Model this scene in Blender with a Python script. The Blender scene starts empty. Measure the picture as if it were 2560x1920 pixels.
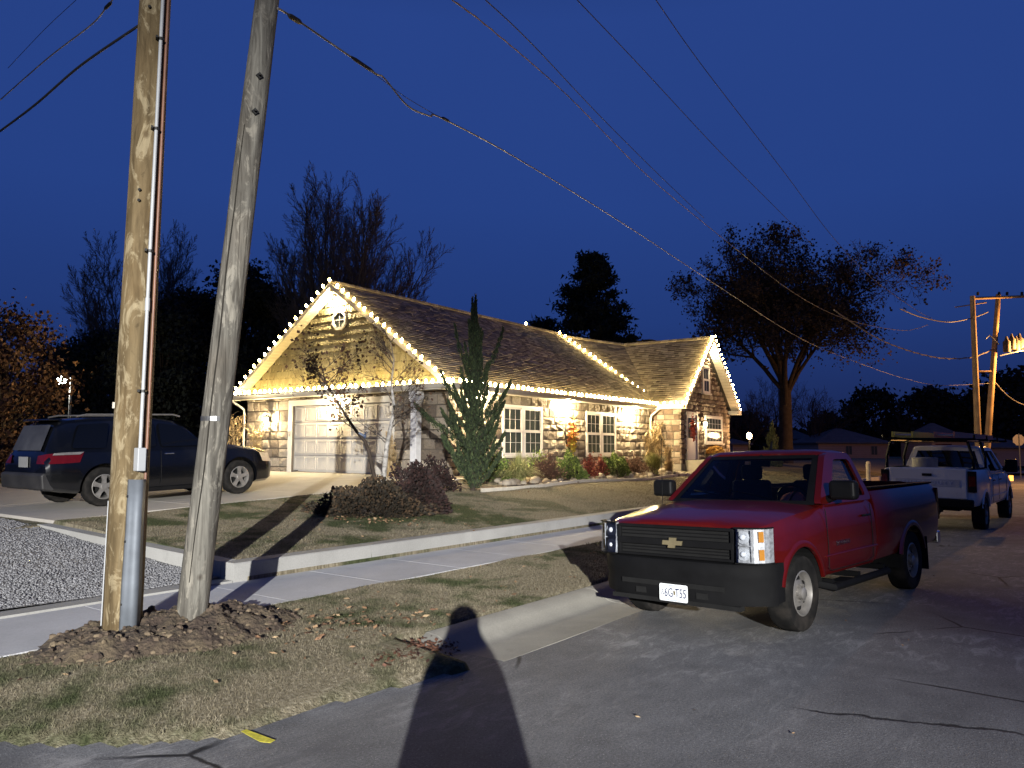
import bpy, math, random
import numpy as np
from mathutils import Vector, Matrix, noise
R = math.radians
scene = bpy.context.scene
col = scene.collection

# ---------------------------------------------------------------- camera
cam_d = bpy.data.cameras.new("camera")
cam = bpy.data.objects.new("camera", cam_d)
col.objects.link(cam)
scene.camera = cam
cam_d.sensor_width = 36.0
cam_d.lens = 27.04
cam_d.clip_start = 0.02
cam_d.clip_end = 3000
CAM_Z = 1.85
PITCH, ROLL = R(4.76), R(0.30)
cam.location = (0, 0, CAM_Z)
CAM_M = Matrix.Rotation(math.pi/2 + PITCH, 4, 'X') @ Matrix.Rotation(ROLL, 4, 'Z')
cam.rotation_euler = CAM_M.to_euler()

# ---------------------------------------------------------------- dusk sky
world = bpy.data.worlds.new("World")
scene.world = world
world.use_nodes = True
wn, wl = world.node_tree.nodes, world.node_tree.links
wn.clear()
w_out = wn.new('ShaderNodeOutputWorld'); w_bg = wn.new('ShaderNodeBackground')
w_tc = wn.new('ShaderNodeTexCoord'); w_sep = wn.new('ShaderNodeSeparateXYZ'); w_cr = wn.new('ShaderNodeValToRGB')
w_ns = wn.new('ShaderNodeTexNoise'); w_mx = wn.new('ShaderNodeMix'); w_mr = wn.new('ShaderNodeMapRange')
wl.new(w_tc.outputs['Generated'], w_sep.inputs[0]); wl.new(w_sep.outputs['Z'], w_cr.inputs[0])
els = w_cr.color_ramp.elements
els[0].position = 0.0; els[0].color = (0.0105, 0.0165, 0.0620, 1)
els[1].position = 1.0; els[1].color = (0.0070, 0.0150, 0.0600, 1)
for p, c in ((0.06, (0.0120, 0.0260, 0.1130)), (0.16, (0.0155, 0.0420, 0.1850)), (0.30, (0.0185, 0.0520, 0.2300)), (0.50, (0.0200, 0.0540, 0.2380)), (0.68, (0.0110, 0.0280, 0.1150))):
    e = els.new(p); e.color = (*c, 1)
w_ns.inputs['Scale'].default_value = 1.6; w_ns.inputs['Detail'].default_value = 3
wl.new(w_tc.outputs['Generated'], w_ns.inputs['Vector'])
wl.new(w_ns.outputs['Fac'], w_mr.inputs['Value'])
w_mr.inputs['To Min'].default_value = 0.90; w_mr.inputs['To Max'].default_value = 1.10
w_mx.data_type = 'RGBA'; w_mx.blend_type = 'MULTIPLY'; w_mx.inputs[0].default_value = 1
wl.new(w_cr.outputs[0], w_mx.inputs[6]); wl.new(w_mr.outputs[0], w_mx.inputs[7])
wl.new(w_mx.outputs[2], w_bg.inputs[0]); w_bg.inputs[1].default_value = 1.0
wl.new(w_bg.outputs[0], w_out.inputs[0])

scene.view_settings.view_transform = 'Standard'
scene.view_settings.look = 'None'
scene.view_settings.gamma = 1
scene.view_settings.exposure = 0.0
scene.view_settings.use_curve_mapping = False
scene.render.engine = 'CYCLES'
cy = scene.cycles
cy.use_denoising = True
try: cy.denoiser = 'OPENIMAGEDENOISE'
except Exception: pass
cy.max_bounces = 6; cy.diffuse_bounces = 2; cy.glossy_bounces = 3; cy.transmission_bounces = 6; cy.transparent_max_bounces = 12
cy.caustics_reflective = False; cy.caustics_refractive = False
cy.sample_clamp_indirect = 3.0
cy.use_light_tree = True

# ---------------------------------------------------------------- frames and helpers
U = Vector((0.5878, 0.8090, 0)); V = Vector((-0.8090, 0.5878, 0))
CX, CY = -1.947, 23.2                       # near corner of the garage
F = Matrix.Translation((CX, CY, 0)) @ Matrix.Rotation(math.atan2(U.y, U.x), 4, 'Z')   # local x = along the street, y = away from it
FI = F.inverted()
def W(t, s, z=0): return F @ Vector((t, s, z))
def ts(x, y):
    p = FI @ Vector((x, y, 0)); return p.x, p.y
def at(px, py, Y):
    "world point seen at photo pixel px, py (2560 x 1920) at distance Y ahead"
    d = CAM_M @ Vector(((px-1280)/1923, -(py-960)/1923, -1))
    return Vector((d.x/d.y*Y, Y, CAM_Z + d.z/d.y*Y))
rng = np.random.default_rng(7)
rnd = random.Random(11)

def tag(o, label=None, cat=None, group=None, kind=None):
    if label: o['label'] = label
    if cat: o['category'] = cat
    if group: o['group'] = group
    if kind: o['kind'] = kind
    return o
def empty(name, loc=(0,0,0), rz=0, label=None, cat=None, group=None, M=None, scale=1):
    o = bpy.data.objects.new(name, None); col.objects.link(o)
    o.empty_display_size = .2
    if M is not None: o.matrix_world = M
    else:
        o.location = loc; o.rotation_euler = (0,0,rz); o.scale = (scale,)*3
    return tag(o, label, cat, group)
def npmesh(name, verts, faces, rv=None, smooth=False):
    """verts (N,3) array; faces list of index arrays: (n,k) arrays of one k each"""
    me = bpy.data.meshes.new(name)
    verts = np.asarray(verts, dtype=np.float32)
    arrs = [np.asarray(f, dtype=np.int32) for f in faces if len(f)]
    loops = np.concatenate([a.ravel() for a in arrs])
    tot = np.concatenate([np.full(len(a), a.shape[1], dtype=np.int32) for a in arrs])
    start = np.concatenate([[0], np.cumsum(tot)[:-1]]).astype(np.int32)
    me.vertices.add(len(verts)); me.vertices.foreach_set('co', verts.ravel())
    me.loops.add(len(loops)); me.loops.foreach_set('vertex_index', loops)
    me.polygons.add(len(tot)); me.polygons.foreach_set('loop_start', start); me.polygons.foreach_set('loop_total', tot)
    if smooth: me.polygons.foreach_set('use_smooth', np.ones(len(tot), dtype=bool))
    if rv is not None:
        a = me.attributes.new('rnd', 'FLOAT', 'FACE'); a.data.foreach_set('value', np.asarray(rv, dtype=np.float32))
    me.update(calc_edges=True)
    return me
def mobj(name, me, mat, parent=None, M=None):
    o = bpy.data.objects.new(name, me); col.objects.link(o)
    if mat is not None and not me.materials: me.materials.append(mat)
    if parent is not None: o.parent = parent
    if M is not None: o.matrix_local = M
    return o
class MB:
    "collects shapes into one mesh"
    def __init__(s): s.v = []; s.f = []; s.r = []; s.cur = 0.5
    def add(s, vs, fs):
        b = len(s.v); s.v.extend([tuple(p) for p in vs])
        for f in fs: s.f.append([i+b for i in f]); s.r.append(s.cur)
        return s
    def box(s, c, d, rot=None, taper=1.0):
        x, y, z = d[0]/2, d[1]/2, d[2]/2
        vs = [Vector(((-x if i in (0,3) else x)*(1 if k < 0 else taper), (-y if i in (0,1) else y)*(1 if k < 0 else taper), k*z)) for k in (-1,1) for i in range(4)]
        if rot is not None:
            m = rot if isinstance(rot, Matrix) else Matrix.Rotation(rot, 3, 'Z')
            vs = [m.to_3x3() @ v for v in vs]
        c = Vector(c)
        return s.add([v+c for v in vs], [(3,2,1,0),(4,5,6,7),(0,1,5,4),(1,2,6,5),(2,3,7,6),(3,0,4,7)])
    def bx(s, x0, x1, y0, y1, z0, z1):
        return s.box(((x0+x1)/2,(y0+y1)/2,(z0+z1)/2), (abs(x1-x0),abs(y1-y0),abs(z1-z0)))
    def tube(s, pts, rad, n=8, cap=True):
        pts = [Vector(p) for p in pts]
        if not hasattr(rad, '__len__'): rad = [rad]*len(pts)
        rings = []
        up = Vector((0,0,1))
        for i, p in enumerate(pts):
            d = (pts[min(i+1,len(pts)-1)] - pts[max(i-1,0)])
            if d.length < 1e-9: d = Vector((0,0,1))
            d.normalize()
            a = d.cross(up)
            if a.length < .05: a = d.cross(Vector((1,0,0)))
            if i and a.dot(pa) < 0 and False: a = -a
            a.normalize(); b = d.cross(a); pa = a
            rings.append([p + (a*math.cos(2*math.pi*k/n) + b*math.sin(2*math.pi*k/n))*rad[i] for k in range(n)])
        vs = [v for r in rings for v in r]; fs = []
        for i in range(len(pts)-1):
            for k in range(n):
                fs.append((i*n+k, i*n+(k+1)%n, (i+1)*n+(k+1)%n, (i+1)*n+k))
        if cap:
            fs.append(tuple(range(n-1,-1,-1))); fs.append(tuple((len(pts)-1)*n+k for k in range(n)))
        return s.add(vs, fs)
    def cyl(s, p0, p1, r, n=16, r1=None): return s.tube([p0, p1], [r, r if r1 is None else r1], n)
    def lathe(s, prof, c=(0,0,0), n=16, axis='Z', M=None, cap=True):
        "prof: (radius, height) list"
        vs = []
        for r, h in prof:
            for k in range(n):
                a = 2*math.pi*k/n; x, y = r*math.cos(a), r*math.sin(a)
                vs.append(Vector((x,y,h)) if axis == 'Z' else Vector((x,h,y)) if axis == 'Y' else Vector((h,x,y)))
        if M is not None: vs = [M @ v for v in vs]
        c = Vector(c); vs = [v+c for v in vs]; fs = []
        for i in range(len(prof)-1):
            for k in range(n): fs.append((i*n+k, i*n+(k+1)%n, (i+1)*n+(k+1)%n, (i+1)*n+k))
        if cap: fs.append(tuple(range(n-1,-1,-1))); fs.append(tuple((len(prof)-1)*n+k for k in range(n)))
        return s.add(vs, fs)
    def prism(s, out, a, b, plane='XZ'):
        "out: 2-D outline, extruded from a to b along the third axis"
        def P(u, v, w): return {'XZ': (u,w,v), 'XY': (u,v,w), 'YZ': (w,u,v)}[plane]
        n = len(out)
        vs = [P(u,v,a) for u,v in out] + [P(u,v,b) for u,v in out]
        fs = [tuple(range(n)), tuple(range(2*n-1,n-1,-1))] + [(i,(i+1)%n,n+(i+1)%n,n+i) for i in range(n)]
        return s.add(vs, fs)
    def quad(s, *p): return s.add(p, [tuple(range(len(p)))])
    def sphere(s, c, r, n=10, m=6, sc=(1,1,1)):
        prof = [(max(1e-3, math.sin(math.pi*i/m))*1.0, -math.cos(math.pi*i/m)) for i in range(m+1)]
        vs = [];
        for pr, h in prof:
            for k in range(n):
                a = 2*math.pi*k/n
                vs.append((c[0]+pr*math.cos(a)*r*sc[0], c[1]+pr*math.sin(a)*r*sc[1], c[2]+h*r*sc[2]))
        fs = [(i*n+k, i*n+(k+1)%n, (i+1)*n+(k+1)%n, (i+1)*n+k) for i in range(m) for k in range(n)]
        return s.add(vs, fs)
    def mesh(s, name, smooth=None, fixn=True):
        me = bpy.data.meshes.new(name)
        me.from_pydata([tuple(p) for p in s.v], [], s.f)
        if len(set(s.r)) > 1:
            a = me.attributes.new('rnd', 'FLOAT', 'FACE'); a.data.foreach_set('value', s.r)
        if smooth is not None:
            me.polygons.foreach_set('use_smooth', [True]*len(s.f))
            me.update(calc_edges=True)
            me.set_sharp_from_angle(angle=R(smooth))
        if fixn:
            import bmesh
            bm = bmesh.new(); bm.from_mesh(me); bmesh.ops.recalc_face_normals(bm, faces=bm.faces); bm.to_mesh(me); bm.free()
        me.update(); return me
    def build(s, name, mat, parent=None, M=None, smooth=None, bevel=0, fixn=True):
        o = mobj(name, s.mesh(name, smooth, fixn), mat, parent, M)
        if bevel:
            b = o.modifiers.new('bevel', 'BEVEL'); b.width = bevel; b.segments = 2; b.limit_method = 'ANGLE'; b.angle_limit = R(40)
        return o
def copy_tree(o, parent=None, label=None):
    c = o.copy(); col.objects.link(c)
    if parent: c.parent = parent
    if label: c['label'] = label
    for ch in o.children: copy_tree(ch, c)
    return c
def quads_cloud(cen, size, up=None, asp=1.0, seed=0, tri=False, spread=1.0):
    "many small leaf faces: cen (N,3), size (N,) -> verts, faces"
    r = np.random.default_rng(seed); n = len(cen)
    a = r.normal(size=(n,3)); a /= np.linalg.norm(a,axis=1)[:,None]
    b = r.normal(size=(n,3))
    if up is not None: a = a*spread + up; a /= np.linalg.norm(a,axis=1)[:,None]
    b -= (a*b).sum(1)[:,None]*a; b /= np.linalg.norm(b,axis=1)[:,None]
    sz = np.asarray(size)[:,None]
    if tri:
        v = np.stack([cen - b*sz*.5*asp, cen + b*sz*.5*asp, cen + a*sz], 1).reshape(-1,3)
        return v, np.arange(3*n).reshape(n,3)
    v = np.stack([cen - a*sz*.5, cen + b*sz*.5*asp, cen + a*sz*.5, cen - b*sz*.5*asp], 1).reshape(-1,3)
    return v, np.arange(4*n).reshape(n,4)
def leafobj(name, cen, size, mat, parent=None, M=None, **k):
    v, f = quads_cloud(np.asarray(cen), size, **k)
    rv = np.random.default_rng(3).random(len(f))
    return mobj(name, npmesh(name, v, [f], rv), mat, parent, M)

# ---------------------------------------------------------------- materials
class NT:
    def __init__(s, name):
        s.m = bpy.data.materials.new(name); s.m.use_nodes = True
        s.n = s.m.node_tree.nodes; s.l = s.m.node_tree.links
        s.b = s.n['Principled BSDF']; s.out = s.n['Material Output']
        s.co = None
    def new(s, t, **k):
        x = s.n.new('ShaderNode'+t)
        for a, b in k.items(): setattr(x, a, b)
        return x
    def coord(s, sc=(1,1,1), kind='Object'):
        tc = s.new('TexCoord'); mp = s.new('Mapping'); mp.inputs['Scale'].default_value = sc
        s.l.new(tc.outputs[kind], mp.inputs[0]); return mp.outputs[0]
    def noise(s, scale, detail=4, co=None, rough=.55, dist=0):
        x = s.new('TexNoise'); x.inputs['Scale'].default_value = scale; x.inputs['Detail'].default_value = detail
        x.inputs['Roughness'].default_value = rough; x.inputs['Distortion'].default_value = dist
        s.l.new(co if co is not None else s.coord(), x.inputs['Vector']); return x.outputs['Fac']
    def vor(s, scale, feat='F1', co=None, out='Distance'):
        x = s.new('TexVoronoi'); x.feature = feat; x.inputs['Scale'].default_value = scale
        s.l.new(co if co is not None else s.coord(), x.inputs['Vector']); return x.outputs[out]
    def ramp(s, fac, *st, interp='LINEAR'):
        x = s.new('ValToRGB'); x.color_ramp.interpolation = interp; e = x.color_ramp.elements
        e[0].position, e[0].color = st[0][0], (*st[0][1], 1) if hasattr(st[0][1],'__len__') else (st[0][1],)*3+(1,)
        e[1].position, e[1].color = st[-1][0], (*st[-1][1], 1) if hasattr(st[-1][1],'__len__') else (st[-1][1],)*3+(1,)
        for p, c in st[1:-1]:
            q = e.new(p); q.color = (*c, 1) if hasattr(c,'__len__') else (c,c,c,1)
        s.l.new(fac, x.inputs[0]); return x.outputs[0]
    def mix(s, fac, a, b, mode='MIX'):
        x = s.new('Mix'); x.data_type = 'RGBA'; x.blend_type = mode
        for i, v in ((0, fac), (6, a), (7, b)):
            sock = x.inputs[i]
            if isinstance(v, (int,float)): sock.default_value = v if i == 0 else (v,v,v,1)
            elif isinstance(v, tuple): sock.default_value = (*v, 1)
            else: s.l.new(v, sock)
        return x.outputs[2]
    def math(s, op, a, b=0.0):
        x = s.new('Math', operation=op)
        for i, v in enumerate((a,b)):
            if isinstance(v, (int,float)): x.inputs[i].default_value = v
            else: s.l.new(v, x.inputs[i])
        return x.outputs[0]
    def attr(s, name='rnd'):
        x = s.new('Attribute', attribute_name=name); return x.outputs['Fac']
    def objrnd(s): return s.new('ObjectInfo').outputs['Random']
    def set(s, base=None, rough=None, metal=None, spec=None, bump=None, bstr=.3, bdist=.02, trans=None, coat=None, emit=None, estr=0, ior=None, alpha=None, nrm=None):
        def p(sock, v):
            if v is None: return
            if isinstance(v, (int,float)): s.b.inputs[sock].default_value = v
            elif isinstance(v, tuple): s.b.inputs[sock].default_value = (*v, 1)
            else: s.l.new(v, s.b.inputs[sock])
        p('Base Color', base); p('Roughness', rough); p('Metallic', metal); p('Specular IOR Level', spec)
        p('Transmission Weight', trans); p('Coat Weight', coat); p('IOR', ior); p('Alpha', alpha)
        if emit is not None: p('Emission Color', emit); s.b.inputs['Emission Strength'].default_value = estr
        if bump is not None:
            x = s.new('Bump'); x.inputs['Strength'].default_value = bstr; x.inputs['Distance'].default_value = bdist
            s.l.new(bump, x.inputs['Height']); s.l.new(x.outputs[0], s.b.inputs['Normal'])
        return s.m
def plain(name, c, rough=.6, var=.15, scale=8, metal=0, bump=.0, coat=None, spec=None, dirt=None, **k):
    if spec is None and max(c) < .05: spec = .12
    t = NT(name); n = t.noise(scale, 5)
    lo = tuple(x*(1-var) for x in c); hi = tuple(min(1,x*(1+var)) for x in c)
    base = t.ramp(n, (.3, lo), (.7, hi))
    if dirt:
        base = t.mix(t.ramp(t.noise(dirt[1], 6), (.45,0.), (.75,1.)), base, dirt[0])
    return t.set(base, rough, metal, spec, bump=t.noise(scale*6,4) if bump else None, bstr=bump or .1, coat=coat, **k)
def rv_mat(name, c1, c2, rough=.8, obj=False, var=.25, scale=6, bump=.0, bscale=40, mid=None, **k):
    "colour picked per piece (attribute rnd or per object) with a little grain"
    t = NT(name); r = t.objrnd() if obj else t.attr()
    base = t.ramp(r, (0., c1), (.5, mid), (1., c2)) if mid else t.ramp(r, (0., c1), (1., c2))
    g = t.ramp(t.noise(scale, 6), (.25, 1-var), (.75, 1+var if 1+var <= 1 else 1.0))
    base = t.mix(1.0, base, g, 'MULTIPLY')
    return t.set(base, rough, bump=t.noise(bscale, 5) if bump else None, bstr=bump or .1, bdist=k.pop('bdist', .02), **k)
def emis(name, c, strength):
    t = NT(name); t.n.remove(t.b); e = t.new('Emission'); e.inputs[0].default_value = (*c,1); e.inputs[1].default_value = strength
    t.l.new(e.outputs[0], t.out.inputs[0]); return t.m
def glass(name, tint=(.8,.85,.85), rough=.0, alpha=.25):
    t = NT(name); t.n.remove(t.b)
    tr = t.new('BsdfTransparent'); gl = t.new('BsdfGlossy'); mx = t.new('MixShader'); fr = t.new('Fresnel')
    tr.inputs[0].default_value = (*tint,1); gl.inputs[0].default_value = (.9,.9,.9,1); gl.inputs['Roughness'].default_value = rough+.02
    fr.inputs[0].default_value = 1.5
    t.l.new(fr.outputs[0], mx.inputs[0]); t.l.new(tr.outputs[0], mx.inputs[1]); t.l.new(gl.outputs[0], mx.inputs[2]); t.l.new(mx.outputs[0], t.out.inputs[0])
    return t.m
def lamp(kind, loc, power, color, parent=None, radius=.05, name='lamp_light', spot=None, rot=None, blend=.5):
    d = bpy.data.lights.new(name, kind); d.energy = power; d.color = color; d.shadow_soft_size = radius
    if kind == 'SPOT': d.spot_size = spot; d.spot_blend = blend
    o = bpy.data.objects.new(name, d); col.objects.link(o); o.location = loc
    if rot: o.rotation_euler = rot
    if parent: o.parent = parent
    return o

# ================================================================ the ground
CORNER = [(-12.3,-10.95),(-13.0,-10.82),(-13.6,-10.70),(-14.5,-10.66),(-15.0,-10.20),(-15.5,-9.50),(-16.2,-8.4),(-16.7,-7.0),(-16.9,-4.0),(-16.9,60.0)]
def seg_dist(t, s):
    "distance to the asphalt edge in the rounded corner, plus on the grass side"
    t = np.asarray(t, float); s = np.asarray(s, float)
    best = np.full(t.shape, 1e9); sign = np.ones(t.shape)
    P = [(60.0,-10.95)] + CORNER
    for (a0,a1),(b0,b1) in zip(P[:-1], P[1:]):
        dx, dy = b0-a0, b1-a1; L = dx*dx+dy*dy
        k = np.clip(((t-a0)*dx+(s-a1)*dy)/L, 0, 1)
        ex, ey = t-(a0+k*dx), s-(a1+k*dy); d = np.hypot(ex,ey)
        cr = dx*ey-dy*ex
        m = d < best
        best = np.where(m, d, best); sign = np.where(m, np.where(cr < 0, 1, -1), sign)
    return best*sign
def road_z(t, s):
    s = np.asarray(s, float)
    c = np.clip(-11-s, 0, 4); far = np.clip(-15-s, 0, 4)
    z = -.05 + .03*c - .03*far
    return z
def yard_z(t, s):
    t = np.asarray(t, float); s = np.asarray(s, float)
    kk = np.clip((t+11.4)/11.4, 0, 1)
    lawn = .345 + (.215+.40*kk)*np.clip((s+6.2)/5.3, 0, 1)**.92 + .04*np.clip((s+.8)/3, 0, 1)*kk
    low = .15 + .37*np.clip((s+6.2)/6.2, 0, 1)
    left = np.clip((t+11.4)/.02, 0, 1)
    # front lawn falls towards the gravel
    return np.where(t < -11.4, low, lawn)
def drive_z(t): return np.maximum(.97 + .036*np.asarray(t, float), .52)
BL = -13.6       # bed / verge helper
def verge_z(t, s):
    t = np.asarray(t, float); s = np.asarray(s, float)
    d = seg_dist(t, s)
    z = .076 + .044*np.clip((s+10.1)/2.1, 0, 1)
    near = -.03 + .148*np.clip(d/1.3, 0, 1)**.7
    k = np.clip((t+12.6)/.8, 0, 1)
    return np.where(d < 0, -.2, near*(1-k) + z*k)
def ground_z(t, s):
    "height of what one stands on"
    t = np.asarray(t, float); s = np.asarray(s, float)
    d = seg_dist(t, s)
    z = np.where(s > -6.47, yard_z(t, s), np.where(s > -8.02, .12, verge_z(t, s)))
    z = np.where((s > -.95) & (s < 11.3) & (t < 0), drive_z(t), z)
    return np.where(d < 0, road_z(t, s), z)
def bump2(t, s, a=.02):
    return a*(np.sin(t*1.7+s*.6)*np.cos(s*1.3-t*.4) + .5*np.sin(t*4.1+1.3)*np.sin(s*3.7))
def grid_mesh(name, T, S, zf, mask=None):
    T = np.asarray(T); S = np.asarray(S)
    tt, ss = np.meshgrid(T, S, indexing='ij'); zz = zf(tt, ss)
    v = np.stack([tt, ss, zz], -1).reshape(-1,3); nS = len(S)
    i = np.arange(len(T)-1)[:,None]; j = np.arange(nS-1)[None,:]
    q = np.stack([i*nS+j, (i+1)*nS+j, (i+1)*nS+j+1, i*nS+j+1], -1)
    if mask is not None:
        tc = (tt[:-1,:-1]+tt[1:,1:])/2; sc = (ss[:-1,:-1]+ss[1:,1:])/2
        q = q[mask(tc, sc)]
    return npmesh(name, v, [q.reshape(-1,4)], smooth=True)
def structure(o): o['kind'] = 'structure'; return o
def lin(*segs):
    out = []
    for a, b, st in segs: out.append(np.arange(a, b-1e-6, st))
    return np.unique(np.round(np.concatenate(out + [np.array([segs[-1][1]])]), 4))

# --- lawn, dry and patchy
def grass_colour(t, co):
    # dry straw with green patches
    big = t.noise(.55, 4, co=co, rough=.6, dist=.6); mid = t.noise(2.2, 5, co=co); fine = t.noise(26, 5, co=co)
    m = t.math('ADD', t.math('MULTIPLY', big, .65), t.math('MULTIPLY', mid, .35))
    gm = t.ramp(m, (.465, 0.), (.57, .9))
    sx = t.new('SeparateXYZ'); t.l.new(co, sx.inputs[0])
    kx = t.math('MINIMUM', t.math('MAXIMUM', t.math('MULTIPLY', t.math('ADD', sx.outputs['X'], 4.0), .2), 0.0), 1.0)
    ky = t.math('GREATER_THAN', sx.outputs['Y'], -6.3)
    gm = t.math('MULTIPLY', gm, t.math('SUBTRACT', 1.0, t.math('MULTIPLY', t.math('MULTIPLY', kx, ky), .85)))  # green cut to straw by the house, partly to add to its golden glow
    straw = t.ramp(fine, (.25,(.085,.072,.047)), (.5,(.215,.185,.125)), (.8,(.38,.34,.25)))
    green = t.ramp(fine, (.3,(.020,.030,.011)), (.7,(.065,.085,.033)))
    return t.mix(gm, straw, green)
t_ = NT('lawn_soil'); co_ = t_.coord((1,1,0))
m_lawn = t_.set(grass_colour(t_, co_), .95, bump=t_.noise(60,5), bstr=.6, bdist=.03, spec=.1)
def terrain_z(t, s):
    z = ground_z(t, s)
    d = seg_dist(t, s)
    near = (t > -17.5) & (s > -11.6) & (s < 14)
    z = np.where(d < 0.0, road_z(t, s) - .05, z)                               # under the asphalt
    hard = ((s > -8.02) & (s < -6.2)) | ((s > -11.05) & (s < -10.08) & (t > -12.35)) | ((s > -.95) & (s < 11.3) & (t < -.0) & (t > -11.5)) | ((t < -11.4) & (s > -6.5))
    z = np.where(hard, z-.06, z)
    z = np.where((s > -11.3) & (s < -10.09) & (t > -12.35), -.2, z)
    nat = ~hard & (d > .3)
    z = z + np.where(nat, bump2(t, s, .012), 0)
    z = np.where(s < -18.9, np.where(s < -19.0, .12, -.1), z)
    return z
TL = lin((-600,-60,60),(-60,-20,4),(-20,-12.8,.12),(-12.8,-11.5,.05),(-11.5,-11.36,.02),(-11.36,2,.25),(2,30,.5),(30,80,4),(80,900,60))
SL = lin((-600,-60,60),(-60,-20,5),(-20,-19,.1),(-19,-11.2,.8),(-11.2,-9,.1),(-9,-8.06,.15),(-8.06,-7.98,.02),(-7.98,-6.5,.3),(-6.5,-6.16,.02),(-6.16,-1,.25),(-1,-.9,.02),(-.9,11.2,.5),(11.2,11.4,.04),(11.4,40,2),(40,900,50))
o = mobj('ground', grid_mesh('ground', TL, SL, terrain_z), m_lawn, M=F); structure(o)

# --- asphalt
t_ = NT('worn_asphalt'); co_ = t_.coord((1,1,0))
big = t_.noise(.35, 5, co=co_, dist=.8); mid = t_.noise(3.0, 6, co=co_); spk = t_.vor(85, co=co_); fin = t_.noise(140, 3, co=co_)
base = t_.ramp(t_.math('ADD', t_.math('MULTIPLY', big, .6), t_.math('MULTIPLY', mid, .4)), (.34,(.20,.20,.205)), (.5,(.28,.28,.285)), (.68,(.40,.40,.395)))
base = t_.mix(t_.ramp(spk, (.05,.55), (.35,0.)), base, (.34,.33,.31))
base = t_.mix(1.0, base, t_.ramp(fin, (.3,.5), (.7,1.)), 'MULTIPLY')
f2 = t_.noise(48, 6, co=co_, rough=.75)
base = t_.mix(1.0, base, t_.ramp(f2, (.35,.55), (.62,1.)), 'MULTIPLY')
base = t_.mix(t_.ramp(t_.vor(33, co=co_), (.03,.8), (.16,0.)), base, (.50,.49,.47))
# worn light scrapes running along the street
wear = t_.noise(7, 7, co=t_.coord((.35,1,0)), rough=.75, dist=1.2)
base = t_.mix(t_.math('MULTIPLY', t_.ramp(wear, (.50,0.), (.62,1.)), t_.ramp(big, (.40,0.), (.55,.5))), base, (.44,.43,.42))
base = t_.mix(t_.ramp(t_.noise(1.4, 7, co=t_.coord((.5,1,0)), rough=.7, dist=.7), (.56,0.), (.68,.65)), base, (.11,.11,.115))
crk = t_.vor(.55, 'DISTANCE_TO_EDGE', co=t_.mix(.12, co_, t_.noise(3.5, 5, co=co_), 'ADD'))
cm = t_.math('MULTIPLY', t_.ramp(crk, (.004,1.), (.012,0.)), t_.ramp(t_.noise(.45, 2, co=co_), (.56,0.), (.62,1.)))
base = t_.mix(cm, base, (.02,.02,.022))
hgt = t_.math('SUBTRACT', t_.math('ADD', t_.math('MULTIPLY', fin, .5), t_.math('MULTIPLY', spk, .6)), t_.math('MULTIPLY', cm, 1.2))
m_asph = t_.set(base, .88, spec=.25, bump=hgt, bstr=.4, bdist=.005)
RT = lin((-300,-40,20),(-40,-18,2),(-18,-11.95,.25),(-11.95,70,1)); RS = lin((-19,-11.03,.4),(-11.03,-8,.15),(-8,60,2))
o = mobj('road', grid_mesh('road', RT, RS, lambda t,s: road_z(t,s)+.004*np.sin(t*2+s), mask=lambda t,s: (s < -11.03) | (t < -11.95)), m_asph, M=F); structure(o)
# the cross street at the far end
o = mobj('cross_street', grid_mesh('cross_street', lin((52,60,1)), lin((-60,60,4)), lambda t,s: np.full(t.shape,.165)+0*s), m_asph, M=F); structure(o)

# --- gutter and rolled kerb, one cast length after another
def conc(name, c, var=.1, crackn=False, joints=False):
    t = NT(name); co = t.coord()
    b = t.ramp(t.noise(1.2, 6, co=co, dist=.4), (.3, tuple(x*(1-var) for x in c)), (.7, tuple(min(1,x*(1+var)) for x in c)))
    b = t.mix(1.0, b, t.ramp(t.noise(55, 4, co=co), (.3,.85), (.7,1.)), 'MULTIPLY')
    b = t.mix(t.ramp(t.noise(3, 7, co=co, rough=.7), (.58,0.), (.75,.55)), b, tuple(x*.62 for x in c))
    b = t.mix(1.0, b, t.ramp(t.objrnd(), (0,.93), (1,1.)), 'MULTIPLY')
    return t.set(b, .85, spec=.2, bump=t.noise(90, 4, co=co), bstr=.25, bdist=.006)
m_conc = conc('sidewalk_concrete', (.50,.505,.52))
m_wallc = conc('wall_concrete', (.34,.335,.315), .14)
m_kerb = conc('kerb_concrete', (.33,.315,.27), .16)
m_drive = conc('driveway_concrete', (.47,.44,.39), .08)
def strip(pts, t0, t1, n, thick=.12):
    "closed cast strip along t with cross-section pts (s, z)"
    m = MB(); lo = min(z for _, z in pts) - thick
    out = list(pts) + [(pts[-1][0], lo), (pts[0][0], lo)]
    m.prism([(s, z) for s, z in out], t0, t1, 'YZ'); return m
kerb = structure(empty('kerb', M=F))
prof = [(-11.03,-.047),(-10.52,-.062),(-10.42,-.045),(-10.31,.020),(-10.22,.062),(-10.08,.074)]
tt = -11.95
while tt < 50:
    L = 3.0
    strip(prof, tt+.006, tt+L-.006, 1).build('kerb_length', m_kerb, kerb, smooth=35); tt += L
# kerb nose tapering into the turf
m = MB()
secs = []
for k, (t0, f) in enumerate([(-11.95,1),(-12.1,.86),(-12.3,.5),(-12.5,.0)]):
    secs.append([(t0, -11.03+(s+11.03)*(.45+.55*f)+.0, -.042+(z+.042)*f - (1-f)*.03) for s, z in prof])
n = len(prof)
m.add([p for s_ in secs for p in s_], [(i*n+j,(i+1)*n+j,(i+1)*n+j+1,i*n+j+1) for i in range(3) for j in range(n-1)])
m.build('kerb_nose', m_kerb, kerb, smooth=60)

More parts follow.
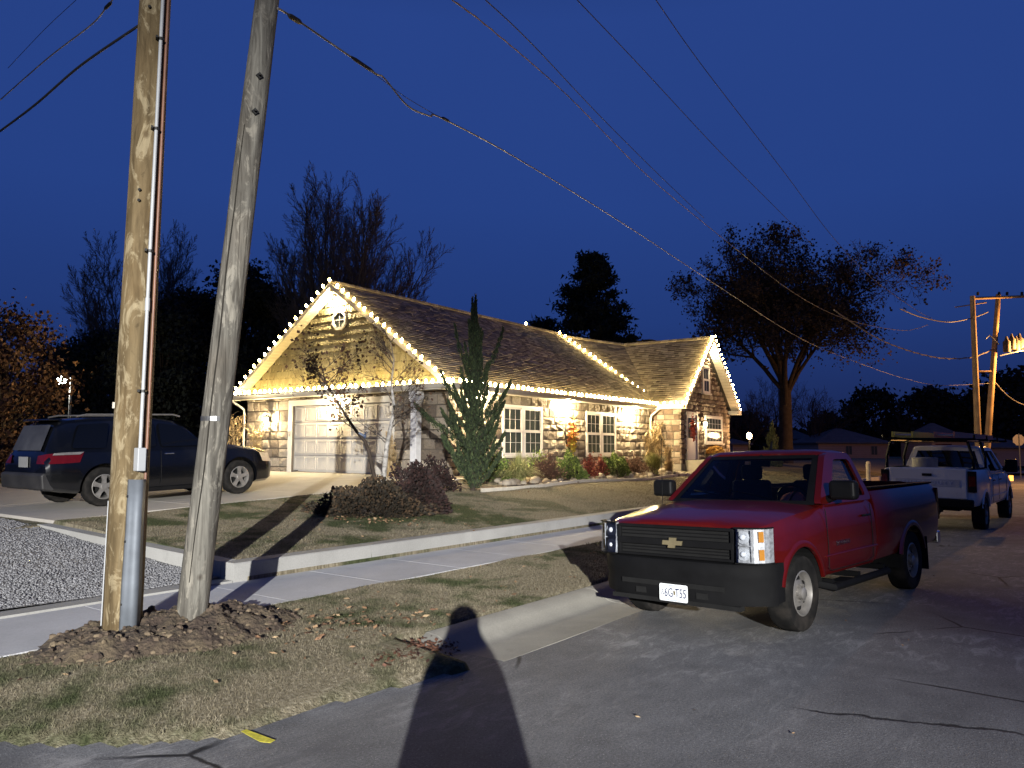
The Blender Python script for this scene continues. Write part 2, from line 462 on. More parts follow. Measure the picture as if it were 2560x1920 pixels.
# --- sidewalk slabs
walk = structure(empty('sidewalk', M=F))
edges = [-24.0,-22.5,-21,-19.5,-18,-16.4]
tt = -14.9
for t0 in [-16.45] + list(np.arange(-14.98, 50, 1.52)):
    t1 = -14.98 if t0 == -16.45 else t0+1.52
    m = MB(); g = .005
    m.prism([(t0+g,-8.0),(t1-g,-8.0),(t1-g,-6.475),(t0+g,-6.475)], .0, .1195+.001*rnd.random(), 'XY')
    m.build('slab', m_conc if t0 > -16 else m_kerb, walk)
m = MB(); m.bx(-16.4,50,-7.99,-6.49,.0,.1155); m.build('joint_filler', plain('walk_joint',(.10,.095,.09),.9), walk)
# edging beside the gravel that carries on from the low wall
wall = tag(empty('low_wall', M=F), 'long pale concrete curb wall between the sidewalk and the sloping lawn', 'wall')
ts_ = list(np.arange(-11.62, 46, 2.4))
for t0 in ts_:
    m = MB(); t1 = t0+2.4; lo = .05
    m.prism([(-6.47,lo),(-6.47,.345),(-6.455,.36),(-6.20,.36),(-6.185,.345),(-6.185,lo)], t0+.004, t1-.004, 'YZ')
    m.build('wall_block', m_wallc, wall)
# return of the wall up the edge of the gravel, sinking into the drive
m = MB(); N = 12
for k in range(N):
    s0 = -6.18+(5.35)*k/N; s1 = -6.18+5.35*(k+1)/N
    z0 = .36+.15*k/N; z1 = .36+.15*(k+1)/N
    m.add([(-11.62,s0,.0),(-11.4,s0,.0),(-11.4,s0,z0),(-11.62,s0,z0),(-11.62,s1,.0),(-11.4,s1,.0),(-11.4,s1,z1),(-11.62,s1,z1)],
          [(0,1,2,3),(4,7,6,5),(3,2,6,7),(0,3,7,4),(1,5,6,2)])
m.build('return_block', m_wallc, wall)
# flush band between sidewalk and gravel
m = MB(); m.prism([(-16.4,-6.462),(-11.63,-6.462),(-11.63,-6.20),(-15.2,-6.20),(-16.2,-6.3)], 0, .143, 'XY')
structure(m.build('edging_band', m_wallc, M=F))

# --- driveway slabs
drive = structure(empty('driveway', M=F))
for i in range(4):
    for j in range(3):
        t0, t1 = -11.4+2.85*i, -11.4+2.85*(i+1); s0, s1 = -.93+4.05*j, -.93+4.05*(j+1)
        g = .012; zs = [float(drive_z(x)) for x in (t0,t1)]
        vs = [(t0+g,s0+g,zs[0]),(t1-g,s0+g,zs[1]),(t1-g,s1-g,zs[1]),(t0+g,s1-g,zs[0])]
        m = MB(); m.add(vs+[(a,b,z-.15) for a,b,z in vs], [(0,1,2,3),(0,4,5,1),(1,5,6,2),(2,6,7,3),(3,7,4,0)])
        m.build('slab', m_drive, drive)
m = MB(); m.quad((-11.4,-.9,.505),(0,-.9,.915),(0,11.2,.915),(-11.4,11.2,.505)); m.build('joint_filler', plain('joint_dark',(.05,.045,.04),.9), drive)

# --- gravel lot
t_ = NT('gravel_bed'); v1 = t_.vor(28, out='Color'); v2 = t_.vor(28)
hsv = t_.new('RGBToBW'); t_.l.new(v1, hsv.inputs[0])
g_ = t_.mix(t_.ramp(t_.noise(.6,4), (.35,0.), (.65,1.)), t_.ramp(hsv.outputs[0], (.1,(.13,.13,.135)), (.9,(.23,.23,.24))), t_.ramp(hsv.outputs[0], (.1,(.10,.095,.09)), (.9,(.26,.25,.24))))
m_grav = t_.set(g_, .9, bump=v2, bstr=.9, bdist=.04)
def grav_z(t, s): return .150 + .37*np.clip((s+6.2)/6.2, 0, 1) + .012*np.sin(t*2.1+s)*np.sin(s*1.7) 
o = mobj('gravel_lot', grid_mesh('gravel_lot', lin((-16.7,-11.62,.2)), lin((-6.2,30,.25)), grav_z), m_grav, M=F); structure(o)
N = 34000
gt = rng.uniform(-16.6,-11.64,N); gs = -6.15 + 9.5*rng.random(N)**1.5
gz = grav_z(gt, gs)
sz = rng.uniform(.008,.022,N)
base_ = np.array([(1,0,0),(-1,0,0),(0,1,0),(0,-1,0),(0,0,1),(0,0,-1)], float)
vv = base_[None]*rng.uniform(.6,1.2,(N,6,1))*sz[:,None,None]*np.array([1,1,.75])
an = rng.uniform(0,6.28,N); c_, s_ = np.cos(an), np.sin(an)
vx = vv[...,0]*c_[:,None]-vv[...,1]*s_[:,None]; vy = vv[...,0]*s_[:,None]+vv[...,1]*c_[:,None]
vv = np.stack([vx+gt[:,None], vy+gs[:,None], vv[...,2]+gz[:,None]+.004], -1).reshape(-1,3)
tri = np.array([(0,2,4),(2,1,4),(1,3,4),(3,0,4),(2,0,5),(1,2,5),(3,1,5),(0,3,5)])
ff = (tri[None]+6*np.arange(N)[:,None,None]).reshape(-1,3)
m_stone = rv_mat('gravel_stone', (.15,.15,.157), (.28,.28,.29), .85)
mobj('gravel', npmesh('gravel', vv, [ff], np.repeat(rng.random(N),8)), m_stone, M=F)['kind'] = 'stuff'
# dark crumbled rim where gravel meets the walk
N = 700
ct = rng.uniform(-16.6,-14.6,N); cs = -6.2+np.abs(rng.normal(0,.22,N)); cz = grav_z(ct,cs)

# --- grass blades
def blades(name, N, tr, sr, h, w, mat, keep=None, zf=ground_z, lean=.5, seed=1, near=None):
    r = np.random.default_rng(seed)
    t = r.uniform(*tr, N); s = r.uniform(*sr, N)
    if keep is not None:
        k = keep(t, s); t, s = t[k], s[k]
    n = len(t); z = zf(t, s) + bump2(t, s, .012) - .01
    hh = h*r.uniform(.45,1.25,n); a = r.uniform(0,6.28,n); ww = w*r.uniform(.6,1.3,n)
    lx = r.normal(0,lean,n)*hh; ly = r.normal(0,lean,n)*hh
    p0 = np.stack([t-np.cos(a)*ww, s-np.sin(a)*ww, z], -1); p1 = np.stack([t+np.cos(a)*ww, s+np.sin(a)*ww, z], -1)
    p2 = np.stack([t+lx, s+ly, z+hh], -1)
    v = np.stack([p0,p1,p2], 1).reshape(-1,3)
    o = mobj(name, npmesh(name, v, [np.arange(3*n).reshape(n,3)], r.random(n)), mat, M=F); o['kind'] = 'stuff'; return o
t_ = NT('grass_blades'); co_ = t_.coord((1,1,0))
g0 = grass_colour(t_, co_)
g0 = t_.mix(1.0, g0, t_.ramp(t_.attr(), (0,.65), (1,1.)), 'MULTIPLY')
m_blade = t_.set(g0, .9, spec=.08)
def verge_ok(t, s):
    m = np.hypot((t+13.55)/1.25, (s+8.45)/.85) > .72
    return (seg_dist(t, s) > .06) & ((s < -8.03)) & ((s < -10.1) | (s > -10.1)) & ~((t > -12.6) & (s < -10.06)) & m
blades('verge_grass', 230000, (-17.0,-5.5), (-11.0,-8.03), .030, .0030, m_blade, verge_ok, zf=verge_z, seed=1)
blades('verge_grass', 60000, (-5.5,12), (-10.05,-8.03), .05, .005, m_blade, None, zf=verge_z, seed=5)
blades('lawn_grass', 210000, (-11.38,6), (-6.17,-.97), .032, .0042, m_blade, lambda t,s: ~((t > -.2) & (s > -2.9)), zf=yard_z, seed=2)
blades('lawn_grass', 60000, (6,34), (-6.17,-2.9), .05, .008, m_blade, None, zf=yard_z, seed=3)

# --- fallen oak leaves
m_leaf = rv_mat('fallen_leaf', (.10,.045,.022), (.38,.27,.15), .8, mid=(.22,.125,.065))
m_leafd = rv_mat('wet_leaf', (.03,.012,.008), (.15,.065,.035), .7)
def fallen(name, ct, cs, size, mat, lift=.03, zf=ground_z, seed=1):
    r = np.random.default_rng(seed); n = len(ct)
    z = zf(ct, cs) + lift*r.uniform(.3,1.6,n)
    cen = np.stack([ct, cs, z], -1)
    v1, f1 = quads_cloud(cen, size*r.uniform(.5,1.2,n), up=None, asp=.55, seed=seed)
    v1 = v1.reshape(n,4,3); v1[:,:,2] = z[:,None] + (v1[:,:,2]-z[:,None])*.45
    # a second lobe so each leaf is not a plain lozenge
    v2, f2 = quads_cloud(cen, size*r.uniform(.4,.9,n), asp=.4, seed=seed+1)
    v2 = v2.reshape(n,4,3); v2[:,:,2] = z[:,None] + (v2[:,:,2]-z[:,None])*.45 + .004
    v = np.concatenate([v1.reshape(-1,3), v2.reshape(-1,3)]); f = np.concatenate([f1, f2+4*n])
    o = mobj(name, npmesh(name, v, [f], np.tile(r.random(n),2)), mat, M=F); o['kind'] = 'stuff'; return o
r_ = np.random.default_rng(21)
fallen('fallen_leaves', r_.normal(-12.3,.62,120), np.clip(r_.normal(-9.3,.42,120),-10,-8.2), .085, m_leaf, .035, verge_z)
fallen('fallen_leaves', r_.uniform(-16,8,110), r_.uniform(-10,-8.1,110), .075, m_leaf, .03, verge_z, 4)
fallen('fallen_leaves', r_.uniform(-11,10,160), r_.uniform(-6.1,-1,160), .08, m_leaf, .03, yard_z, 5)
fallen('leaf_pile', np.clip(r_.normal(-12.45,.26,420),-13.1,-12.0), -10.35+r_.normal(0,.13,420)+.0, .075, m_leafd, .055, lambda t,s: np.full(np.shape(t),-.02), 6)
fallen('fallen_leaves', r_.uniform(-14,20,40), r_.uniform(-14,-11,40), .04, m_leaf, .012, road_z, 7)

# --- heap of dug clay round the two poles
def mound_h(t, s):
    q = np.hypot((t+13.55)/1.25, (s+8.40)/.80)
    return .20*np.clip(1-q**2, 0, 1)
def mz(t, s):
    q = np.hypot((t+13.55)/1.25, (s+8.40)/.80)
    n1 = np.vectorize(lambda a,b: noise.fractal(Vector((a*4,b*4,.3)), .8, 2.1, 5))(t, s)
    n2 = np.vectorize(lambda a,b: noise.noise(Vector((a*14,b*14,1.3))))(t, s)
    return verge_z(t, s) + mound_h(t, s) - .02 + (np.clip(1.25-q,0,1)**.5)*(n1*.085 + np.abs(n2)*.035) - .05*np.clip(q-1,0,1)
m_clay = rv_mat('dug_clay', (.05,.036,.025), (.19,.145,.09), .95, var=.4, scale=9, bump=.7, bscale=45, mid=(.10,.07,.048))
t_ = NT('clay_heap'); c1 = t_.noise(3.5,6); c2 = t_.noise(22,6)
cb = t_.mix(t_.ramp(c1,(.4,0.),(.62,1.)), (.07,.048,.034), (.145,.11,.066)); cb = t_.mix(1.0, cb, t_.ramp(c2,(.3,.55),(.7,1.)),'MULTIPLY')
m_heap = t_.set(cb, .95, bump=c2, bstr=1.0, bdist=.04)
heap = mobj('clay_heap', grid_mesh('clay_heap', np.arange(-15.0,-12.1,.035), np.arange(-9.35,-7.4,.035), mz, mask=lambda t,s: np.hypot((t+13.55)/1.25,(s+8.40)/.80) < 1.13), m_heap, M=F)
tag(heap, 'low heap of dug brown clay around the feet of the two utility poles', 'dirt heap')
N = 950
q = np.sqrt(rng.random(N))*1.2; a = rng.uniform(0,6.28,N)
ct = -13.55+1.25*q*np.cos(a); cs = -8.40+.80*q*np.sin(a); k = (seg_dist(ct,cs) > .05)
ct, cs = ct[k], cs[k]; N = len(ct); cz = mz(ct, cs)
ms = MB()
for i in range(N):
    r0 = float(rng.uniform(.008,.030)) if i % 12 else float(rng.uniform(.03,.05))
    ms.cur = float(rng.random()); nv = len(ms.v)
    ms.sphere((0,0,0), r0, 6, 4, (1, rng.uniform(.6,1), rng.uniform(.5,.9)))
    an = rng.uniform(0,6.28); c0, s0 = math.cos(an), math.sin(an)
    for j in range(nv, len(ms.v)):
        x, y, z = ms.v[j]; f_ = 1+.45*noise.noise(Vector((x*30+i, y*30, z*30)))
        ms.v[j] = ((x*c0-y*s0)*f_+ct[i], (x*s0+y*c0)*f_+cs[i], z*f_+cz[i]-r0*.1)
ms.build('clay_clods', m_clay, heap, fixn=False)['kind'] = 'stuff'

# --- yellow survey dash and two pale chips on the asphalt
def flat_mark(name, pix, z, mat, label, cat, th=.0015):
    P = []
    for px, py in pix:
        d = CAM_M @ Vector(((px-1280)/1923, -(py-960)/1923, -1)); k = (z-CAM_Z)/d.z; P.append(Vector((d.x*k, d.y*k, z)))
    m = MB(); n = len(P); m.add([tuple(p) for p in P] + [(p.x,p.y,p.z-th) for p in P], [tuple(range(n))] + [(i,(i+1)%n,n+(i+1)%n,n+i) for i in range(n)])
    return tag(m.build(name, mat), label, cat)
m_yel = plain('survey_yellow', (.62,.55,.05), .8, .3, 30)
flat_mark('painted_dash', [(588,1818),(612,1822),(650,1836),(688,1850),(676,1857),(650,1854),(616,1836)], -.043, m_yel, 'short yellow paint dash on the asphalt near the grass corner', 'paint mark')

# ================================================================ the house
m_mortar = plain('mortar', (.11,.09,.07), .95, .2, 20)
m_rock = rv_mat('rough_stone', (.16,.125,.095), (.54,.47,.37), .92, obj=True, var=.4, scale=5, bump=.7, bscale=26, mid=(.33,.275,.21), bdist=.06)
m_rockf = rv_mat('rough_stone_far', (.15,.10,.07), (.46,.38,.28), .92, var=.4, scale=5, bump=.7, bscale=26, mid=(.29,.22,.155), bdist=.06)
m_trim = plain('cream_trim', (.66,.62,.54), .55, .05, 3)
m_soffit = plain('soffit_vinyl', (.68,.63,.50), .6, .04, 3)
m_vinyl = plain('window_vinyl', (.72,.69,.64), .45, .04, 3)
m_shake = rv_mat('cedar_shake', (.33,.285,.15), (.47,.415,.24), .8, obj=True, var=.18, scale=3, bump=.5, bscale=30, mid=(.40,.35,.19))
m_shing = rv_mat('roof_shingle', (.17,.145,.115), (.52,.465,.37), .92, var=.25, scale=20, mid=(.32,.28,.22), bump=.3, bscale=60)
m_deck = plain('roof_deck', (.07,.06,.05), .9)
m_door = plain('garage_door_paint', (.50,.465,.41), .5, .04, 2)
m_pane = NT('window_pane'); m_pane = m_pane.set((.06,.072,.06), .10, spec=.5)
m_gut = plain('gutter_paint', (.60,.56,.49), .4, .05, 3)
m_black = plain('black_metal', (.02,.02,.02), .4)
m_dull = plain('dark_recess', (.02,.018,.015), .9)

FL = .95
house = empty('stone_house', M=F, label='long stone house with attached garage, trimmed along every roof edge in warm bulbs', cat='house')
def stone_variant(seed):
    r = random.Random(seed); nx, nz = 4, 3; m = MB(); g = {}
    for i in range(nx+1):
        for k in range(nz+1):
            e = (i in (0,nx)) or (k in (0,nz))
            y = (-.45-r.random()*.15) if e else -.6 - r.random()*.65
            g[i,k] = len(m.v); m.v.append(((i/nx-.5)*.985, y, (k/nz-.5)*.97))
    for i in range(nx):
        for k in range(nz): m.f.append([g[i,k],g[i+1,k],g[i+1,k+1],g[i,k+1]]); m.r.append(.5)
    ring = [g[i,0] for i in range(nx)] + [g[nx,k] for k in range(nz)] + [g[i,nz] for i in range(nx,0,-1)] + [g[0,k] for k in range(nz,0,-1)]
    b = len(m.v)
    for q in ring: x, y, z = m.v[q]; m.v.append((x, .25, z))
    for a in range(len(ring)):
        c = (a+1) % len(ring); m.f.append([ring[a],b+a,b+c,ring[c]]); m.r.append(.5)
    return m
SV = [stone_variant(i) for i in range(9)]
SVM = [s.mesh('stone') for s in SV]
for me in SVM: me.materials.append(m_rock)
def courses(z0, z1, brk, h=(.21,.36), r=rnd):
    ks = sorted({z0, z1, *[b for b in brk if z0 < b < z1]}); out = []
    for a, b in zip(ks[:-1], ks[1:]):
        n = max(1, round((b-a)/((h[0]+h[1])/2))); w = [r.uniform(*h) for _ in range(n)]; S = sum(w); z = a
        for q in w: out.append((z, z+q*(b-a)/S)); z += q*(b-a)/S
    return out
def stone_face(parent, M, x0, x1, z0, z1, holes=(), w=(.28,.62), h=(.21,.36), top=None, joined=None, depth=.07):
    "stones on the plane y=0 of frame M (outside is -y)"
    brk = [v for hole in holes for v in hole[2:]]
    n = 0
    for a, b in courses(z0, z1, brk, h):
        zm = (a+b)/2; lo, hi = x0, x1
        if top: lo, hi = top(b, x0, x1)
        if hi-lo < .08: continue
        spans = [(lo, hi)]
        for hx0, hx1, hz0, hz1 in holes:
            if hz0 < zm < hz1:
                ns = []
                for p, q in spans:
                    if hx0 > p: ns.append((p, min(q, hx0)))
                    if hx1 < q: ns.append((max(p, hx1), q))
                spans = [s for s in ns if s[1]-s[0] > .02]
        for p, q in spans:
            k = max(1, round((q-p)/((w[0]+w[1])/2))); ws = [rnd.uniform(*w) for _ in range(k)]; S = sum(ws); x = p
            for u in ws:
                ww = u*(q-p)/S; dz = depth*rnd.uniform(.6,1.15)
                T_ = M @ Matrix.Translation((x+ww/2, 0, zm)) @ Matrix.Diagonal(((ww-.03)*rnd.choice((1,-1)), dz, (b-a-.03), 1))
                vi = rnd.randrange(len(SV))
                if joined is None:
                    o = mobj('stone', SVM[vi], None, parent, T_); n += 1
                else:
                    joined.cur = rnd.random(); sv = SV[vi]
                    joined.add([T_ @ Vector(v) for v in sv.v], sv.f)
                x += ww
    return n
ID = Matrix.Identity(4)
def PM(o, xdir): # frame: origin o, x axis xdir (2-D unit), outward normal is to the right of xdir
    x = Vector((xdir[0], xdir[1], 0)); z = Vector((0,0,1)); y = z.cross(x)
    m = Matrix.Identity(4)
    for i in range(3): m[i][0] = x[i]; m[i][1] = y[i]; m[i][2] = z[i]
    return Matrix.Translation(o) @ m
ZT = 3.62
# long wall on plane s=0, outside towards -s
WIN1 = (2.73,5.11,1.55,3.30); WIN2 = (8.13,10.55,1.55,3.30)
wl_ = MB(); wl_.bx(.02,13.8,.0,.25,.4,ZT+.2); longwall = wl_.build('wall', m_mortar, house)
n1 = stone_face(longwall, PM((0,-.005,0),(1,0)), .0, 13.8, .72, ZT, (WIN1,WIN2), w=(.28,.66), h=(.24,.36))
# garage front on plane t=0, outside towards -t: x axis runs along -s
GD = (2.40,7.27,FL,3.30)
m = MB(); m.bx(.0,.25,0,GD[0],.4,ZT+.2); m.bx(0,.25,GD[1],9.9,.4,ZT+.2); m.bx(0,.25,GD[0],GD[1],GD[3],ZT+.2)
gw = m.build('wall', m_mortar, house)
n2 = stone_face(gw, PM((-.005,9.9,0),(0,-1)), 0.0, 9.9, .86, ZT, ((9.9-GD[1]-.2,9.9-GD[0]+.2,.5,3.5),), w=(.34,.70), h=(.26,.40))
print('STONES', n1, n2)
m = MB(); m.bx(.3,13.8,9.65,9.9,.4,ZT+.2); m.bx(13.55,13.8,0,9.9,.4,ZT+.2); m.build('wall', m_mortar, house)

# ---- roofs
def shingles(parent, poly, course=.145, tab=.30, name='shingles', th=.02, seed=3):
    P = [Vector(p) for p in poly]; n = (P[1]-P[0]).cross(P[2]-P[0]).normalized()
    if n.z < 0: n = -n
    e = Vector((0,0,1)).cross(n).normalized(); g = n.cross(e).normalized()
    if g.z < 0: g = -g
    q = [((p-P[0]).dot(e), (p-P[0]).dot(g)) for p in P]
    g0 = min(b for a,b in q); g1 = max(b for a,b in q)
    def iv(y):
        y = min(max(y, g0+1e-4), g1-1e-4); xs = []
        for i in range(len(q)):
            (a,b),(c,d) = q[i], q[(i+1)%len(q)]
            if (b-y)*(d-y) <= 0 and abs(b-d) > 1e-9: xs.append(a+(c-a)*(y-b)/(d-b))
        return (min(xs), max(xs)) if len(xs) > 1 else (0,0)
    r = random.Random(seed); m = MB(); y = g0
    while y < g1-.01:
        y1 = min(y+course, g1); a0,b0 = iv(y); a1,b1 = iv(y1)
        x = min(a0,a1) - r.random()*tab
        while x < max(b0,b1):
            xe = x + tab*r.choice((.5,.7,1,1.2)); m.cur = min(1,max(0,r.gauss(.45,.28)))
            L0, R0 = max(x,a0), min(xe,b0); L1, R1 = max(x,a1), min(xe,b1)
            if R0 < L0: R0 = L0 = min(max(L0,a0),b0)
            if R1 < L1: R1 = L1 = min(max(L1,a1),b1)
            if max(R0-L0, R1-L1) > .01:
                t_ = th*r.uniform(.6,1.5); jy = r.uniform(-.012,.004)
                A = P[0]+e*L0+g*(y+jy); B = P[0]+e*R0+g*(y+jy); C_ = P[0]+e*R1+g*(y1+.01); D = P[0]+e*L1+g*(y1+.01)
                m.add([A+n*t_, B+n*t_, C_+n*.004, D+n*.004, A, B], [(0,1,2,3),(4,5,1,0)])
            x = xe
        y = y1
    o = m.build(name, m_shing, parent, fixn=False); o['kind'] = 'stuff'; return o
def slab(m, poly, th=.14):
    P = [Vector(p) for p in poly]; k = len(P); dn = Vector((0,0,-th))
    m.add([p-Vector((0,0,.006)) for p in P]+[p+dn for p in P], [tuple(range(k)), tuple(range(2*k-1,k-1,-1))]+[(i,(i+1)%k,k+(i+1)%k,k+i) for i in range(k)])
EV, RS_, RZ = 3.74, 4.96, 7.42
A = dict(
    front=[(-.42,-.47,EV),(14.05,-.47,EV),(14.05,RS_,RZ),(-.42,RS_,RZ)],
    back=[(14.05,10.4,EV),(-.42,10.4,EV),(-.42,RS_,RZ),(14.05,RS_,RZ)],
    hip=[(13.42,-.47,EV-.02),(16.78,2.85,7.03),(14.03,RS_,RZ-.09)],
    wleft=[(13.38,-1.86,EV),(13.38,-.42,EV),(16.78,2.95,7.03),(16.78,-1.86,7.03)],
    wright=[(20.18,-1.86,EV),(16.78,-1.86,7.03),(16.78,8,7.03),(20.18,8,EV)])
m = MB()
for k in A: slab(m, A[k])
slab(m, [(14.03,RS_,RZ-.09),(16.78,2.85,7.03),(16.78,8,7.03),(14.03,10.3,4.2)])
roof = m.build('roof', m_deck, house)
for i, k in enumerate(A): shingles(roof, A[k], seed=i+3)
m = MB()
for a,b in (((-.42,RS_,RZ),(14.05,RS_,RZ)), ((14.03,RS_,RZ-.09),(16.78,2.85,7.03)), ((16.78,2.85,7.03),(16.78,-1.86,7.03))):
    a, b = Vector(a), Vector(b); L = (b-a).length; k = int(L/.2)
    for i in range(k):
        m.cur = rnd.uniform(.2,1); m.tube([a+(b-a)*(i/k)+Vector((0,0,.0)), a+(b-a)*((i+1.15)/k)+Vector((0,0,.012))], [.09,.095], 6)
m.build('ridge_cap', m_shing, roof)['kind'] = 'stuff'
m = MB(); m.bx(17.4,18.2,1.6,2.4,6.2,7.22); ch = m.build('chimney', plain('chimney_brick',(.10,.05,.035),.9,.3,12), roof)
m = MB(); m.bx(17.34,18.26,1.54,2.46,7.225,7.30); m.bx(17.6,18.0,1.8,2.2,7.30,7.36); m.build('chimney_cap', m_dull, ch)

# ---- eaves: soffit, fascia and gutters
def gutter(a, b, out, name='gutter'):
    "half-round-ish gutter from a to b, out = outward unit vector"
    a, b, o_ = Vector(a), Vector(b), Vector(out); prof = [(0,0),(.0,-.115),(.07,-.12),(.095,-.06),(.115,-.04),(.115,.0),(.105,.0),(.100,-.035),(.08,-.055),(.06,-.105),(.012,-.10),(.012,0)]
    m = MB(); k = len(prof)
    for p in (a,b):
        for u,w in prof: m.v.append(tuple(p+o_*u+Vector((0,0,w))))
    m.f += [[i,(i+1)%k,k+(i+1)%k,k+i] for i in range(k)] + [list(range(k)), list(range(2*k-1,k-1,-1))]; m.r += [.5]*(k+2)
    return m.build(name, m_gut, house)
gutter((-.42,-.50,3.755),(13.9,-.50,3.755),(0,-1,0))
gutter((-.46,-.50,3.755),(-.46,10.4,3.755),(-1,0,0))
gutter((13.34,-1.82,3.755),(13.34,-.63,3.755),(-1,0,0))
m = MB(); m.bx(-.45,13.9,-.485,-.005,3.60,3.618); m.bx(-.45,-.005,-.004,10.38,3.60,3.618); m.bx(13.36,13.795,-1.82,-.5,3.60,3.618)
sof = m.build('soffit', m_soffit, house)
m = MB()
m.bx(-.45,13.9,-.499,-.486,3.59,3.76); m.bx(-.459,-.451,-.48,10.38,3.59,3.76); m.bx(13.341,13.359,-1.82,-.5,3.59,3.76)
# little pent roof at the foot of the front gable
m.add([(-.44,-.3,3.765),(-.44,10.2,3.765),(-.01,10.2,3.90),(-.01,-.3,3.90),(-.01,-.3,3.765),(-.01,10.2,3.765)], [(0,1,2,3),(0,3,4),(1,5,2)])
m.build('fascia', m_trim, house)
def rake(ax, lo, hi, face, depth, name='rake_trim', nrm=-1, th=.16, along='t'):
    "fascia board + soffit strips under a sloping gable edge; lo, hi = (horizontal, z); face = plane of the board"
    (h0,z0),(h1,z1) = lo, hi; m = MB()
    def P(h, w, z): return (w,h,z) if ax == 's' else (h,w,z)
    f0, f1 = face, face - nrm*.03
    m.add([P(h0,f0,z0-th),P(h1,f0,z1-th),P(h1,f0,z1+.01),P(h0,f0,z0+.01),P(h0,f1,z0-th),P(h1,f1,z1-th),P(h1,f1,z1+.01),P(h0,f1,z0+.01)],
          [(0,1,2,3),(4,7,6,5),(0,4,5,1),(3,2,6,7),(0,3,7,4),(1,5,6,2)])
    o = m.build(name, m_trim, house)
    n = max(4, int(abs(h1-h0)/.14)); m = MB(); f2 = face - nrm*depth
    for i in range(n):
        a, b = i/n, (i+.9)/n
        ha, hb, za, zb = h0+(h1-h0)*a, h0+(h1-h0)*b, z0+(z1-z0)*a-th, z0+(z1-z0)*b-th
        m.add([P(ha,f1,za),P(hb,f1,zb),P(hb,f2,zb),P(ha,f2,za),P(ha,f1,za+.012),P(hb,f1,zb+.012),P(hb,f2,zb+.012),P(ha,f2,za+.012)],
              [(0,1,2,3),(4,7,6,5),(0,4,5,1),(3,2,6,7),(0,3,7,4),(1,5,6,2)])
    m.build('rake_soffit', m_soffit, o); return o
SL_ = (RZ-EV)/(RS_+.47)
rake('s', (-.47,EV-.005), (RS_,RZ-.005), -.45, .44)
rake('s', (10.40,EV-.005), (RS_,RZ-.005), -.45, .44)
rake('t', (13.38,EV-.005), (16.78,7.025), -1.89, .42)
rake('t', (20.18,EV-.005), (16.78,7.025), -1.89, .42)
m = MB(); m.bx(19.82,20.26,-1.9,-1.2,3.56,3.75); m.build('eave_return', m_trim, house)

# ---- shaken gable over the garage door
m = MB(); m.prism([(-.0,3.78),(9.92,3.78),(4.96,7.16)], .0, .2, 'YZ'); gab = m.build('gable_wall', m_deck, house)
SH = []
for sd in range(6):
    r = random.Random(sd); mm = MB(); k = 4
    for i in range(k):
        x0, x1 = -.5+i/k, -.5+(i+1)/k; dz = r.uniform(-.07,.07); dy = r.uniform(-.2,.2)
        mm.add([(x0+.02,-1+dy,-.5+dz),(x1-.02,-1+dy,-.5+dz),(x1-.02,-.25,.55),(x0+.02,-.25,.55),(x0+.02,0,-.5+dz),(x1-.02,0,-.5+dz)], [(0,1,2,3),(4,5,1,0),(0,3,4),(1,5,2)])
    me = mm.mesh('shingle'); me.materials.append(m_shake); SH.append(me)
z = 3.80; nsh = 0
OCT = (4.86, 6.18)
while z < 7.1:
    c = .262; half = (7.16-z-.03)/3.38*4.96
    lo, hi = 4.96-half, 4.96+half; x = lo - rnd.random()*.2
    while x < hi:
        w = .225*rnd.uniform(.7,1.3); a, b = max(x,lo), min(x+w,hi)
        if b-a > .05 and not (math.hypot((a+b)/2-OCT[0], z+c/2-OCT[1]) < .34):
            mobj('shingle', rnd.choice(SH), None, gab, Matrix.Translation((-.002,(a+b)/2,z+c/2)) @ Matrix(((0,1,0,0),(1,0,0,0),(0,0,1,0),(0,0,0,1))) @ Matrix.Diagonal((b-a-.006, .055, c*.93, 1)))  # shakes cut short so the dark deck gaps draw the shadow lines
            nsh += 1
        x += w
    z += c
print('SHAKES', nsh)
# octagonal window
ow = empty('octagon_window', parent := None) if False else None
def ring_prism(m, c, r0, r1, x0, x1, n=8, ph=math.pi/8, sy=1.0):
    "octagonal ring in the y-z plane between x0 and x1"
    for k in range(n):
        a, b = ph+2*math.pi*k/n, ph+2*math.pi*(k+1)/n
        pts = [(c[0]+r*math.cos(q)*sy, c[1]+r*math.sin(q)) for r, q in ((r0,a),(r1,a),(r1,b),(r0,b))]
        m.prism(pts, x0, x1, 'YZ')
m = MB(); ring_prism(m, OCT, .27, .37, -.085, -.001); wf = m.build('octagon_frame', m_vinyl, house)
m = MB(); m.prism([(OCT[0]+.27*math.cos(math.pi/8+k*math.pi/4), OCT[1]+.27*math.sin(math.pi/8+k*math.pi/4)) for k in range(8)], -.04, -.035, 'YZ'); m.build('pane', m_pane, wf)
m = MB(); m.bx(-.055,-.042,OCT[0]-.012,OCT[0]+.012,OCT[1]-.25,OCT[1]+.25); m.bx(-.0555,-.0425,OCT[0]-.25,OCT[0]+.25,OCT[1]-.012,OCT[1]+.012); m.build('muntin', m_vinyl, wf)

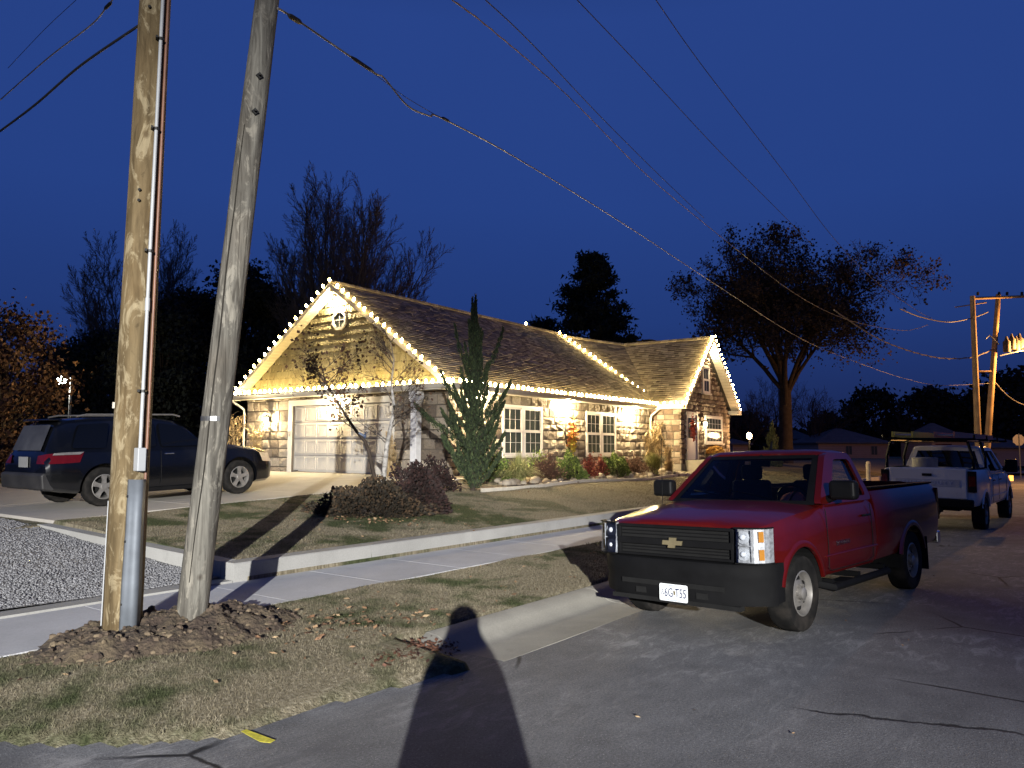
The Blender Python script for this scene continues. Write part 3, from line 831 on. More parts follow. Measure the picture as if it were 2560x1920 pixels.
# ---- garage door: four sections of eight ribbed panels
gd = MB(); gd.bx(.10,.14,GD[0],GD[1],FL,GD[3]); gdo = gd.build('garage_door', m_door, house)
pw, ph = .52, .44
pm = MB(); fr = .025
for (a,b,c_,d) in ((-.5,.5,-.5,-.5+.07),(-.5,.5,.43,.5),(-.5,-.44,-.43,.43),(.44,.5,-.43,.43)): pm.bx(-.03,0,a*pw,b*pw,c_*ph,d*ph)
nb = 7
for i in range(nb):
    y0 = -.44*pw+.88*pw*i/nb; pm.bx(-.012,0,y0+.012,y0+.88*pw/nb-.004,-.43*ph,.43*ph)
pme = pm.mesh('door_panel'); pme.materials.append(m_door)
for r_i in range(4):
    zc = FL+.045+ (GD[3]-FL-.06)*(r_i+.5)/4
    for c_i in range(8):
        yc = GD[0]+.05+(GD[1]-GD[0]-.1)*(c_i+.5)/8
        mobj('door_panel', pme, None, gdo, Matrix.Translation((.0985,yc,zc)))
m = MB()
for r_i in (1,2,3): zc = FL+.03+(GD[3]-FL-.03)*r_i/4; m.bx(.093,.0985,GD[0],GD[1],zc-.006,zc+.006)
m.build('section_joint', m_dull, gdo)
m = MB()
for s0 in (GD[1]-.26,GD[0]+.02): m.bx(.085,.0975,s0,s0+.24,FL+.06,FL+.085); m.bx(.085,.0975,s0,s0+.24,2.62,2.645)
for s0 in (4.71,4.93): m.tube([(.09,s0,2.12),(.055,s0,2.15),(.055,s0,2.36),(.09,s0,2.39)], .011, 6)
m.build('door_hardware', m_black, gdo)
m = MB(); m.bx(-.03,.098,GD[1]+.002,GD[1]+.21,FL-.02,3.5); m.bx(-.03,.098,GD[0]-.21,GD[0]-.002,FL-.02,3.5); m.bx(-.032,.098,GD[0]-.208,GD[1]+.208,GD[3]+.002,3.502)
m.build('door_trim', m_trim, house, bevel=.006)
m = MB(); m.box((-.045,GD[1]+.10,2.32),(.03,.08,.20)); m.build('keypad', plain('keypad_grey',(.35,.33,.3),.5), house, bevel=.006)

# ---- windows
def win_pair(t0, t1, z0, z1, y=-.03, cols=3, rows=2, panes=2, name='window', plane='s', mw=.10):
    m = MB(); q = MB(); mu = MB(); ra = MB(); d = .12
    W_ = t1-t0; n = panes
    m.bx(t0,t1,y-.03,y+d,z1-.10,z1); m.bx(t0,t1,y-.03,y+d,z0,z0+.09)
    m.bx(t0,t0+.09,y-.03,y+d,z0+.09,z1-.10); m.bx(t1-.09,t1,y-.03,y+d,z0+.09,z1-.10)
    cw = (W_-.18-(n-1)*mw*1.6)/n
    for i in range(n):
        a = t0+.09+i*(cw+mw*1.6); b = a+cw
        if i: m.bx(a-mw*1.6,a,y-.025,y+d,z0+.09,z1-.10)
        zc = (z0+z1)/2
        for (c0,c1,off) in ((z0+.09,zc,0.02),(zc,z1-.10,.045)):
            yy = y+off-.042
            ra.bx(a+.001,b-.001,yy-.01,yy+.03,c0+.001,c0+.05); ra.bx(a+.001,b-.001,yy-.01,yy+.03,c1-.045,c1-.001)
            ra.bx(a+.001,a+.05,yy-.01,yy+.03,c0+.05,c1-.045); ra.bx(b-.05,b-.001,yy-.01,yy+.03,c0+.05,c1-.045)
            q.bx(a+.05,b-.05,yy+.008,yy+.014,c0+.05,c1-.045)
            for j in range(1,cols): x = a+.05+(b-a-.1)*j/cols; mu.bx(x-.0055,x+.0055,yy+.001,yy+.0075,c0+.05,c1-.045)
            for j in range(1,rows): zz = c0+.05+(c1-c0-.095)*j/rows; mu.bx(a+.05,b-.05,yy+.0005,yy+.007,zz-.0055,zz+.0055)
    f = m.build(name, m_vinyl, house, bevel=.005)
    ra.build('sash', m_vinyl, f); q.build('pane', m_pane, f); mu.build('muntin', m_vinyl, f)
    s = MB(); s.bx(t0-.03,t1+.03,y-.10,y-.031,z0-.02,z0+.045); s.build('sill', m_trim, f)
    return f
win_pair(*WIN1); win_pair(*WIN2)
m = MB()
for t0,t1,z0,z1 in (WIN1,WIN2): pass

# ---- downspouts
def spout(pts, name='downspout'): 
    m = MB(); m.tube(pts, .042, 8); return m.build(name, m_gut, house, smooth=40)
spout([(13.55,-.56,3.66),(13.55,-.56,3.58),(13.55,-.20,3.32),(13.55,-.16,3.2),(13.55,-.16,.95)])
spout([(-.52,10.2,3.66),(-.52,10.2,3.56),(-.16,9.95,3.25),(-.13,9.93,3.1),(-.13,9.93,1.0)])

# ---- post at the porch corner
m = MB(); m.box((-.30,1.0,2.25),(.24,.24,2.66)); m.box((-.30,1.0,.99),(.30,.30,.16)); m.box((-.30,1.0,3.50),(.32,.34,.14))
m.prism([(.88,3.42),(.74,3.42),(.74,3.38),(.88,3.16)], -.38, -.22, 'YZ'); m.prism([(1.12,3.42),(1.26,3.42),(1.26,3.38),(1.12,3.16)], -.38, -.22, 'YZ')
m.build('porch_post', plain('post_paint', (.62,.61,.60), .7, .1, 6), house, bevel=.01)

# ---- wing with the steep stone gable
wj = MB()
wb = MB(); wb.bx(13.82,19.73,-1.42,-1.15,.5,3.6); wb.prism([(13.82,3.6),(19.73,3.6),(16.78,6.55)], -1.42, -1.2, 'XZ'); wb.bx(13.82,14.1,-1.4,-.02,.5,3.7); wb.bx(19.45,19.73,-1.15,8,.5,3.7)
wing = wb.build('wing_wall', m_mortar, house)
WD = (14.40,15.46,1.38,3.38); WW = (16.5,18.62,2.08,3.42); WU = (16.25,17.12,4.40,5.74)
stone_face(None, PM((0,-1.425,0),(1,0)), 13.8, 19.75, 1.2, 3.6, (WD,WW), w=(.2,.46), h=(.16,.28), joined=wj, depth=.085)
stone_face(None, PM((0,-1.425,0),(1,0)), 13.8, 19.75, 3.6, 6.6, (WU,), w=(.2,.46), h=(.16,.28), top=lambda z,a,b: (13.8+(z-3.6)*1.0, 19.75-(z-3.6)*1.0), joined=wj, depth=.085)
stone_face(None, PM((13.815,-.02,0),(0,-1)), 0, 1.40, 1.2, 3.6, (), w=(.22,.5), h=(.2,.34), joined=wj, depth=.05)
o = wj.build('wing_stones', m_rockf, wing, fixn=False); o['kind'] = 'stuff'
m = MB(); m.bx(13.72,19.85,-1.50,-1.43,.6,1.195); m.bx(13.70,13.81,-1.49,-.02,.6,1.19); m.build('plinth', plain('plinth_stone',(.22,.19,.15),.9,.2,4), wing)
win_pair(*WU, y=-1.50, cols=2, rows=1, panes=1)
wwin = win_pair(*WW, y=-1.50, cols=5, rows=2, panes=1)
m = MB(); m.bx(WW[0]+.15,WW[1]-.15,-1.478,-1.474,WW[2]+.15,WW[3]-.14); m.build('lit_blind', emis('room_glow', (1,.72,.32), .55), wwin)
m = MB(); m.bx(WD[0]-.1,WD[0],-1.55,-1.3,WD[2],WD[3]+.12); m.bx(WD[1],WD[1]+.1,-1.55,-1.3,WD[2],WD[3]+.12); m.bx(WD[0],WD[1],-1.56,-1.3,WD[3],WD[3]+.122)
df = m.build('front_door', m_trim, house)
m = MB(); m.bx(WD[0]+.01,WD[1]-.01,-1.49,-1.45,WD[2],WD[3]); m.build('door_leaf', plain('door_white',(.68,.66,.66),.4,.04,2), df)
m = MB(); m.bx(WD[0]+.16,WD[1]-.16,-1.498,-1.491,WD[2]+.95,WD[3]-.15); m.build('pane', m_pane, df)
m = MB(); m.tube([(WD[1]-.1,-1.50,2.35),(WD[1]-.1,-1.55,2.36),(WD[1]-.2,-1.55,2.36)], .012, 6); m.build('handle', m_black, df)
m = MB(); m.bx(14.15,16.3,-2.7,-1.51,.7,1.37); m.bx(14.0,16.4,-3.05,-2.702,.7,1.19); m.bx(13.9,16.5,-3.4,-3.052,.7,1.03); m.build('stoop', plain('stoop_stone',(.27,.24,.19),.9,.15,4), house, bevel=.01)

# ---- lamps on the house
m_lit = emis('lamp_glass_lit', (1,.80,.48), 28)
WARM = (1,.79,.46)
def can(t, s, z, power, name='eave_flood', radius=.07):
    m = MB(); m.cyl((t,s,z+.03),(t,s,z-.05),.085,12); o = m.build(name, m_gut, house)
    q = MB(); q.sphere((t,s,z-.07), .062, 10, 6); q.build('bulb', m_lit, o)
    lamp('POINT', (t,s,z-.20), power, WARM, o, radius); return o
for t in (1.35,6.42,11.62): can(t, -.30, 3.585, 1050, radius=.14)
can(-.26, 5.0, 3.585, 400)
can(-.20, RS_, 7.02, 420, radius=.05)
can(16.78, -1.66, 6.62, 260, radius=.05)
def lantern(o3, out, power):
    ax = Vector(out); p = Vector(o3); m = MB()
    m.box(p+ax*.02, (.06,.10,.16) if abs(ax.x) > .5 else (.10,.06,.16)); m.tube([p+ax*.03+Vector((0,0,.06)), p+ax*.12+Vector((0,0,.16)), p+ax*.17+Vector((0,0,.12))], .012, 6)
    c = p+ax*.17
    m.lathe([(.01,.14),(.10,.09),(.10,.075),(.02,.07)], c, 6); m.lathe([(.06,-.20),(.075,-.19),(.05,-.22)], c, 6)
    for k in range(6): a = k*math.pi/3; m.tube([c+Vector((.085*math.cos(a),.085*math.sin(a),.08)), c+Vector((.065*math.cos(a),.065*math.sin(a),-.19))], .006, 4)
    o = m.build('wall_lantern', m_black, house)
    q = MB(); q.lathe([(.055,-.18),(.075,.06)], c, 6); q.build('lantern_glass', m_lit, o)
    lamp('POINT', c+ax*.06+Vector((0,0,-.05)), power, WARM, o, .09)
lantern((-.09,8.43,2.85), (-1,0,0), 750)
lantern((16.02,-1.53,3.02), (0,-1,0), 260)

# ---- bulb strings clipped to the roof edges
bm_ = MB(); bm_.lathe([(.012,-.062),(.030,-.045),(.041,-.012),(.041,.012),(.030,.04),(.010,.066)], (0,0,.06), 8)
m_bulb = emis('bulb_warm', (1,.71,.26), 165)
bme = bm_.mesh('bulb', smooth=60); bme.materials.append(m_bulb)
m_wire = plain('string_wire', (.05,.045,.03), .6)
NB = 0
def string(label, pts, spacing, up, group='strings of round bulbs along the roof edges', jit=.012):
    global NB
    pts = [Vector(p) for p in pts]; up = Vector(up).normalized()
    root = empty('light_string', M=F @ Matrix.Translation(pts[0]), label=label, cat='string lights', group=group)
    m = MB(); o0 = pts[0]
    for a, b in zip(pts[:-1], pts[1:]):
        L = (b-a).length; k = max(1, round(L/spacing)); w = []
        for i in range(k+1):
            p = a+(b-a)*i/k; w.append(p-o0)
            if i < k:
                w.append(a+(b-a)*((i+.5)/k)-o0-Vector((0,0,.018)))
            if i == k and b is not pts[-1]: continue
            j = Vector((rnd.gauss(0,jit),rnd.gauss(0,jit),rnd.gauss(0,jit*.5)))
            d = (up+Vector((rnd.gauss(0,.10),rnd.gauss(0,.10),rnd.gauss(0,.10)))).normalized()
            mobj('bulb', bme, None, root, Matrix.Translation(p-o0+j) @ d.to_track_quat('Z','Y').to_matrix().to_4x4()); NB += 1
        m.tube(w, .007, 4)
    m.build('wire', m_wire, root)
n1_ = (0,0,1)
g_ = 3.775
string('string of warm bulbs along the gutter across the garage front', [(-.52,10.3,g_),(-.52,-.45,g_)], .30, n1_)
string('longest string of warm bulbs, along the gutter over the two paired windows', [(-.40,-.56,g_),(13.85,-.56,g_)], .30, n1_)
string('string of warm bulbs up the left rake of the shingled garage gable', [(-.44,10.35,EV+.04),(-.44,RS_,RZ+.05)], .345, (0,.56,.83))
string('string of warm bulbs down the right rake of the shingled garage gable', [(-.44,RS_-.35,RZ-.20),(-.44,-.40,EV+.04)], .335, (0,-.56,.83))
string('string of warm bulbs slanting down the middle of the long roof', [(14.0,RS_-.05,RZ+.03),(14.0,-.40,EV+.06)], .345, (0,-.56,.83))
string('shortest string of warm bulbs, on the gutter between downspout and stone gable', [(13.28,-.62,g_),(13.28,-1.84,g_)], .30, n1_)
string('string of warm bulbs up the left rake of the steep stone gable', [(13.40,-1.88,EV+.05),(16.70,-1.88,7.03)], .285, (-.7,0,.7))
string('string of warm bulbs down the right rake of the steep stone gable', [(16.85,-1.88,7.08),(20.16,-1.88,EV+.05)], .27, (.7,0,.7))
print('BULBS', NB)
lone = empty('lone_bulb', M=F @ Matrix.Translation((11.2,RS_,RZ+.10)), label='single white bulb alone on the ridge of the long roof', cat='bulb')
mobj('glass', bme, None, lone); m = MB(); m.cyl((0,0,-.1),(0,0,.0),.018,8); m.build('socket', m_black, lone)

# ================================================================ vehicles   (+x forward, +y left, origin under the front axle)
m_red = NT('red_paint'); g_ = m_red.noise(3, 4); m_red = m_red.set(m_red.ramp(g_, (.3,(.066,.0032,.0022)), (.7,(.084,.0042,.003))), .3, spec=.4, coat=.6)
m_white = NT('white_paint'); g_ = m_white.noise(2, 5); m_white = m_white.set(m_white.ramp(g_, (.3,(.58,.56,.52)), (.75,(.70,.68,.63))), .3, coat=.4)
t_ = NT('dark_paint'); d_ = t_.noise(1.6, 6); m_navy = t_.set(t_.mix(t_.ramp(d_, (.5,0.), (.8,.12)), (.003,.0035,.005), (.05,.047,.042)), .2, coat=.6)
t_ = NT('dusty_rear'); d_ = t_.noise(2.2, 6); m_dusty = t_.set(t_.mix(t_.ramp(d_, (.3,.2), (.7,.7)), (.006,.006,.007), (.055,.052,.05)), .6)
m_tyre = plain('tyre_rubber', (.012,.0115,.011), .9, .3, 9, dirt=((.035,.03,.026), 5))
m_plast = plain('black_plastic', (.007,.007,.0075), .45, .2, 6)
m_plastm = plain('matt_plastic', (.0055,.0055,.006), .75, .2, 6)
m_steel = plain('wheel_silver', (.26,.245,.225), .42, .2, 9, metal=.5)
m_chrome = plain('chrome', (.75,.75,.76), .12, .03, 3, metal=1.0)
m_darkglass = NT('tinted_glass').set((.003,.0035,.0045), .04, spec=.5)
m_clear = glass('clear_glass')
m_lens = glass('lens_glass', (.95,.95,.95))
m_amber = plain('amber_lens', (.45,.19,.02), .25, .1, 20)
m_redlens = plain('red_lens', (.085,.004,.005), .12, .1, 10)
m_platew = plain('plate_white', (.78,.80,.80), .5, .03, 10)
m_ink = plain('plate_ink', (.02,.03,.09), .5)
m_cloth = plain('seat_cloth', (.035,.038,.05), .9, .2, 10)
m_pink = plain('coral_cloth', (.85,.22,.18), .85, .1, 10)
m_refl = plain('reflector_silver', (.42,.44,.47), .35, .35, 30, metal=.3)
m_refl2 = plain('reflector_bowl', (.62,.66,.72), .25, .25, 40, metal=.2)
m_gold = plain('brushed_gold', (.62,.52,.30), .3, .1, 10, metal=.8)
m_under = plain('underbody', (.012,.012,.012), .9)

def loft(stations, closed=True):
    "stations: (x, [(y,z)...]) half sections from bottom centre to top centre -> mirrored closed skin"
    m = MB(); rings = []
    for x, pts in stations:
        full = [(x,y,z) for y,z in pts] + [(x,-y,z) for y,z in reversed(pts[1:-1])]
        rings.append(full)
    n = len(rings[0]); m.v = [p for r in rings for p in r]
    for i in range(len(rings)-1):
        for k in range(n): m.f.append([i*n+k, i*n+(k+1)%n, (i+1)*n+(k+1)%n, (i+1)*n+k]); m.r.append(.5)
    m.f.append(list(range(n-1,-1,-1))); m.f.append([(len(rings)-1)*n+k for k in range(n)]); m.r += [.5,.5]
    return m
def dense(st, k=3):
    out = []
    for a, b in zip(st[:-1], st[1:]):
        for i in range(k):
            f = i/k; out.append((a[0]+(b[0]-a[0])*f, [(p[0]+(q[0]-p[0])*f, p[1]+(q[1]-p[1])*f) for p, q in zip(a[1], b[1])]))
    return out+[st[-1]]
def cut(o, cutters):
    col_o = []
    for m in cutters:
        c = m.build('cutter', None, o.parent); col_o.append(c)
        b = o.modifiers.new('b', 'BOOLEAN'); b.object = c; b.operation = 'DIFFERENCE'; b.solver = 'FAST'
    bpy.context.view_layer.update()
    dg = bpy.context.evaluated_depsgraph_get()
    me = bpy.data.meshes.new_from_object(o.evaluated_get(dg))
    mats = [x for x in o.data.materials]; o.modifiers.clear(); o.data = me
    me.materials.clear()
    for x in mats: me.materials.append(x)
    me.polygons.foreach_set('use_smooth', [True]*len(me.polygons)); me.set_sharp_from_angle(angle=R(32))
    for c in col_o: bpy.data.objects.remove(c)
    return o
def cyl_y(x, z, r, y0, y1, n=40):
    m = MB(); m.prism([(x+r*math.cos(2*math.pi*k/n), z+r*math.sin(2*math.pi*k/n)) for k in range(n)], y0, y1, 'XZ'); return m
def ringstrip(outer, inner, f, th):
    "frame between two outlines (x,z) lying on the surface y=f(x,z), thickness th inward (towards y=0)"
    m = MB(); n = len(outer)
    for side in (1,-1):
        b = len(m.v)
        for q in (outer, inner):
            for x, z in q: m.v.append((x, side*f(x,z), z))
        for q in (outer, inner):
            for x, z in q: m.v.append((x, side*(f(x,z)-th), z))
        for k in range(n):
            l = (k+1) % n
            for F_ in ([k,l,n+l,n+k],[2*n+k,3*n+k,3*n+l,2*n+l],[n+k,n+l,3*n+l,3*n+k],[k,2*n+k,2*n+l,l]): m.f.append([b+i for i in F_]); m.r.append(.5)
    return m
def rounded(pts, r, n=4):
    out = []; k = len(pts)
    for i in range(k):
        p, a, b = Vector(pts[i]), Vector(pts[i-1]), Vector(pts[(i+1)%k])
        ra = min(r, (a-p).length*.45); rb = min(r, (b-p).length*.45)
        p0, p1 = p+(a-p).normalized()*ra, p+(b-p).normalized()*rb
        for j in range(n+1):
            t = j/n; q = p0*(1-t)**2 + p*2*t*(1-t) + p1*t*t; out.append((q.x, q.y))
    return out
def wheel(parent, x, y, r=.385, w=.245, style='steel', side=1, rim_r=None, name='wheel', steer=0):
    root = empty(name); root.parent = parent; root.location = (x, y, r); root.rotation_euler = (0,0,steer)
    rr = rim_r or r*.57
    m = MB(); h = w/2
    prof = [(rr,-h*.80),(rr+.02,-h*.92),(r*.86,-h),(r*.955,-h*.90),(r*.99,-h*.72),(r,-h*.4),(r,h*.4),(r*.99,h*.72),(r*.955,h*.90),(r*.86,h),(rr+.02,h*.92),(rr,h*.80),(rr-.02,h*.2),(rr-.02,-h*.2)]
    n = 48
    for pr, hh in prof:
        for k in range(n):
            a = 2*math.pi*k/n; q = pr
            if pr > r*.98 and k % 2: q -= .008
            m.v.append((q*math.cos(a), hh, q*math.sin(a)))
    np_ = len(prof)
    for i in range(np_):
        for k in range(n): m.f.append([i*n+k, i*n+(k+1)%n, ((i+1)%np_)*n+(k+1)%n, ((i+1)%np_)*n+k]); m.r.append(.5)
    m.build('tyre', m_tyre, root, smooth=30)
    s = side; rm = MB()
    if style == 'steel':
        # dished disc with oval windows
        rm.lathe([(rr+.008,s*h*.86),(rr-.005,s*h*.90),(rr-.022,s*h*.62),(rr*.86,s*h*.30),(rr*.70,s*h*.42),(rr*.46,s*h*.62),(rr*.36,s*h*.60),(.004,s*h*.60)][::s], (0,0,0), 40, 'Y', cap=False)
        rim = rm.build('rim', m_steel, root, smooth=40)
        hl = MB(); nh = 6
        for k in range(nh):
            a = 2*math.pi*(k+.5)/nh; c = rr*.66; pts = []
            for j in range(10):
                b = 2*math.pi*j/10; u = rr*.135*math.cos(b); v = rr*.20*math.sin(b)
                pts.append(((c+u)*math.cos(a)-v*math.sin(a), (c+u)*math.sin(a)+v*math.cos(a)))
            hl.prism(pts, s*h*.40, s*h*.50, 'XZ')
        hl.build('rim_window', m_under, rim)
        hb = MB(); hb.lathe([(rr*.30,s*h*.55),(rr*.28,s*h*.95),(rr*.2,s*h*1.05),(.004,s*h*1.07)][::s], (0,0,0), 20, 'Y')
        for k in range(6):
            a = 2*math.pi*k/6; hb.cyl((rr*.38*math.cos(a),s*h*.55,rr*.38*math.sin(a)), (rr*.38*math.cos(a),s*h*.82,rr*.38*math.sin(a)), .017, 6)
        hb.build('hub', m_steel, root, smooth=40)
    else:
        rm.lathe([(rr+.008,s*h*.86),(rr-.006,s*h*.90),(rr-.03,s*h*.55),(rr-.035,0),(rr-.05,0),(rr-.045,s*h*.5)][::s], (0,0,0), 40, 'Y', cap=False)
        ns = 5
        for k in range(ns):
            a = 2*math.pi*k/ns+.3; pts = []
            for (u,v) in ((.02,-.05),(rr*.55,-.036),(rr-.015,-.055),(rr-.015,.055),(rr*.55,.036),(.02,.05)):
                pts.append((u*math.cos(a)-v*math.sin(a), u*math.sin(a)+v*math.cos(a)))
            rm.prism(pts, s*h*.55, s*h*.82, 'XZ')
        rim = rm.build('rim', m_steel, root, smooth=40)
        dk = MB(); dk.lathe([(rr-.04,s*h*.1),(rr-.04,s*h*.12),(.01,s*h*.15)][::s], (0,0,0), 24, 'Y'); dk.build('brake_shadow', m_under, rim)
        hb = MB(); hb.lathe([(.07,s*h*.8),(.06,s*h*.9),(.004,s*h*.92)][::s], (0,0,0), 16, 'Y'); hb.build('hub', m_steel, root, smooth=40)
    return root
def text(s, size, mat, parent, M, name='lettering', ext=.0015, align='CENTER', sx=1.0, space=1.0):
    c = bpy.data.curves.new(name, 'FONT'); c.body = s; c.size = size; c.extrude = ext; c.align_x = align; c.align_y = 'CENTER'; c.space_character = space
    c.resolution_u = 2; o0 = bpy.data.objects.new(name, c); col.objects.link(o0)
    bpy.context.view_layer.update()
    me = bpy.data.meshes.new_from_object(o0.evaluated_get(bpy.context.evaluated_depsgraph_get())); bpy.data.objects.remove(o0)
    me.materials.clear(); me.materials.append(mat)
    o = bpy.data.objects.new(name, me); col.objects.link(o); o.parent = parent; o.matrix_local = M @ Matrix.Diagonal((sx,1,1,1)); return o
def FR(o, x, y):  # frame with given x and y axes
    x, y = Vector(x).normalized(), Vector(y).normalized(); z = x.cross(y); m = Matrix.Identity(4)
    for i in range(3): m[i][0], m[i][1], m[i][2] = x[i], y[i], z[i]
    return Matrix.Translation(o) @ m

def pickup(loc, heading, roll, paint, o):
    L = o['label']
    root = empty(o['name'], label=L, cat='pickup truck')
    root.matrix_world = Matrix.Translation(loc) @ Matrix.Rotation(heading, 4, 'Z') @ Matrix.Rotation(roll, 4, 'X')
    wb, cb, tail = o['wb'], o['cab_back'], o['tail']; r = o['r']; dz = o.get('lift', 0)
    def sec(w, zb, zs, zt, in_=.15):
        k = .6 if in_ > .1 else 0
        return [(0,zb+dz),(w-.14,zb+dz),(w-.06,zb+.03+dz),(w-.03,zb+.10+dz),(w-.008,zb+.22+dz),(w,zb+.34+dz),(w-.004,zs-.30+dz),(w-.018,zs-.17+dz),(w-.042,zs-.08+dz),(w-.075,zs-.025+dz),(w-in_-.01,zs+.004+dz),(w*.60,zt-.004+dz),(w*.50,zt+.020*k+dz),(w*.2,zt+.026*k+dz),(0,zt+.028*k+dz)]
    st = [(.80,sec(.78,.70,1.07,1.085)),(.775,sec(.84,.62,1.085,1.105)),(.72,sec(.915,.56,1.10,1.125)),(.62,sec(.965,.52,1.12,1.15)),(.35,sec(.995,.50,1.16,1.20)),
          (0,sec(1.005,.48,1.20,1.235)),(-.40,sec(1.005,.47,1.23,1.262)),(-.62,sec(1.0,.46,1.245,1.27)),(-.70,sec(.998,.46,1.25,1.265,.08)),(-.76,sec(.998,.46,1.25,1.17,.06)),
          (cb+.02,sec(.998,.46,1.26,1.17,.06)),(cb,sec(.985,.47,1.24,1.16,.06))]
    body = loft(dense(st,3)).build('body', paint, root)
    cut(body, [cyl_y(.0,r+dz*.3,r*1.24,.62,1.3), cyl_y(.0,r+dz*.3,r*1.24,-1.3,-.62)])
    # bed
    bz = 1.36
    bst = [(cb-.03,sec(.985,.50,bz,bz)),(cb-.05,sec(.995,.48,bz,bz)),(-wb,sec(1.0,.50,bz+.01,bz+.01)),(tail+.16,sec(.995,.52,bz+.02,bz+.02)),(tail+.03,sec(.98,.56,bz+.02,bz+.02)),(tail,sec(.95,.60,bz+.01,bz+.01))]
    bed = loft(dense(bst,2)).build('bed', paint, root)
    bc = MB(); bc.bx(cb-.12, tail+.07, -.83, .83, .80+dz, 1.8)
    cut(bed, [cyl_y(-wb,r+dz*.3,r*1.22,.62,1.3), cyl_y(-wb,r+dz*.3,r*1.22,-1.3,-.62), bc])
    for s in (1,-1):
        m = MB(); m.bx(cb-.06, tail+.02, s*.86-.05, s*.86+.06, bz+.004+dz, bz+.026+dz); m.build('rail_cap', m_plastm, bed, bevel=.008)
    # painted lips round the wheel openings
    for x, rq in ((0,1.24),(-wb,1.22)):
        for s in (1,-1):
            m = MB(); n = 28
            for k in range(n+1):
                a = R(14)+R(152)*k/n
                for q_, yy in ((r*rq-.010,.975),(r*rq-.010,1.006),(r*rq+.012,1.012),(r*rq+.045,1.006),(r*rq+.075,.985)):
                    m.v.append((x+q_*math.cos(a), s*yy, r+dz*.3+q_*math.sin(a)))
            for k in range(n):
                for j in range(4): m.f.append([5*k+j,5*k+j+1,5*k+j+6,5*k+j+5]); m.r.append(.5)
            m.build('fender_lip', paint, root, smooth=60)
    # black arch liners
    for x in (0,-wb):
        for s in (1,-1):
            m = MB(); n = 16; rr_ = r*1.235
            for k in range(n+1):
                a = math.pi*k/n-.12+.24*0; 
                for yy in (s*.60, s*.975): m.v.append((x+rr_*math.cos(a), yy, r+dz*.3+rr_*math.sin(a)))
            for k in range(n): m.f.append([2*k,2*k+1,2*k+3,2*k+2]); m.r.append(.5)
            m.build('wheel_liner', m_under, root)
    m = MB(); m.bx(.6,tail+.2,-.60,.60,.42+dz,.62+dz); m.build('underbody', m_under, root)
    # cab
    x0, xr0, xr1, zr = -.52, o['roof0'], cb+.13, o['roof_z']+dz
    zb_ = 1.255+dz
    fy = lambda x, z: .965-(z-zb_)*.36-.02*max(0,(z-zb_))**2
    outer = rounded([(x0-.02,zb_-.01),(xr0+.02,zr-.035),(xr1,zr-.035),(cb+.01,zb_-.01)], .10)
    doors = o['windows']
    if len(doors) == 1:
        inner = rounded(doors[0], .07); fr = ringstrip(outer, inner, fy, .07).build('cab_frame', paint, root, smooth=40)
    else:
        fr = ringstrip(outer, rounded([(x0-.36,zb_+.03),(xr0-.06,zr-.11),(xr1-.02,zr-.11),(cb+.12,zb_+.03)], .07), fy, .07).build('cab_frame', paint, root, smooth=40)
        m = MB()
        for xa in o['pillars']:
            for s in (1,-1):
                vs = []
                for x, z in ((xa,zb_),(xa+.09,zb_),(xa+.07,zr-.08),(xa-.0,zr-.08)): vs += [(x,s*(fy(x,z)-.004),z),(x,s*(fy(x,z)-.05),z)]
                m.add(vs, [(0,2,4,6),(1,7,5,3),(0,1,3,2),(4,5,7,6),(2,3,5,4),(6,7,1,0)])
        m.build('door_pillar', m_plast, fr)
    gmat = m_clear if o['clear'] else m_darkglass
    for s in (1,-1):
        for wpts in (doors):
            q = rounded(wpts, .07); cx_ = sum(p[0] for p in q)/len(q); cz_ = sum(p[1] for p in q)/len(q)
            q = [(cx_+(x-cx_)*1.03, cz_+(z-cz_)*1.03) for x, z in q]
            m = MB(); m.add([(x, s*(fy(x,z)-.035), z) for x, z in q], [tuple(range(len(q)))]); m.build('side_window', gmat, root)
            g = MB(); k = len(q)
            q2 = [(cx_+(x-cx_)*.955, cz_+(z-cz_)*.93) for x, z in q]
            g.add([(x, s*(fy(x,z)-.030), z) for x, z in q]+[(x, s*(fy(x,z)-.028), z) for x, z in q2], [(i,(i+1)%k,k+(i+1)%k,k+i) for i in range(k)]); g.build('window_seal', m_plast, root)
    # roof
    def rsec(w, ze, zc): return [(0,ze-.05),(w-.05,ze-.05),(w,ze-.02),(w-.02,ze+.012),(w-.12,ze+.035),(w*.5,zc-.004),(0,zc)]
    ze = zr-.04
    rst = [(xr0+.05,rsec(.70,ze-.03,zr-.03)),(xr0-.02,rsec(.725,ze,zr+.005)),((xr0+xr1)/2,rsec(.745,ze+.008,zr+.022)),(xr1,rsec(.735,ze,zr+.008)),(xr1-.05,rsec(.71,ze-.03,zr-.03))]
    roof_ = loft(dense(rst,2)).build('cab_roof', paint, root, smooth=50)
    # windshield and rear window: bowed sheets with a black border
    def bow(xa, za, ya, xb, zb2, yb, bulge, inset=0, off=0):
        m = MB(); nu, nv = 10, 5
        for j in range(nv+1):
            f = j/nv; f = inset + f*(1-2*inset)
            for i in range(nu+1):
                u = (-1+2*i/nu)*(1-inset*1.3); y = u*(ya+(yb-ya)*f)
                m.v.append((xa+(xb-xa)*f + bulge*(1-u*u)+off, y, za+(zb2-za)*f))
        for j in range(nv):
            for i in range(nu): a = j*(nu+1)+i; m.f.append([a,a+1,a+nu+2,a+nu+1]); m.r.append(.5)
        return m
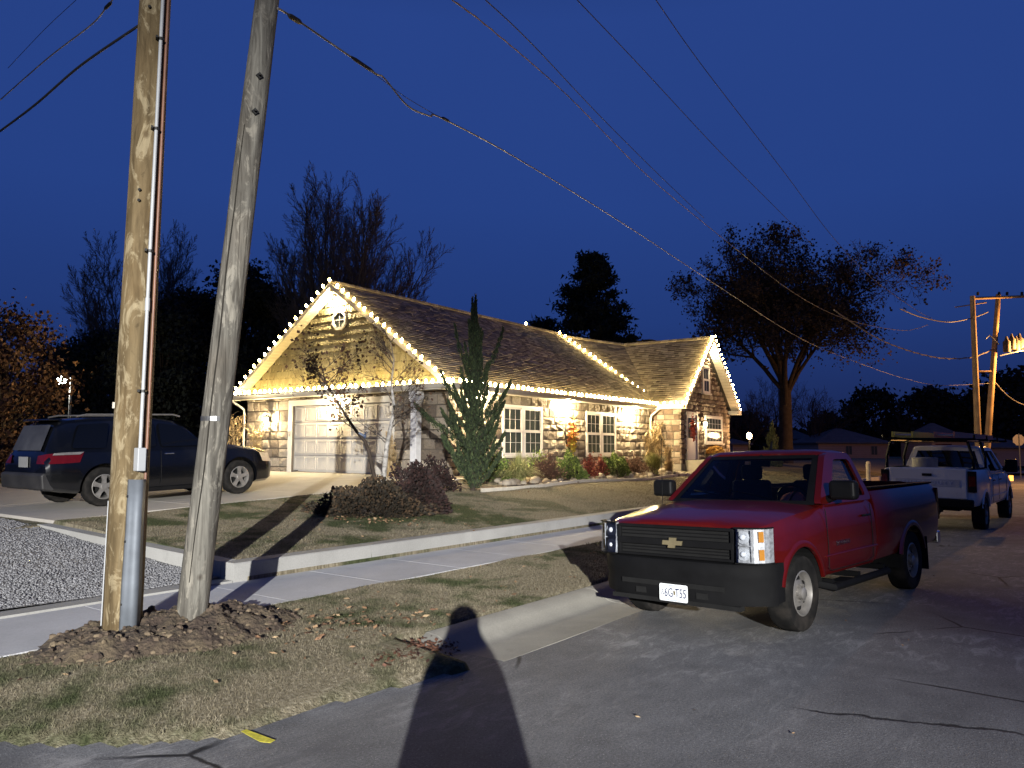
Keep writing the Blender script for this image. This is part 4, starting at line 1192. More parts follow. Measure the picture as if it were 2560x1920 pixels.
    def border(outerM, innerM):
        m = MB(); nu, nv = 10, 5; ring = [(j,i) for j,i in [(0,i) for i in range(nu)]+[(j,nu) for j in range(nv)]+[(nv,i) for i in range(nu,0,-1)]+[(j,0) for j in range(nv,0,-1)]]
        k = len(ring)
        for M_ in (outerM, innerM):
            for j, i in ring: m.v.append(M_.v[j*(nu+1)+i])
        for a in range(k): b = (a+1)%k; m.f.append([a,b,k+b,k+a]); m.r.append(.5)
        return m
    wa = (x0-.04, zb_-.01, .90, xr0+.03, zr-.055, .70)
    wsh = bow(*wa, .14); bow(*wa, .14).build('windshield', m_clear if o['clear'] else m_darkglass, root, smooth=60)
    border(bow(*wa, .14, 0, .004), bow(*wa, .14, .075, .004)).build('windshield_border', m_plast, root)
    ra = (cb+.0, zb_+.0, .90, xr1-.02, zr-.05, .71)
    border(bow(*ra, -.02, 0, -.004), bow(*ra, -.02, .10, -.004)).build('rear_frame', paint, root)
    bow(*ra, -.02).build('rear_window', gmat, root)
    # wheels
    for x in (0,-wb):
        for s in (1,-1): wheel(root, x, s*.865, r, o.get('tw',.25), 'steel', s, rim_r=o.get('rim'))
    # seams and handle
    for s in (1,-1):
        m = MB()
        for xd in o['seams']: m.tube([(xd, s*(1.0), .58+dz),(xd, s*1.006, .80+dz),(xd,s*.999,1.08+dz),(xd,s*.985,1.2+dz)], .0045, 4)
        m.tube([(o['seams'][0], s*1.0, .58+dz),(o['seams'][0]-.1, s*.985, .535+dz),(o['seams'][-1]+.1, s*.985, .535+dz),(o['seams'][-1], s*1.0, .58+dz)], .0045, 4)
        m.build('door_seam', m_under, root)
        m = MB(); m.tube([(-.55,s*1.003,.70+dz),(cb+.03,s*1.003,.70+dz)], [.012,.012], 6); m.build('side_moulding', paint, root, smooth=60)
        for xh in o['handles']:
            m = MB(); m.tube([(xh+.09,s*.99,1.07+dz),(xh+.07,s*1.02,1.075+dz),(xh-.07,s*1.02,1.075+dz),(xh-.09,s*.99,1.07+dz)], .014, 6); m.build('door_handle', m_plast, root)
        # mirrors
        m = MB(); mx, my = -.78, s*1.14
        m.tube([(mx-.02,s*.94,1.29+dz),(mx,s*1.06,1.33+dz)], [.045,.035], 8)
        mr = m.build('mirror', m_plast, root)
        h = MB(); h.box((mx+.0,my,1.40+dz), (.15,.29,.21 if not o.get('tow') else .34)); ho = h.build('mirror_shell', m_plast, mr, bevel=.045)
        ho.modifiers['bevel'].segments = 4
        g = MB(); g.bx(mx-.070,mx-.0665,my-.095,my+.095,1.335+dz,1.465+dz); g.build('mirror_glass', m_chrome, mr)
    return root

cb = -2.08
RT_LOC, RT_H = (2.28, 8.63, -.018), math.atan2(-.714,-.70)
red = pickup(RT_LOC, RT_H, R(1.7), m_red, dict(name='pickup_truck', label='dark red regular cab pickup truck facing the camera at the kerb', wb=3.38, cab_back=cb, tail=-4.62, r=.385,
    roof0=-1.27, roof_z=1.845, windows=[[(-.92,1.30),(-1.40,1.735),(-1.86,1.735),(-1.93,1.30)]], clear=True, seams=[-.62,cb+.16], handles=[-1.75]))
# front end: grille, lamps, bumper
m = MB(); m.bx(.775,.82,-.70,.70,.745,1.075); g = m.build('grille', m_under, red, bevel=.012)
m = MB()
for z in (.765,.905,1.06): m.bx(.821,.86,-.69,.69,z-(.035 if z == .905 else .014),z+(.035 if z == .905 else .014))
m.bx(.821,.858,-.70,-.655,.751,1.07); m.bx(.821,.858,.655,.70,.751,1.07)
m.build('grille_bar', m_plastm, g, bevel=.008)
m = MB()
for z in (.81,.84,.975,1.01): m.bx(.8215,.834,-.65,.65,z-.004,z+.004)
m.build('grille_mesh', m_plast, g)
m = MB(); out = [(-.115,-.022),(-.04,-.022),(-.048,-.052),(.032,-.052),(.04,-.022),(.115,-.022),(.125,.022),(.05,.022),(.056,.052),(-.026,.052),(-.03,.022),(-.105,.022)]
m.prism([(y,.905+z) for y,z in out], .861, .876, 'YZ'); m.build('bowtie_emblem', m_gold, red)
HC = [(.874,.705),(.872,.76),(.866,.82),(.852,.88),(.826,.935),(.780,.980),(.72,1.004),(.655,1.012)]
for s in (1,-1):
    def sheet(dx, z0, z1, i0=0, i1=None, lean=.018):
        q = MB(); pts = HC[i0:i1]; vs = []
        for j, (x, y) in enumerate(pts):
            vs += [(x-dx, s*(y-(dx*.8 if y > .9 else 0)), z0), (x-dx-lean, s*(y-(dx*.8 if y > .9 else 0)-.004), z1)]
        q.add(vs, [(2*i,2*i+2,2*i+3,2*i+1) for i in range(len(pts)-1)]); return q
    hr = sheet(.035, .757, 1.085)
    hl = hr.build('headlight', m_refl, red)
    sheet(0, .757, 1.085).build('lens', m_lens, hl)
    tr_ = MB()
    for z0, z1 in ((.745,.757),(1.083,1.092)):
        pts = HC; vs = []
        for x, y in pts: vs += [(x+.002,s*(y+.002),z0),(x+.002,s*(y+.002),z1),(x-.05,s*(y-.03),z0),(x-.05,s*(y-.03),z1)]
        tr_.add(vs, [f for i in range(len(pts)-1) for f in ((4*i,4*i+4,4*i+5,4*i+1),(4*i+1,4*i+5,4*i+7,4*i+3),(4*i,4*i+2,4*i+6,4*i+4))])
    tr_.build('lamp_trim', m_plastm, hl)
    b = MB()
    for zc in (.840,1.0):
        b.prism([(s*(.785)+a_*.066, zc+c_*.062) for a_, c_ in [(math.cos(k*math.pi/8)*(1.0+.12*(k%4==2)), math.sin(k*math.pi/8)) for k in range(16)]], .838, .846, 'YZ')
        b.sphere((.846,s*.785,zc), .03, 10, 6)
    b.build('reflector', m_refl2, hl)
    b = MB(); b.bx(.838,.852,s*.710,s*.865,.914,.926); b.bx(.815,.85,s*.867,s*.874,.77,1.07); b.build('lamp_divider', m_refl, hl)
    am = MB()
    for zc in (.835,1.005): am.box((.775,s*.935,zc), (.05,.026,.10), Matrix.Rotation(s*-.75,3,'Z'))
    am.build('turn_signal', m_amber, hl)
# bumper: black, wrapped round the corners
def bsec(w, x): return x
m = MB(); yy = [-1.0,-.97,-.88,-.70,-.35,0,.35,.70,.88,.97,1.0]
prof = [(0,.36),(.045,.345),(.06,.42),(.045,.52),(.07,.60),(.075,.70),(.05,.735),(0,.745)]
for y in yy:
    k = max(0,(abs(y)-.60)); xb = .86 - k**1.6*1.15; up = .0
    for dx, z in prof: m.v.append((xb+dx*(1 if abs(y)<.99 else .3), y, z))
    m.v.append((xb-.14,y,.74)); m.v.append((xb-.14,y,.37))
n = len(prof)+2
for i in range(len(yy)-1):
    for k in range(n): m.f.append([i*n+k,i*n+(k+1)%n,(i+1)*n+(k+1)%n,(i+1)*n+k]); m.r.append(.5)
m.f += [list(range(n)), [(len(yy)-1)*n+k for k in range(n)]]; m.r += [.5]*2
bump_ = m.build('front_bumper', m_plastm, red, smooth=40)
m = MB(); m.bx(.900,.925,-.60,.60,.47,.52); m.bx(.903,.93,-.42,-.30,.38,.44); m.bx(.903,.93,.30,.42,.38,.44); m.build('bumper_slot', m_under, bump_)
m = MB(); m.bx(.80,.90,-.75,.75,.30,.345); m.build('air_dam', m_under, bump_)
# licence plate
pl = MB(); pl.prism(rounded([(-.165,-.085),(.165,-.085),(.165,.085),(-.165,.085)], .02), 0, .004, 'XY')
PLM = FR((.945,.05,.415),(0,1,0),(-.02,0,1))
pl = pl.build('license_plate', m_platew, red, PLM @ Matrix.Identity(4))
text('6G', .128, m_ink, pl, Matrix.Translation((-.055,-.004,.0045)), 'plate_lettering', sx=.66)
text('T55', .128, m_ink, pl, Matrix.Translation((.085,-.004,.0045)), 'plate_lettering', sx=.66)
m = MB(); m.prism([(.003,-.02),(.021,-.02),(.024,.004),(.018,.022),(.001,.022)], .0045, .006, 'XY'); m.build('plate_state_mark', m_gold, pl)
m = MB(); m.lathe([(.006,0),(.006,.0015)], (-.130,.022,.0045), 8); 
for k in range(9): a = math.pi*(.75+k*.14); m.box((-.130+.013*math.cos(a), -.012+.013*math.sin(a), .0052), (.005,.004,.0015), a)
m.box((-.130,.006,.0052),(.004,.022,.0015)); m.box((-.124,-.002,.0052),(.014,.004,.0015)); m.box((-.115,-.014,.0052),(.004,.018,.0015)); m.build('plate_wheelchair_mark', m_ink, pl)
m = MB(); m.bx(-.07,.07,-.076,-.070,.0045,.0055); m.bx(-.05,.05,.066,.074,.0045,.0055)
for k in range(16): m.box((-.12+.016*k, -.074+.003*math.sin(k*2), .005), (.012,.006,.001))
m.build('plate_scenery_print', plain('plate_print',(.30,.36,.42),.6), pl)
text('SILVERADO', .075, m_chrome, red, FR((-1.02,1.008,.815),(-1,0,0),(0,0,1)), 'door_lettering', sx=1.0, ext=.002)
# step bar, mud flaps, antenna, wipers
for s in (1,-1):
    m = MB(); m.tube([(-.62,s*.86,.40),(-.70,s*1.0,.36),(-2.35,s*1.0,.36),(-2.45,s*.86,.40)], .045, 8); m.bx(-.85,-1.25,s*.95-.08,s*.95+.08,.375,.405)
    for x in (-.75,-1.5,-2.3): m.bx(x-.03,x+.03,s*.60,s*.98,.38,.44)
    m.build('step_bar', m_plastm, red, smooth=40)
    m = MB(); m.bx(-3.38-.50,-3.38-.485,s*.74,s*1.02,.22,.66); m.build('mud_flap', m_plast, red)
    m = MB(); m.bx(-4.64,-4.60,s*.80,s*.985,.85,1.30); tl = m.build('tail_light', m_redlens, red, bevel=.01)
    m = MB(); ax = -.55
    m.tube([(ax+.02,s*.25+.3,1.268),(ax-.04,s*.25-.02,1.33),(ax-.10,s*.25-.38,1.38)], [.014,.012,.008], 6); m.build('wiper', m_under, red)
m = MB(); m.lathe([(.045,0),(.03,.012),(.012,.02)], (-1.45,.0,1.858), 12); m.tube([(-1.45,.0,1.87),(-1.50,.0,1.97)], [.022,.010], 6); m.build('roof_antenna', m_plast, red)
m = MB(); m.tube([(-.35,-.90,1.20),(-.37,-.90,2.02)], .0035, 4); m.build('fender_antenna', m_under, red)
m = MB(); m.bx(-4.74,-4.62,-.95,.95,.50,.68); m.build('rear_bumper', m_chrome, red, bevel=.02)
m = MB(); m.bx(-4.635,-4.60,-.78,.78,.70,1.36); m.build('tailgate', m_red, red, bevel=.01)
# inside of the cab
m = MB(); m.bx(-.60,-.95,-.90,.90,1.165,1.235); m.bx(-.70,-1.0,-.88,.88,1.12,1.17); m.build('dashboard', m_plast, red, bevel=.02)
for y in (.42,-.42):
    m = MB(); m.box((-1.72,y,1.30),(.16,.52,.36)); st_ = m.build('seat_back', m_cloth, red, bevel=.05)
    m = MB(); m.box((-1.74,y,1.58),(.12,.28,.20)); m.build('headrest', m_cloth, st_, bevel=.045)
    m = MB(); m.cyl((-1.74,y-.07,1.44),(-1.74,y-.07,1.52),.007,6); m.cyl((-1.74,y+.07,1.44),(-1.74,y+.07,1.52),.007,6); m.build('headrest_post', m_chrome, st_)
m = MB(); n = 24; c = Vector((-1.12,.42,1.27))
m.tube([c+Vector((.10*math.sin(2*math.pi*k/n)*.6, .19*math.cos(2*math.pi*k/n), .17*math.sin(2*math.pi*k/n))) for k in range(n+1)], .016, 6, cap=False); m.build('steering_wheel', m_plast, red, smooth=60)
m = MB(); m.tube([(-.80,-.82,1.36),(-.93,-.80,1.50),(-1.03,-.78,1.60)], .018, 6); m.build('grab_handle', m_cloth, red)
m = MB(); m.tube([(-1.16,0,1.70),(-1.20,0,1.80)], .012, 6); m.box((-1.16,0,1.69),(.03,.24,.07)); m.build('rear_view_mirror', m_plast, red)
cap = empty('sun_visor_cap', label='coral pink visor cap with a dark strap lying on the red truck dashboard', cat='cap', M=red.matrix_world @ Matrix.Translation((-.70,.60,1.265)) @ Matrix.Rotation(.5,4,'Y'))
m = MB(); m.lathe([(.13,0),(.14,.02),(.12,.06),(.05,.09),(.003,.092)], (0,0,0), 20); m.build('crown', m_pink, cap, smooth=60)
m = MB(); m.prism([(.10,-.10),(.20,-.07),(.235,0),(.20,.07),(.10,.10)], .0, .012, 'XY'); m.build('brim', m_pink, cap)
m = MB(); m.tube([(-.13,0,.03),(-.08,.02,.09),(0,.03,.105),(.08,.02,.085),(.14,0,.03)], .010, 6); m.build('strap', m_plast, cap)

# ---------------------------------------------------------------- white pickup with ladder rack
wcb = -3.05
WT_H = R(50.5)
hx, hy = math.cos(WT_H), math.sin(WT_H)
wx, wy = 10.35 + hx*3.95, 18.8 + hy*3.95
ww = pickup((wx, wy, -.03), WT_H, R(.5), m_white, dict(name='pickup_truck', label='white crew cab work truck seen from behind, black ladder rack over its bed', wb=3.95, cab_back=wcb, tail=-5.15, r=.41, lift=.09,
    roof0=-1.25, roof_z=1.90, windows=[[(-.92,1.39),(-1.38,1.86),(-1.90,1.86),(-1.92,1.39)],[(-2.02,1.39),(-2.02,1.86),(-2.78,1.86),(-2.90,1.39)]], pillars=[-2.02], clear=False, seams=[-.62,-1.95,wcb+.12], handles=[-1.75,-2.75], tow=True, tw=.27))
z_ = .09
m = MB(); m.bx(-5.185,-5.12,-.80,.80,.70+z_,1.375+z_); tg = m.build('tailgate', m_white, ww, bevel=.02)
m = MB(); m.bx(-5.192,-5.186,-.66,.66,.97+z_,1.13+z_); m.build('tailgate_band', plain('band_grey',(.42,.42,.43),.5), tg)
text('SUPER DUTY', .115, plain('letter_grey',(.62,.62,.63),.4), ww, FR((-5.1935,0,1.05+z_),(0,-1,0),(0,0,1)), 'tailgate_lettering', sx=1.25, ext=.004, space=1.35)
m = MB(); m.bx(-5.20,-5.187,-.10,.10,1.20+z_,1.26+z_); m.build('tailgate_handle', m_plast, tg)
for s in (1,-1):
    m = MB(); m.bx(-5.19,-5.10,s*.815,s*.985,.86+z_,1.33+z_); tl = m.build('tail_light', m_plast, ww, bevel=.01)
    m = MB(); m.bx(-5.196,-5.191,s*.84,s*.97,1.0+z_,1.22+z_); m.build('lens', m_redlens, tl)
m = MB(); m.bx(-5.36,-5.15,-.93,.93,.52+z_,.70+z_); m.build('rear_bumper', m_plastm, ww, bevel=.03)
m = MB(); m.bx(-5.40,-5.10,-.3,.3,.40+z_,.50+z_); m.bx(-5.50,-5.35,-.04,.04,.44+z_,.49+z_); m.build('tow_hitch', m_under, ww)
m = MB(); m.bx(-5.375,-5.365,-.16,.16,.55+z_,.69+z_); m.build('license_plate', plain('plate_far',(.60,.58,.42),.5), ww)
m = MB(); m.cyl((-4.9,.55,.42+z_),(-5.2,.60,.40+z_),.04,10); m.build('exhaust_pipe', m_chrome, ww)
m = MB(); m.bx(-3.2,-3.17,-.18,.18,1.92+z_,1.95+z_); m.build('brake_lamp', m_redlens, ww)
# marker lamp on the near mirror, lit
m = MB(); m.bx(-.72,-.70,-1.26,-1.20,1.36+z_,1.44+z_); m.build('mirror_lamp', emis('marker_glow',(1,.75,.45),5), ww)
m = MB(); m.bx(.70,.80,-1.0,-.90,.95+z_,1.10+z_); m.build('front_marker_lamp', emis('amber_marker_glow',(1,.35,.06),4), ww)
for s in (1,-1): m = MB(); m.bx(-4.47,-4.45,s*.76,s*1.03,.24,.66); m.build('mud_flap', m_plast, ww)
rack = empty('ladder_rack', label='black tube ladder rack standing on the bed of the white work truck', cat='ladder rack', M=ww.matrix_world.copy())
for s in (1,-1):
    for x in (-3.25,-4.95):
        m = MB(); m.tube([(x,s*.90,1.46),(x,s*.90,1.72),(x,s*.80,2.10)], .035, 6); m.build('rack_post', m_plast, rack)
    m = MB(); m.tube([(-5.15,s*.80,2.10),(.1,s*.78,2.12)], .03, 6); m.build('rack_rail', m_plast, rack)
for x in (-5.05,-3.3,-1.6,-.1): m = MB(); m.tube([(x,-.98,2.14),(x,.98,2.14)], .03, 6); m.tube([(x,.95,2.14),(x,.95,2.24)],.02,6); m.tube([(x,-.95,2.14),(x,-.95,2.24)],.02,6); m.build('rack_crossbar', m_plast, rack)
def ladder(y, z, x0, x1, w, mat, label, n=14):
    l = empty('ladder', label=label, cat='ladder', group='ladders on the rack', M=ww.matrix_world @ Matrix.Translation((x0,y,z)))
    for s in (1,-1): m = MB(); m.bx(0,x1-x0,s*w/2-.02,s*w/2+.02,0,.13); m.build('ladder_rail', mat, l)
    for k in range(n): x = .2+(x1-x0-.4)*k/(n-1); m = MB(); m.cyl((x,-w/2,.06),(x,w/2,.06),.018,6); m.build('rung', plain('rung_alu',(.5,.5,.5),.4,metal=.7) if k == 0 else bpy.data.materials['rung_alu'], l)
ladder(.45, 2.18, -5.4, -.3, .42, plain('ladder_yellow',(.60,.50,.06),.5), 'yellow fibreglass ladder lying on the rack of the white truck')
ladder(-.35, 2.18, -5.0, .6, .40, plain('ladder_orange',(.55,.20,.12),.5), 'reddish orange ladder lying on the rack, nearer the street middle')
bk = empty('bed_box', label='pale tool drum standing in the bed of the white truck', cat='drum', M=ww.matrix_world @ Matrix.Translation((-3.6,.35,.9)))
m = MB(); m.lathe([(.28,0),(.29,.03),(.29,.75),(.30,.78),(.27,.80)], (0,0,0), 20); m.build('drum', plain('drum_grey',(.30,.30,.28),.6), bk, smooth=40)

# ---------------------------------------------------------------- dark SUV on the drive
def suv():
    root = empty('parked_suv', label='dusty black SUV parked on the driveway, nose towards the garage', cat='SUV')
    sc = 1.045; h = math.atan2(U.y, U.x)
    ax = Vector((-8.41,15.9,0)) + Vector((-.809,.588,0))*.86
    fx = ax + Vector((U.x,U.y,0))*3.02*sc
    t0, s0 = ts(fx.x, fx.y); z1 = float(drive_z(t0)); t1, s1 = ts(ax.x, ax.y); z0 = float(drive_z(t1))
    root.matrix_world = Matrix.Translation((fx.x,fx.y,z1)) @ Matrix.Rotation(h,4,'Z') @ Matrix.Rotation(-math.atan2(z1-z0,3.02*sc),4,'Y') @ Matrix.Scale(sc,4)
    def S(w, zb, zs, wr, zr):  # one section through body and greenhouse
        return [(0,zb),(w-.14,zb),(w-.04,zb+.06),(w,zb+.28),(w-.005,(zb+zs)/2+.12),(w-.03,zs-.05),(w-.075,zs),(wr+.05,(zs+zr)/2+.02),(wr,zr-.09),(wr-.07,zr-.03),(wr*.5,zr-.004),(0,zr)]
    st = [(.98,S(.72,.35,.62,.60,.70)),(.93,S(.84,.28,.74,.62,.86)),(.80,S(.93,.25,.90,.66,.98)),(.45,S(.985,.24,1.00,.70,1.07)),(0,S(.995,.24,1.05,.72,1.12)),
          (-.45,S(.998,.24,1.08,.74,1.16)),(-.62,S(.998,.24,1.09,.74,1.20)),(-1.15,S(.998,.24,1.09,.72,1.56)),(-1.45,S(.998,.24,1.09,.70,1.70)),(-1.9,S(.998,.24,1.09,.70,1.755)),
          (-2.6,S(.998,.24,1.10,.70,1.765)),(-3.2,S(.995,.25,1.11,.69,1.745)),(-3.62,S(.985,.30,1.11,.66,1.71)),(-3.80,S(.965,.34,1.08,.64,1.62)),(-3.98,S(.93,.36,1.00,.62,1.22)),(-4.06,S(.90,.38,.90,.60,1.0))]
    body = loft(dense(st,4)).build('body', m_navy, root)
    r = .385
    cut(body, [cyl_y(0,r,.455,.60,1.3), cyl_y(0,r,.455,-1.3,-.60), cyl_y(-3.02,r,.455,.60,1.3), cyl_y(-3.02,r,.455,-1.3,-.60)])
    for x in (0,-3.02):
        for s in (1,-1): wheel(root, x, s*.86, r, .25, 'alloy', s, rim_r=.235)
    def side_y(x, z):
        k = (z-1.09)/(1.66-1.09); return .925-.20*min(1,max(0,k))
    wins = [[(-.86,1.13),(-1.34,1.56),(-1.82,1.62),(-1.84,1.13)],[(-1.94,1.13),(-1.92,1.62),(-2.72,1.63),(-2.86,1.13)],[(-2.98,1.13),(-2.84,1.63),(-3.42,1.60),(-3.62,1.15)]]
    for s in (1,-1):
        for w in wins:
            q = rounded(w,.06); m = MB(); m.add([(x,s*(side_y(x,z)+.012),z) for x,z in q]+[(x,s*(side_y(x,z)-.05),z) for x,z in q], [tuple(range(len(q)))]+[(i,(i+1)%len(q),len(q)+(i+1)%len(q),len(q)+i) for i in range(len(q))]); m.build('side_window', m_darkglass, root)
        m = MB()
        for pts in ([(-.72,1.0,.40),(-.74,1.0,.80),(-.72,.985,1.04)],[(-1.88,1.0,.36),(-1.88,1.0,.80),(-1.88,.985,1.04)],[(-2.62,1.0,.62),(-2.86,1.0,.90),(-2.88,.985,1.04)]):
            m.tube([(x,s*y,z) for x,y,z in pts], .006, 4)
        m.build('door_seam', m_under, root)
        for x in (-1.70,-2.62): m = MB(); m.tube([(x+.1,s*.985,.98),(x+.08,s*1.02,.985),(x-.08,s*1.02,.985),(x-.1,s*.985,.98)], .014, 6); m.build('door_handle', m_chrome, root)
        m = MB(); m.tube([(-1.25,s*.60,1.76),(-1.4,s*.60,1.80),(-3.2,s*.60,1.80),(-3.4,s*.60,1.76)], .018, 6); m.build('roof_rail', m_steel, root)
        m = MB(); m.box((-.88,s*1.07,1.16),(.12,.22,.15)); m.tube([(-.86,s*.93,1.12),(-.88,s*1.0,1.14)],.03,6); m.build('mirror', m_navy, root, bevel=.03)
        m = MB(); m.bx(-.5,-2.5,s*.95,s*1.0,.22,.30); m.build('side_skirt', m_plastm, root, bevel=.01)
        # tail light wraps round the rear corner
        out = [(-3.44,1.06),(-3.99,1.01),(-4.03,.86),(-3.60,.86)]
        m = MB(); q = [(x,s*((.995 if x > -3.7 else .94)),z) for x,z in out]
        m.add([(-3.50,s*.998,.88),(-3.78,s*.985,.87),(-3.99,s*.93,.87),(-4.085,s*.80,.87),(-4.085,s*.56,.87),(-4.06,s*.56,1.02),(-3.99,s*.80,1.055),(-3.93,s*.925,1.06),(-3.72,s*.965,1.07),(-3.42,s*.985,1.07)], [(0,1,8,9),(1,2,7,8),(2,3,6,7),(3,4,5,6)])
        tl = m.build('tail_light', m_redlens, root)
        m = MB(); m.add([(-3.50,s*1.004,1.03),(-3.78,s*.99,1.03),(-3.965,s*.94,1.03),(-3.935,s*.932,1.068),(-3.72,s*.972,1.078),(-3.42,s*.992,1.078)], [(0,1,4,5),(1,2,3,4)]); m.build('clear_strip', m_steel, tl)
        m = MB(); m.add([(.60,s*.985,.72),(.88,s*.90,.70),(.95,s*.74,.70),(.93,s*.70,.84),(.80,s*.90,.90),(.50,s*.985,.93)], [(0,1,4,5),(1,2,3,4)]); m.build('headlight', m_steel, root)
    m = MB(); q = [(-4.01,-.62,1.12),(-4.01,.62,1.12),(-3.82,.58,1.60),(-3.82,-.58,1.60)]
    m.add([(x-.03,y,z) for x,y,z in q], [(0,1,2,3)]); m.build('rear_window', plain('dusty_glass',(.06,.06,.06),.5,.3,3), root)
    m = MB(); m.box((-3.76,0,1.70),(.24,1.14,.035)); m.build('spoiler', m_navy, root, bevel=.015)
    m = MB(); m.prism([(-4.12,.40),(-4.14,.66),(-4.10,.70),(-3.9,.70),(-3.9,.36)], -.90, .90, 'XZ'); m.build('rear_bumper', m_dusty, root, bevel=.03)
    m = MB(); m.box((-4.085,0,.90),(.02,.36,.20)); m.build('license_plate', plain('plate_dusty',(.28,.28,.27),.6), root)
    m = MB(); m.add([(-.66,-.78,1.18),(-.66,.78,1.18),(-1.40,.64,1.66),(-1.40,-.64,1.66)], [(0,1,2,3)]); m.v = [(x+.05,y,z+.025) for x,y,z in m.v]; m.build('windshield', m_darkglass, root)
    return root
sv = suv()

# ================================================================ utility poles in the foreground
t_ = NT('treated_pole_wood'); co = t_.coord((1,1,.13)); n1 = t_.noise(9, 6, co=co, dist=.8); n2 = t_.noise(34, 5, co=co); n3 = t_.noise(1.1, 4)
cb = t_.ramp(n1, (.28,(.045,.031,.014)), (.46,(.105,.075,.037)), (.62,(.16,.118,.062)), (.80,(.26,.215,.135)))
cb = t_.mix(t_.ramp(n3, (.5,0.), (.72,.45)), cb, (.12,.073,.03))
bl_ = t_.noise(5.5, 6, co=t_.coord((1,1,.45)), rough=.7, dist=1.5)
cb = t_.mix(t_.ramp(bl_, (.52,0.), (.60,.75)), cb, (.30,.245,.15)); cb = t_.mix(t_.ramp(bl_, (.30,.7), (.40,0.)), cb, (.06,.042,.02))
kn = t_.vor(2.1, co=t_.coord((1.4,1.4,1)))
cb = t_.mix(t_.ramp(kn, (.05,.75), (.11,0.)), cb, (.07,.045,.02))
cb = t_.mix(1.0, cb, t_.ramp(n2, (.3,.7), (.7,1.)), 'MULTIPLY')
m_pole = t_.set(cb, .85, spec=.2, bump=t_.math('ADD', n1, t_.math('MULTIPLY', n2, .5)), bstr=.5, bdist=.02)
t_ = NT('weathered_pole_wood'); co = t_.coord((1,1,.09)); n1 = t_.noise(11, 6, co=co, dist=1.0); n2 = t_.noise(42, 5, co=co); n3 = t_.noise(.9, 4)
cb = t_.ramp(n1, (.28,(.05,.045,.038)), (.5,(.12,.112,.096)), (.75,(.21,.20,.172)))
cb = t_.mix(t_.ramp(n3, (.5,0.), (.72,.5)), cb, (.15,.118,.085))
bl_ = t_.noise(5.0, 6, co=t_.coord((1,1,.35)), rough=.7, dist=1.8)
cb = t_.mix(t_.ramp(bl_, (.53,0.), (.60,.7)), cb, (.26,.24,.20)); cb = t_.mix(t_.ramp(bl_, (.30,.6), (.40,0.)), cb, (.055,.05,.042))
ck = t_.vor(6, 'DISTANCE_TO_EDGE', co=t_.coord((1,1,.05)))
cb = t_.mix(t_.math('MULTIPLY', t_.ramp(ck, (.006,1.), (.03,0.)), t_.ramp(n3, (.45,0.), (.6,1.))), cb, (.03,.025,.02))
kn = t_.vor(1.7, co=t_.coord((1.4,1.4,1.2)))
cb = t_.mix(t_.ramp(kn, (.04,.8), (.09,0.)), cb, (.06,.05,.04))
cb = t_.mix(1.0, cb, t_.ramp(n2, (.3,.65), (.7,1.)), 'MULTIPLY')
m_pole2 = t_.set(cb, .9, spec=.15, bump=t_.math('ADD', n1, t_.math('MULTIPLY', n2, .6)), bstr=.6, bdist=.025)
m_pvc = plain('conduit_pvc', (.30,.31,.32), .45, .06, 3)
m_galv = plain('galvanised_steel', (.13,.145,.165), .65, .15, 6, metal=.4)
m_copper = plain('ground_wire_copper', (.16,.075,.045), .5, .2, 5)

def log(p0, p1, r0, r1, seed, n=28, rings=60):
    m = MB(); a, b = Vector(p0), Vector(p1); d = (b-a).normalized(); x = d.cross(Vector((0,1,0))).normalized(); y = d.cross(x)
    for i in range(rings+1):
        f = i/rings; c = a+(b-a)*f; r = r0+(r1-r0)*f
        for k in range(n):
            an = 2*math.pi*k/n
            q = r*(1+.028*noise.noise(Vector((math.cos(an)*1.3+seed, math.sin(an)*1.3, f*9)))+.012*noise.noise(Vector((math.cos(an)*5+seed, math.sin(an)*5, f*3))))
            m.v.append(tuple(c+x*q*math.cos(an)+y*q*math.sin(an)))
    for i in range(rings):
        for k in range(n): m.f.append([i*n+k,i*n+(k+1)%n,(i+1)*n+(k+1)%n,(i+1)*n+k]); m.r.append(.5)
    m.f.append([rings*n+k for k in range(n)]); m.r.append(.5)
    return m, d
P1b = Vector((-3.52,7.12,.10)); P1t = Vector((-3.44,7.12,11.0))
p1 = empty('utility_pole', P1b, label='thick upright yellowish wood utility pole carrying a white conduit', cat='utility pole', group='utility poles at the grass corner')
def rel(p, b): return Vector(p)-b
m, d1 = log((0,0,-.3), P1t-P1b, .168, .118, 3.1); m.build('pole', m_pole, p1, smooth=60)
def on1(z, ang, off=0): # point on pole one at height z (above base), direction angle ang in xy
    f = (z+.3)/(P1t.z-P1b.z+.3); c = Vector((0,0,-.3))+( (P1t-P1b)-Vector((0,0,-.3)))*f; r = .168+(.118-.168)*f+off
    return c+Vector((math.cos(ang)*r, math.sin(ang)*r, 0))
AR = R(-42)     # right-front side of the pole, seen from the road
m = MB(); zs = np.linspace(1.70,10.6,24); m.tube([on1(z, AR, .030) for z in zs], .0165, 10)
for z in (3.05,6.1,9.2): a = on1(z,AR,.030); m.cyl(a-Vector((0,0,.06)), a+Vector((0,0,.06)), .022, 10)
cd = m.build('conduit', m_pvc, p1, smooth=50)
m = MB()
for z in (2.25,3.55,4.72,5.6,7.2,8.8):
    a = on1(z,AR,.030); m.cyl(a-Vector((0,0,.012)), a+Vector((0,0,.012)), .029, 10); q = on1(z,AR-.42,.012); m.box((a+q)/2, (.10,.02,.022), Matrix.Rotation(AR-math.pi/2+1.2,3,'Z'))
m.build('conduit_strap', m_black, cd)
m = MB(); zs = np.linspace(.1,10.6,20); m.tube([on1(z, AR+.46, .010) for z in zs], .014, 8); m.build('ground_wire_moulding', m_copper, p1, smooth=50)
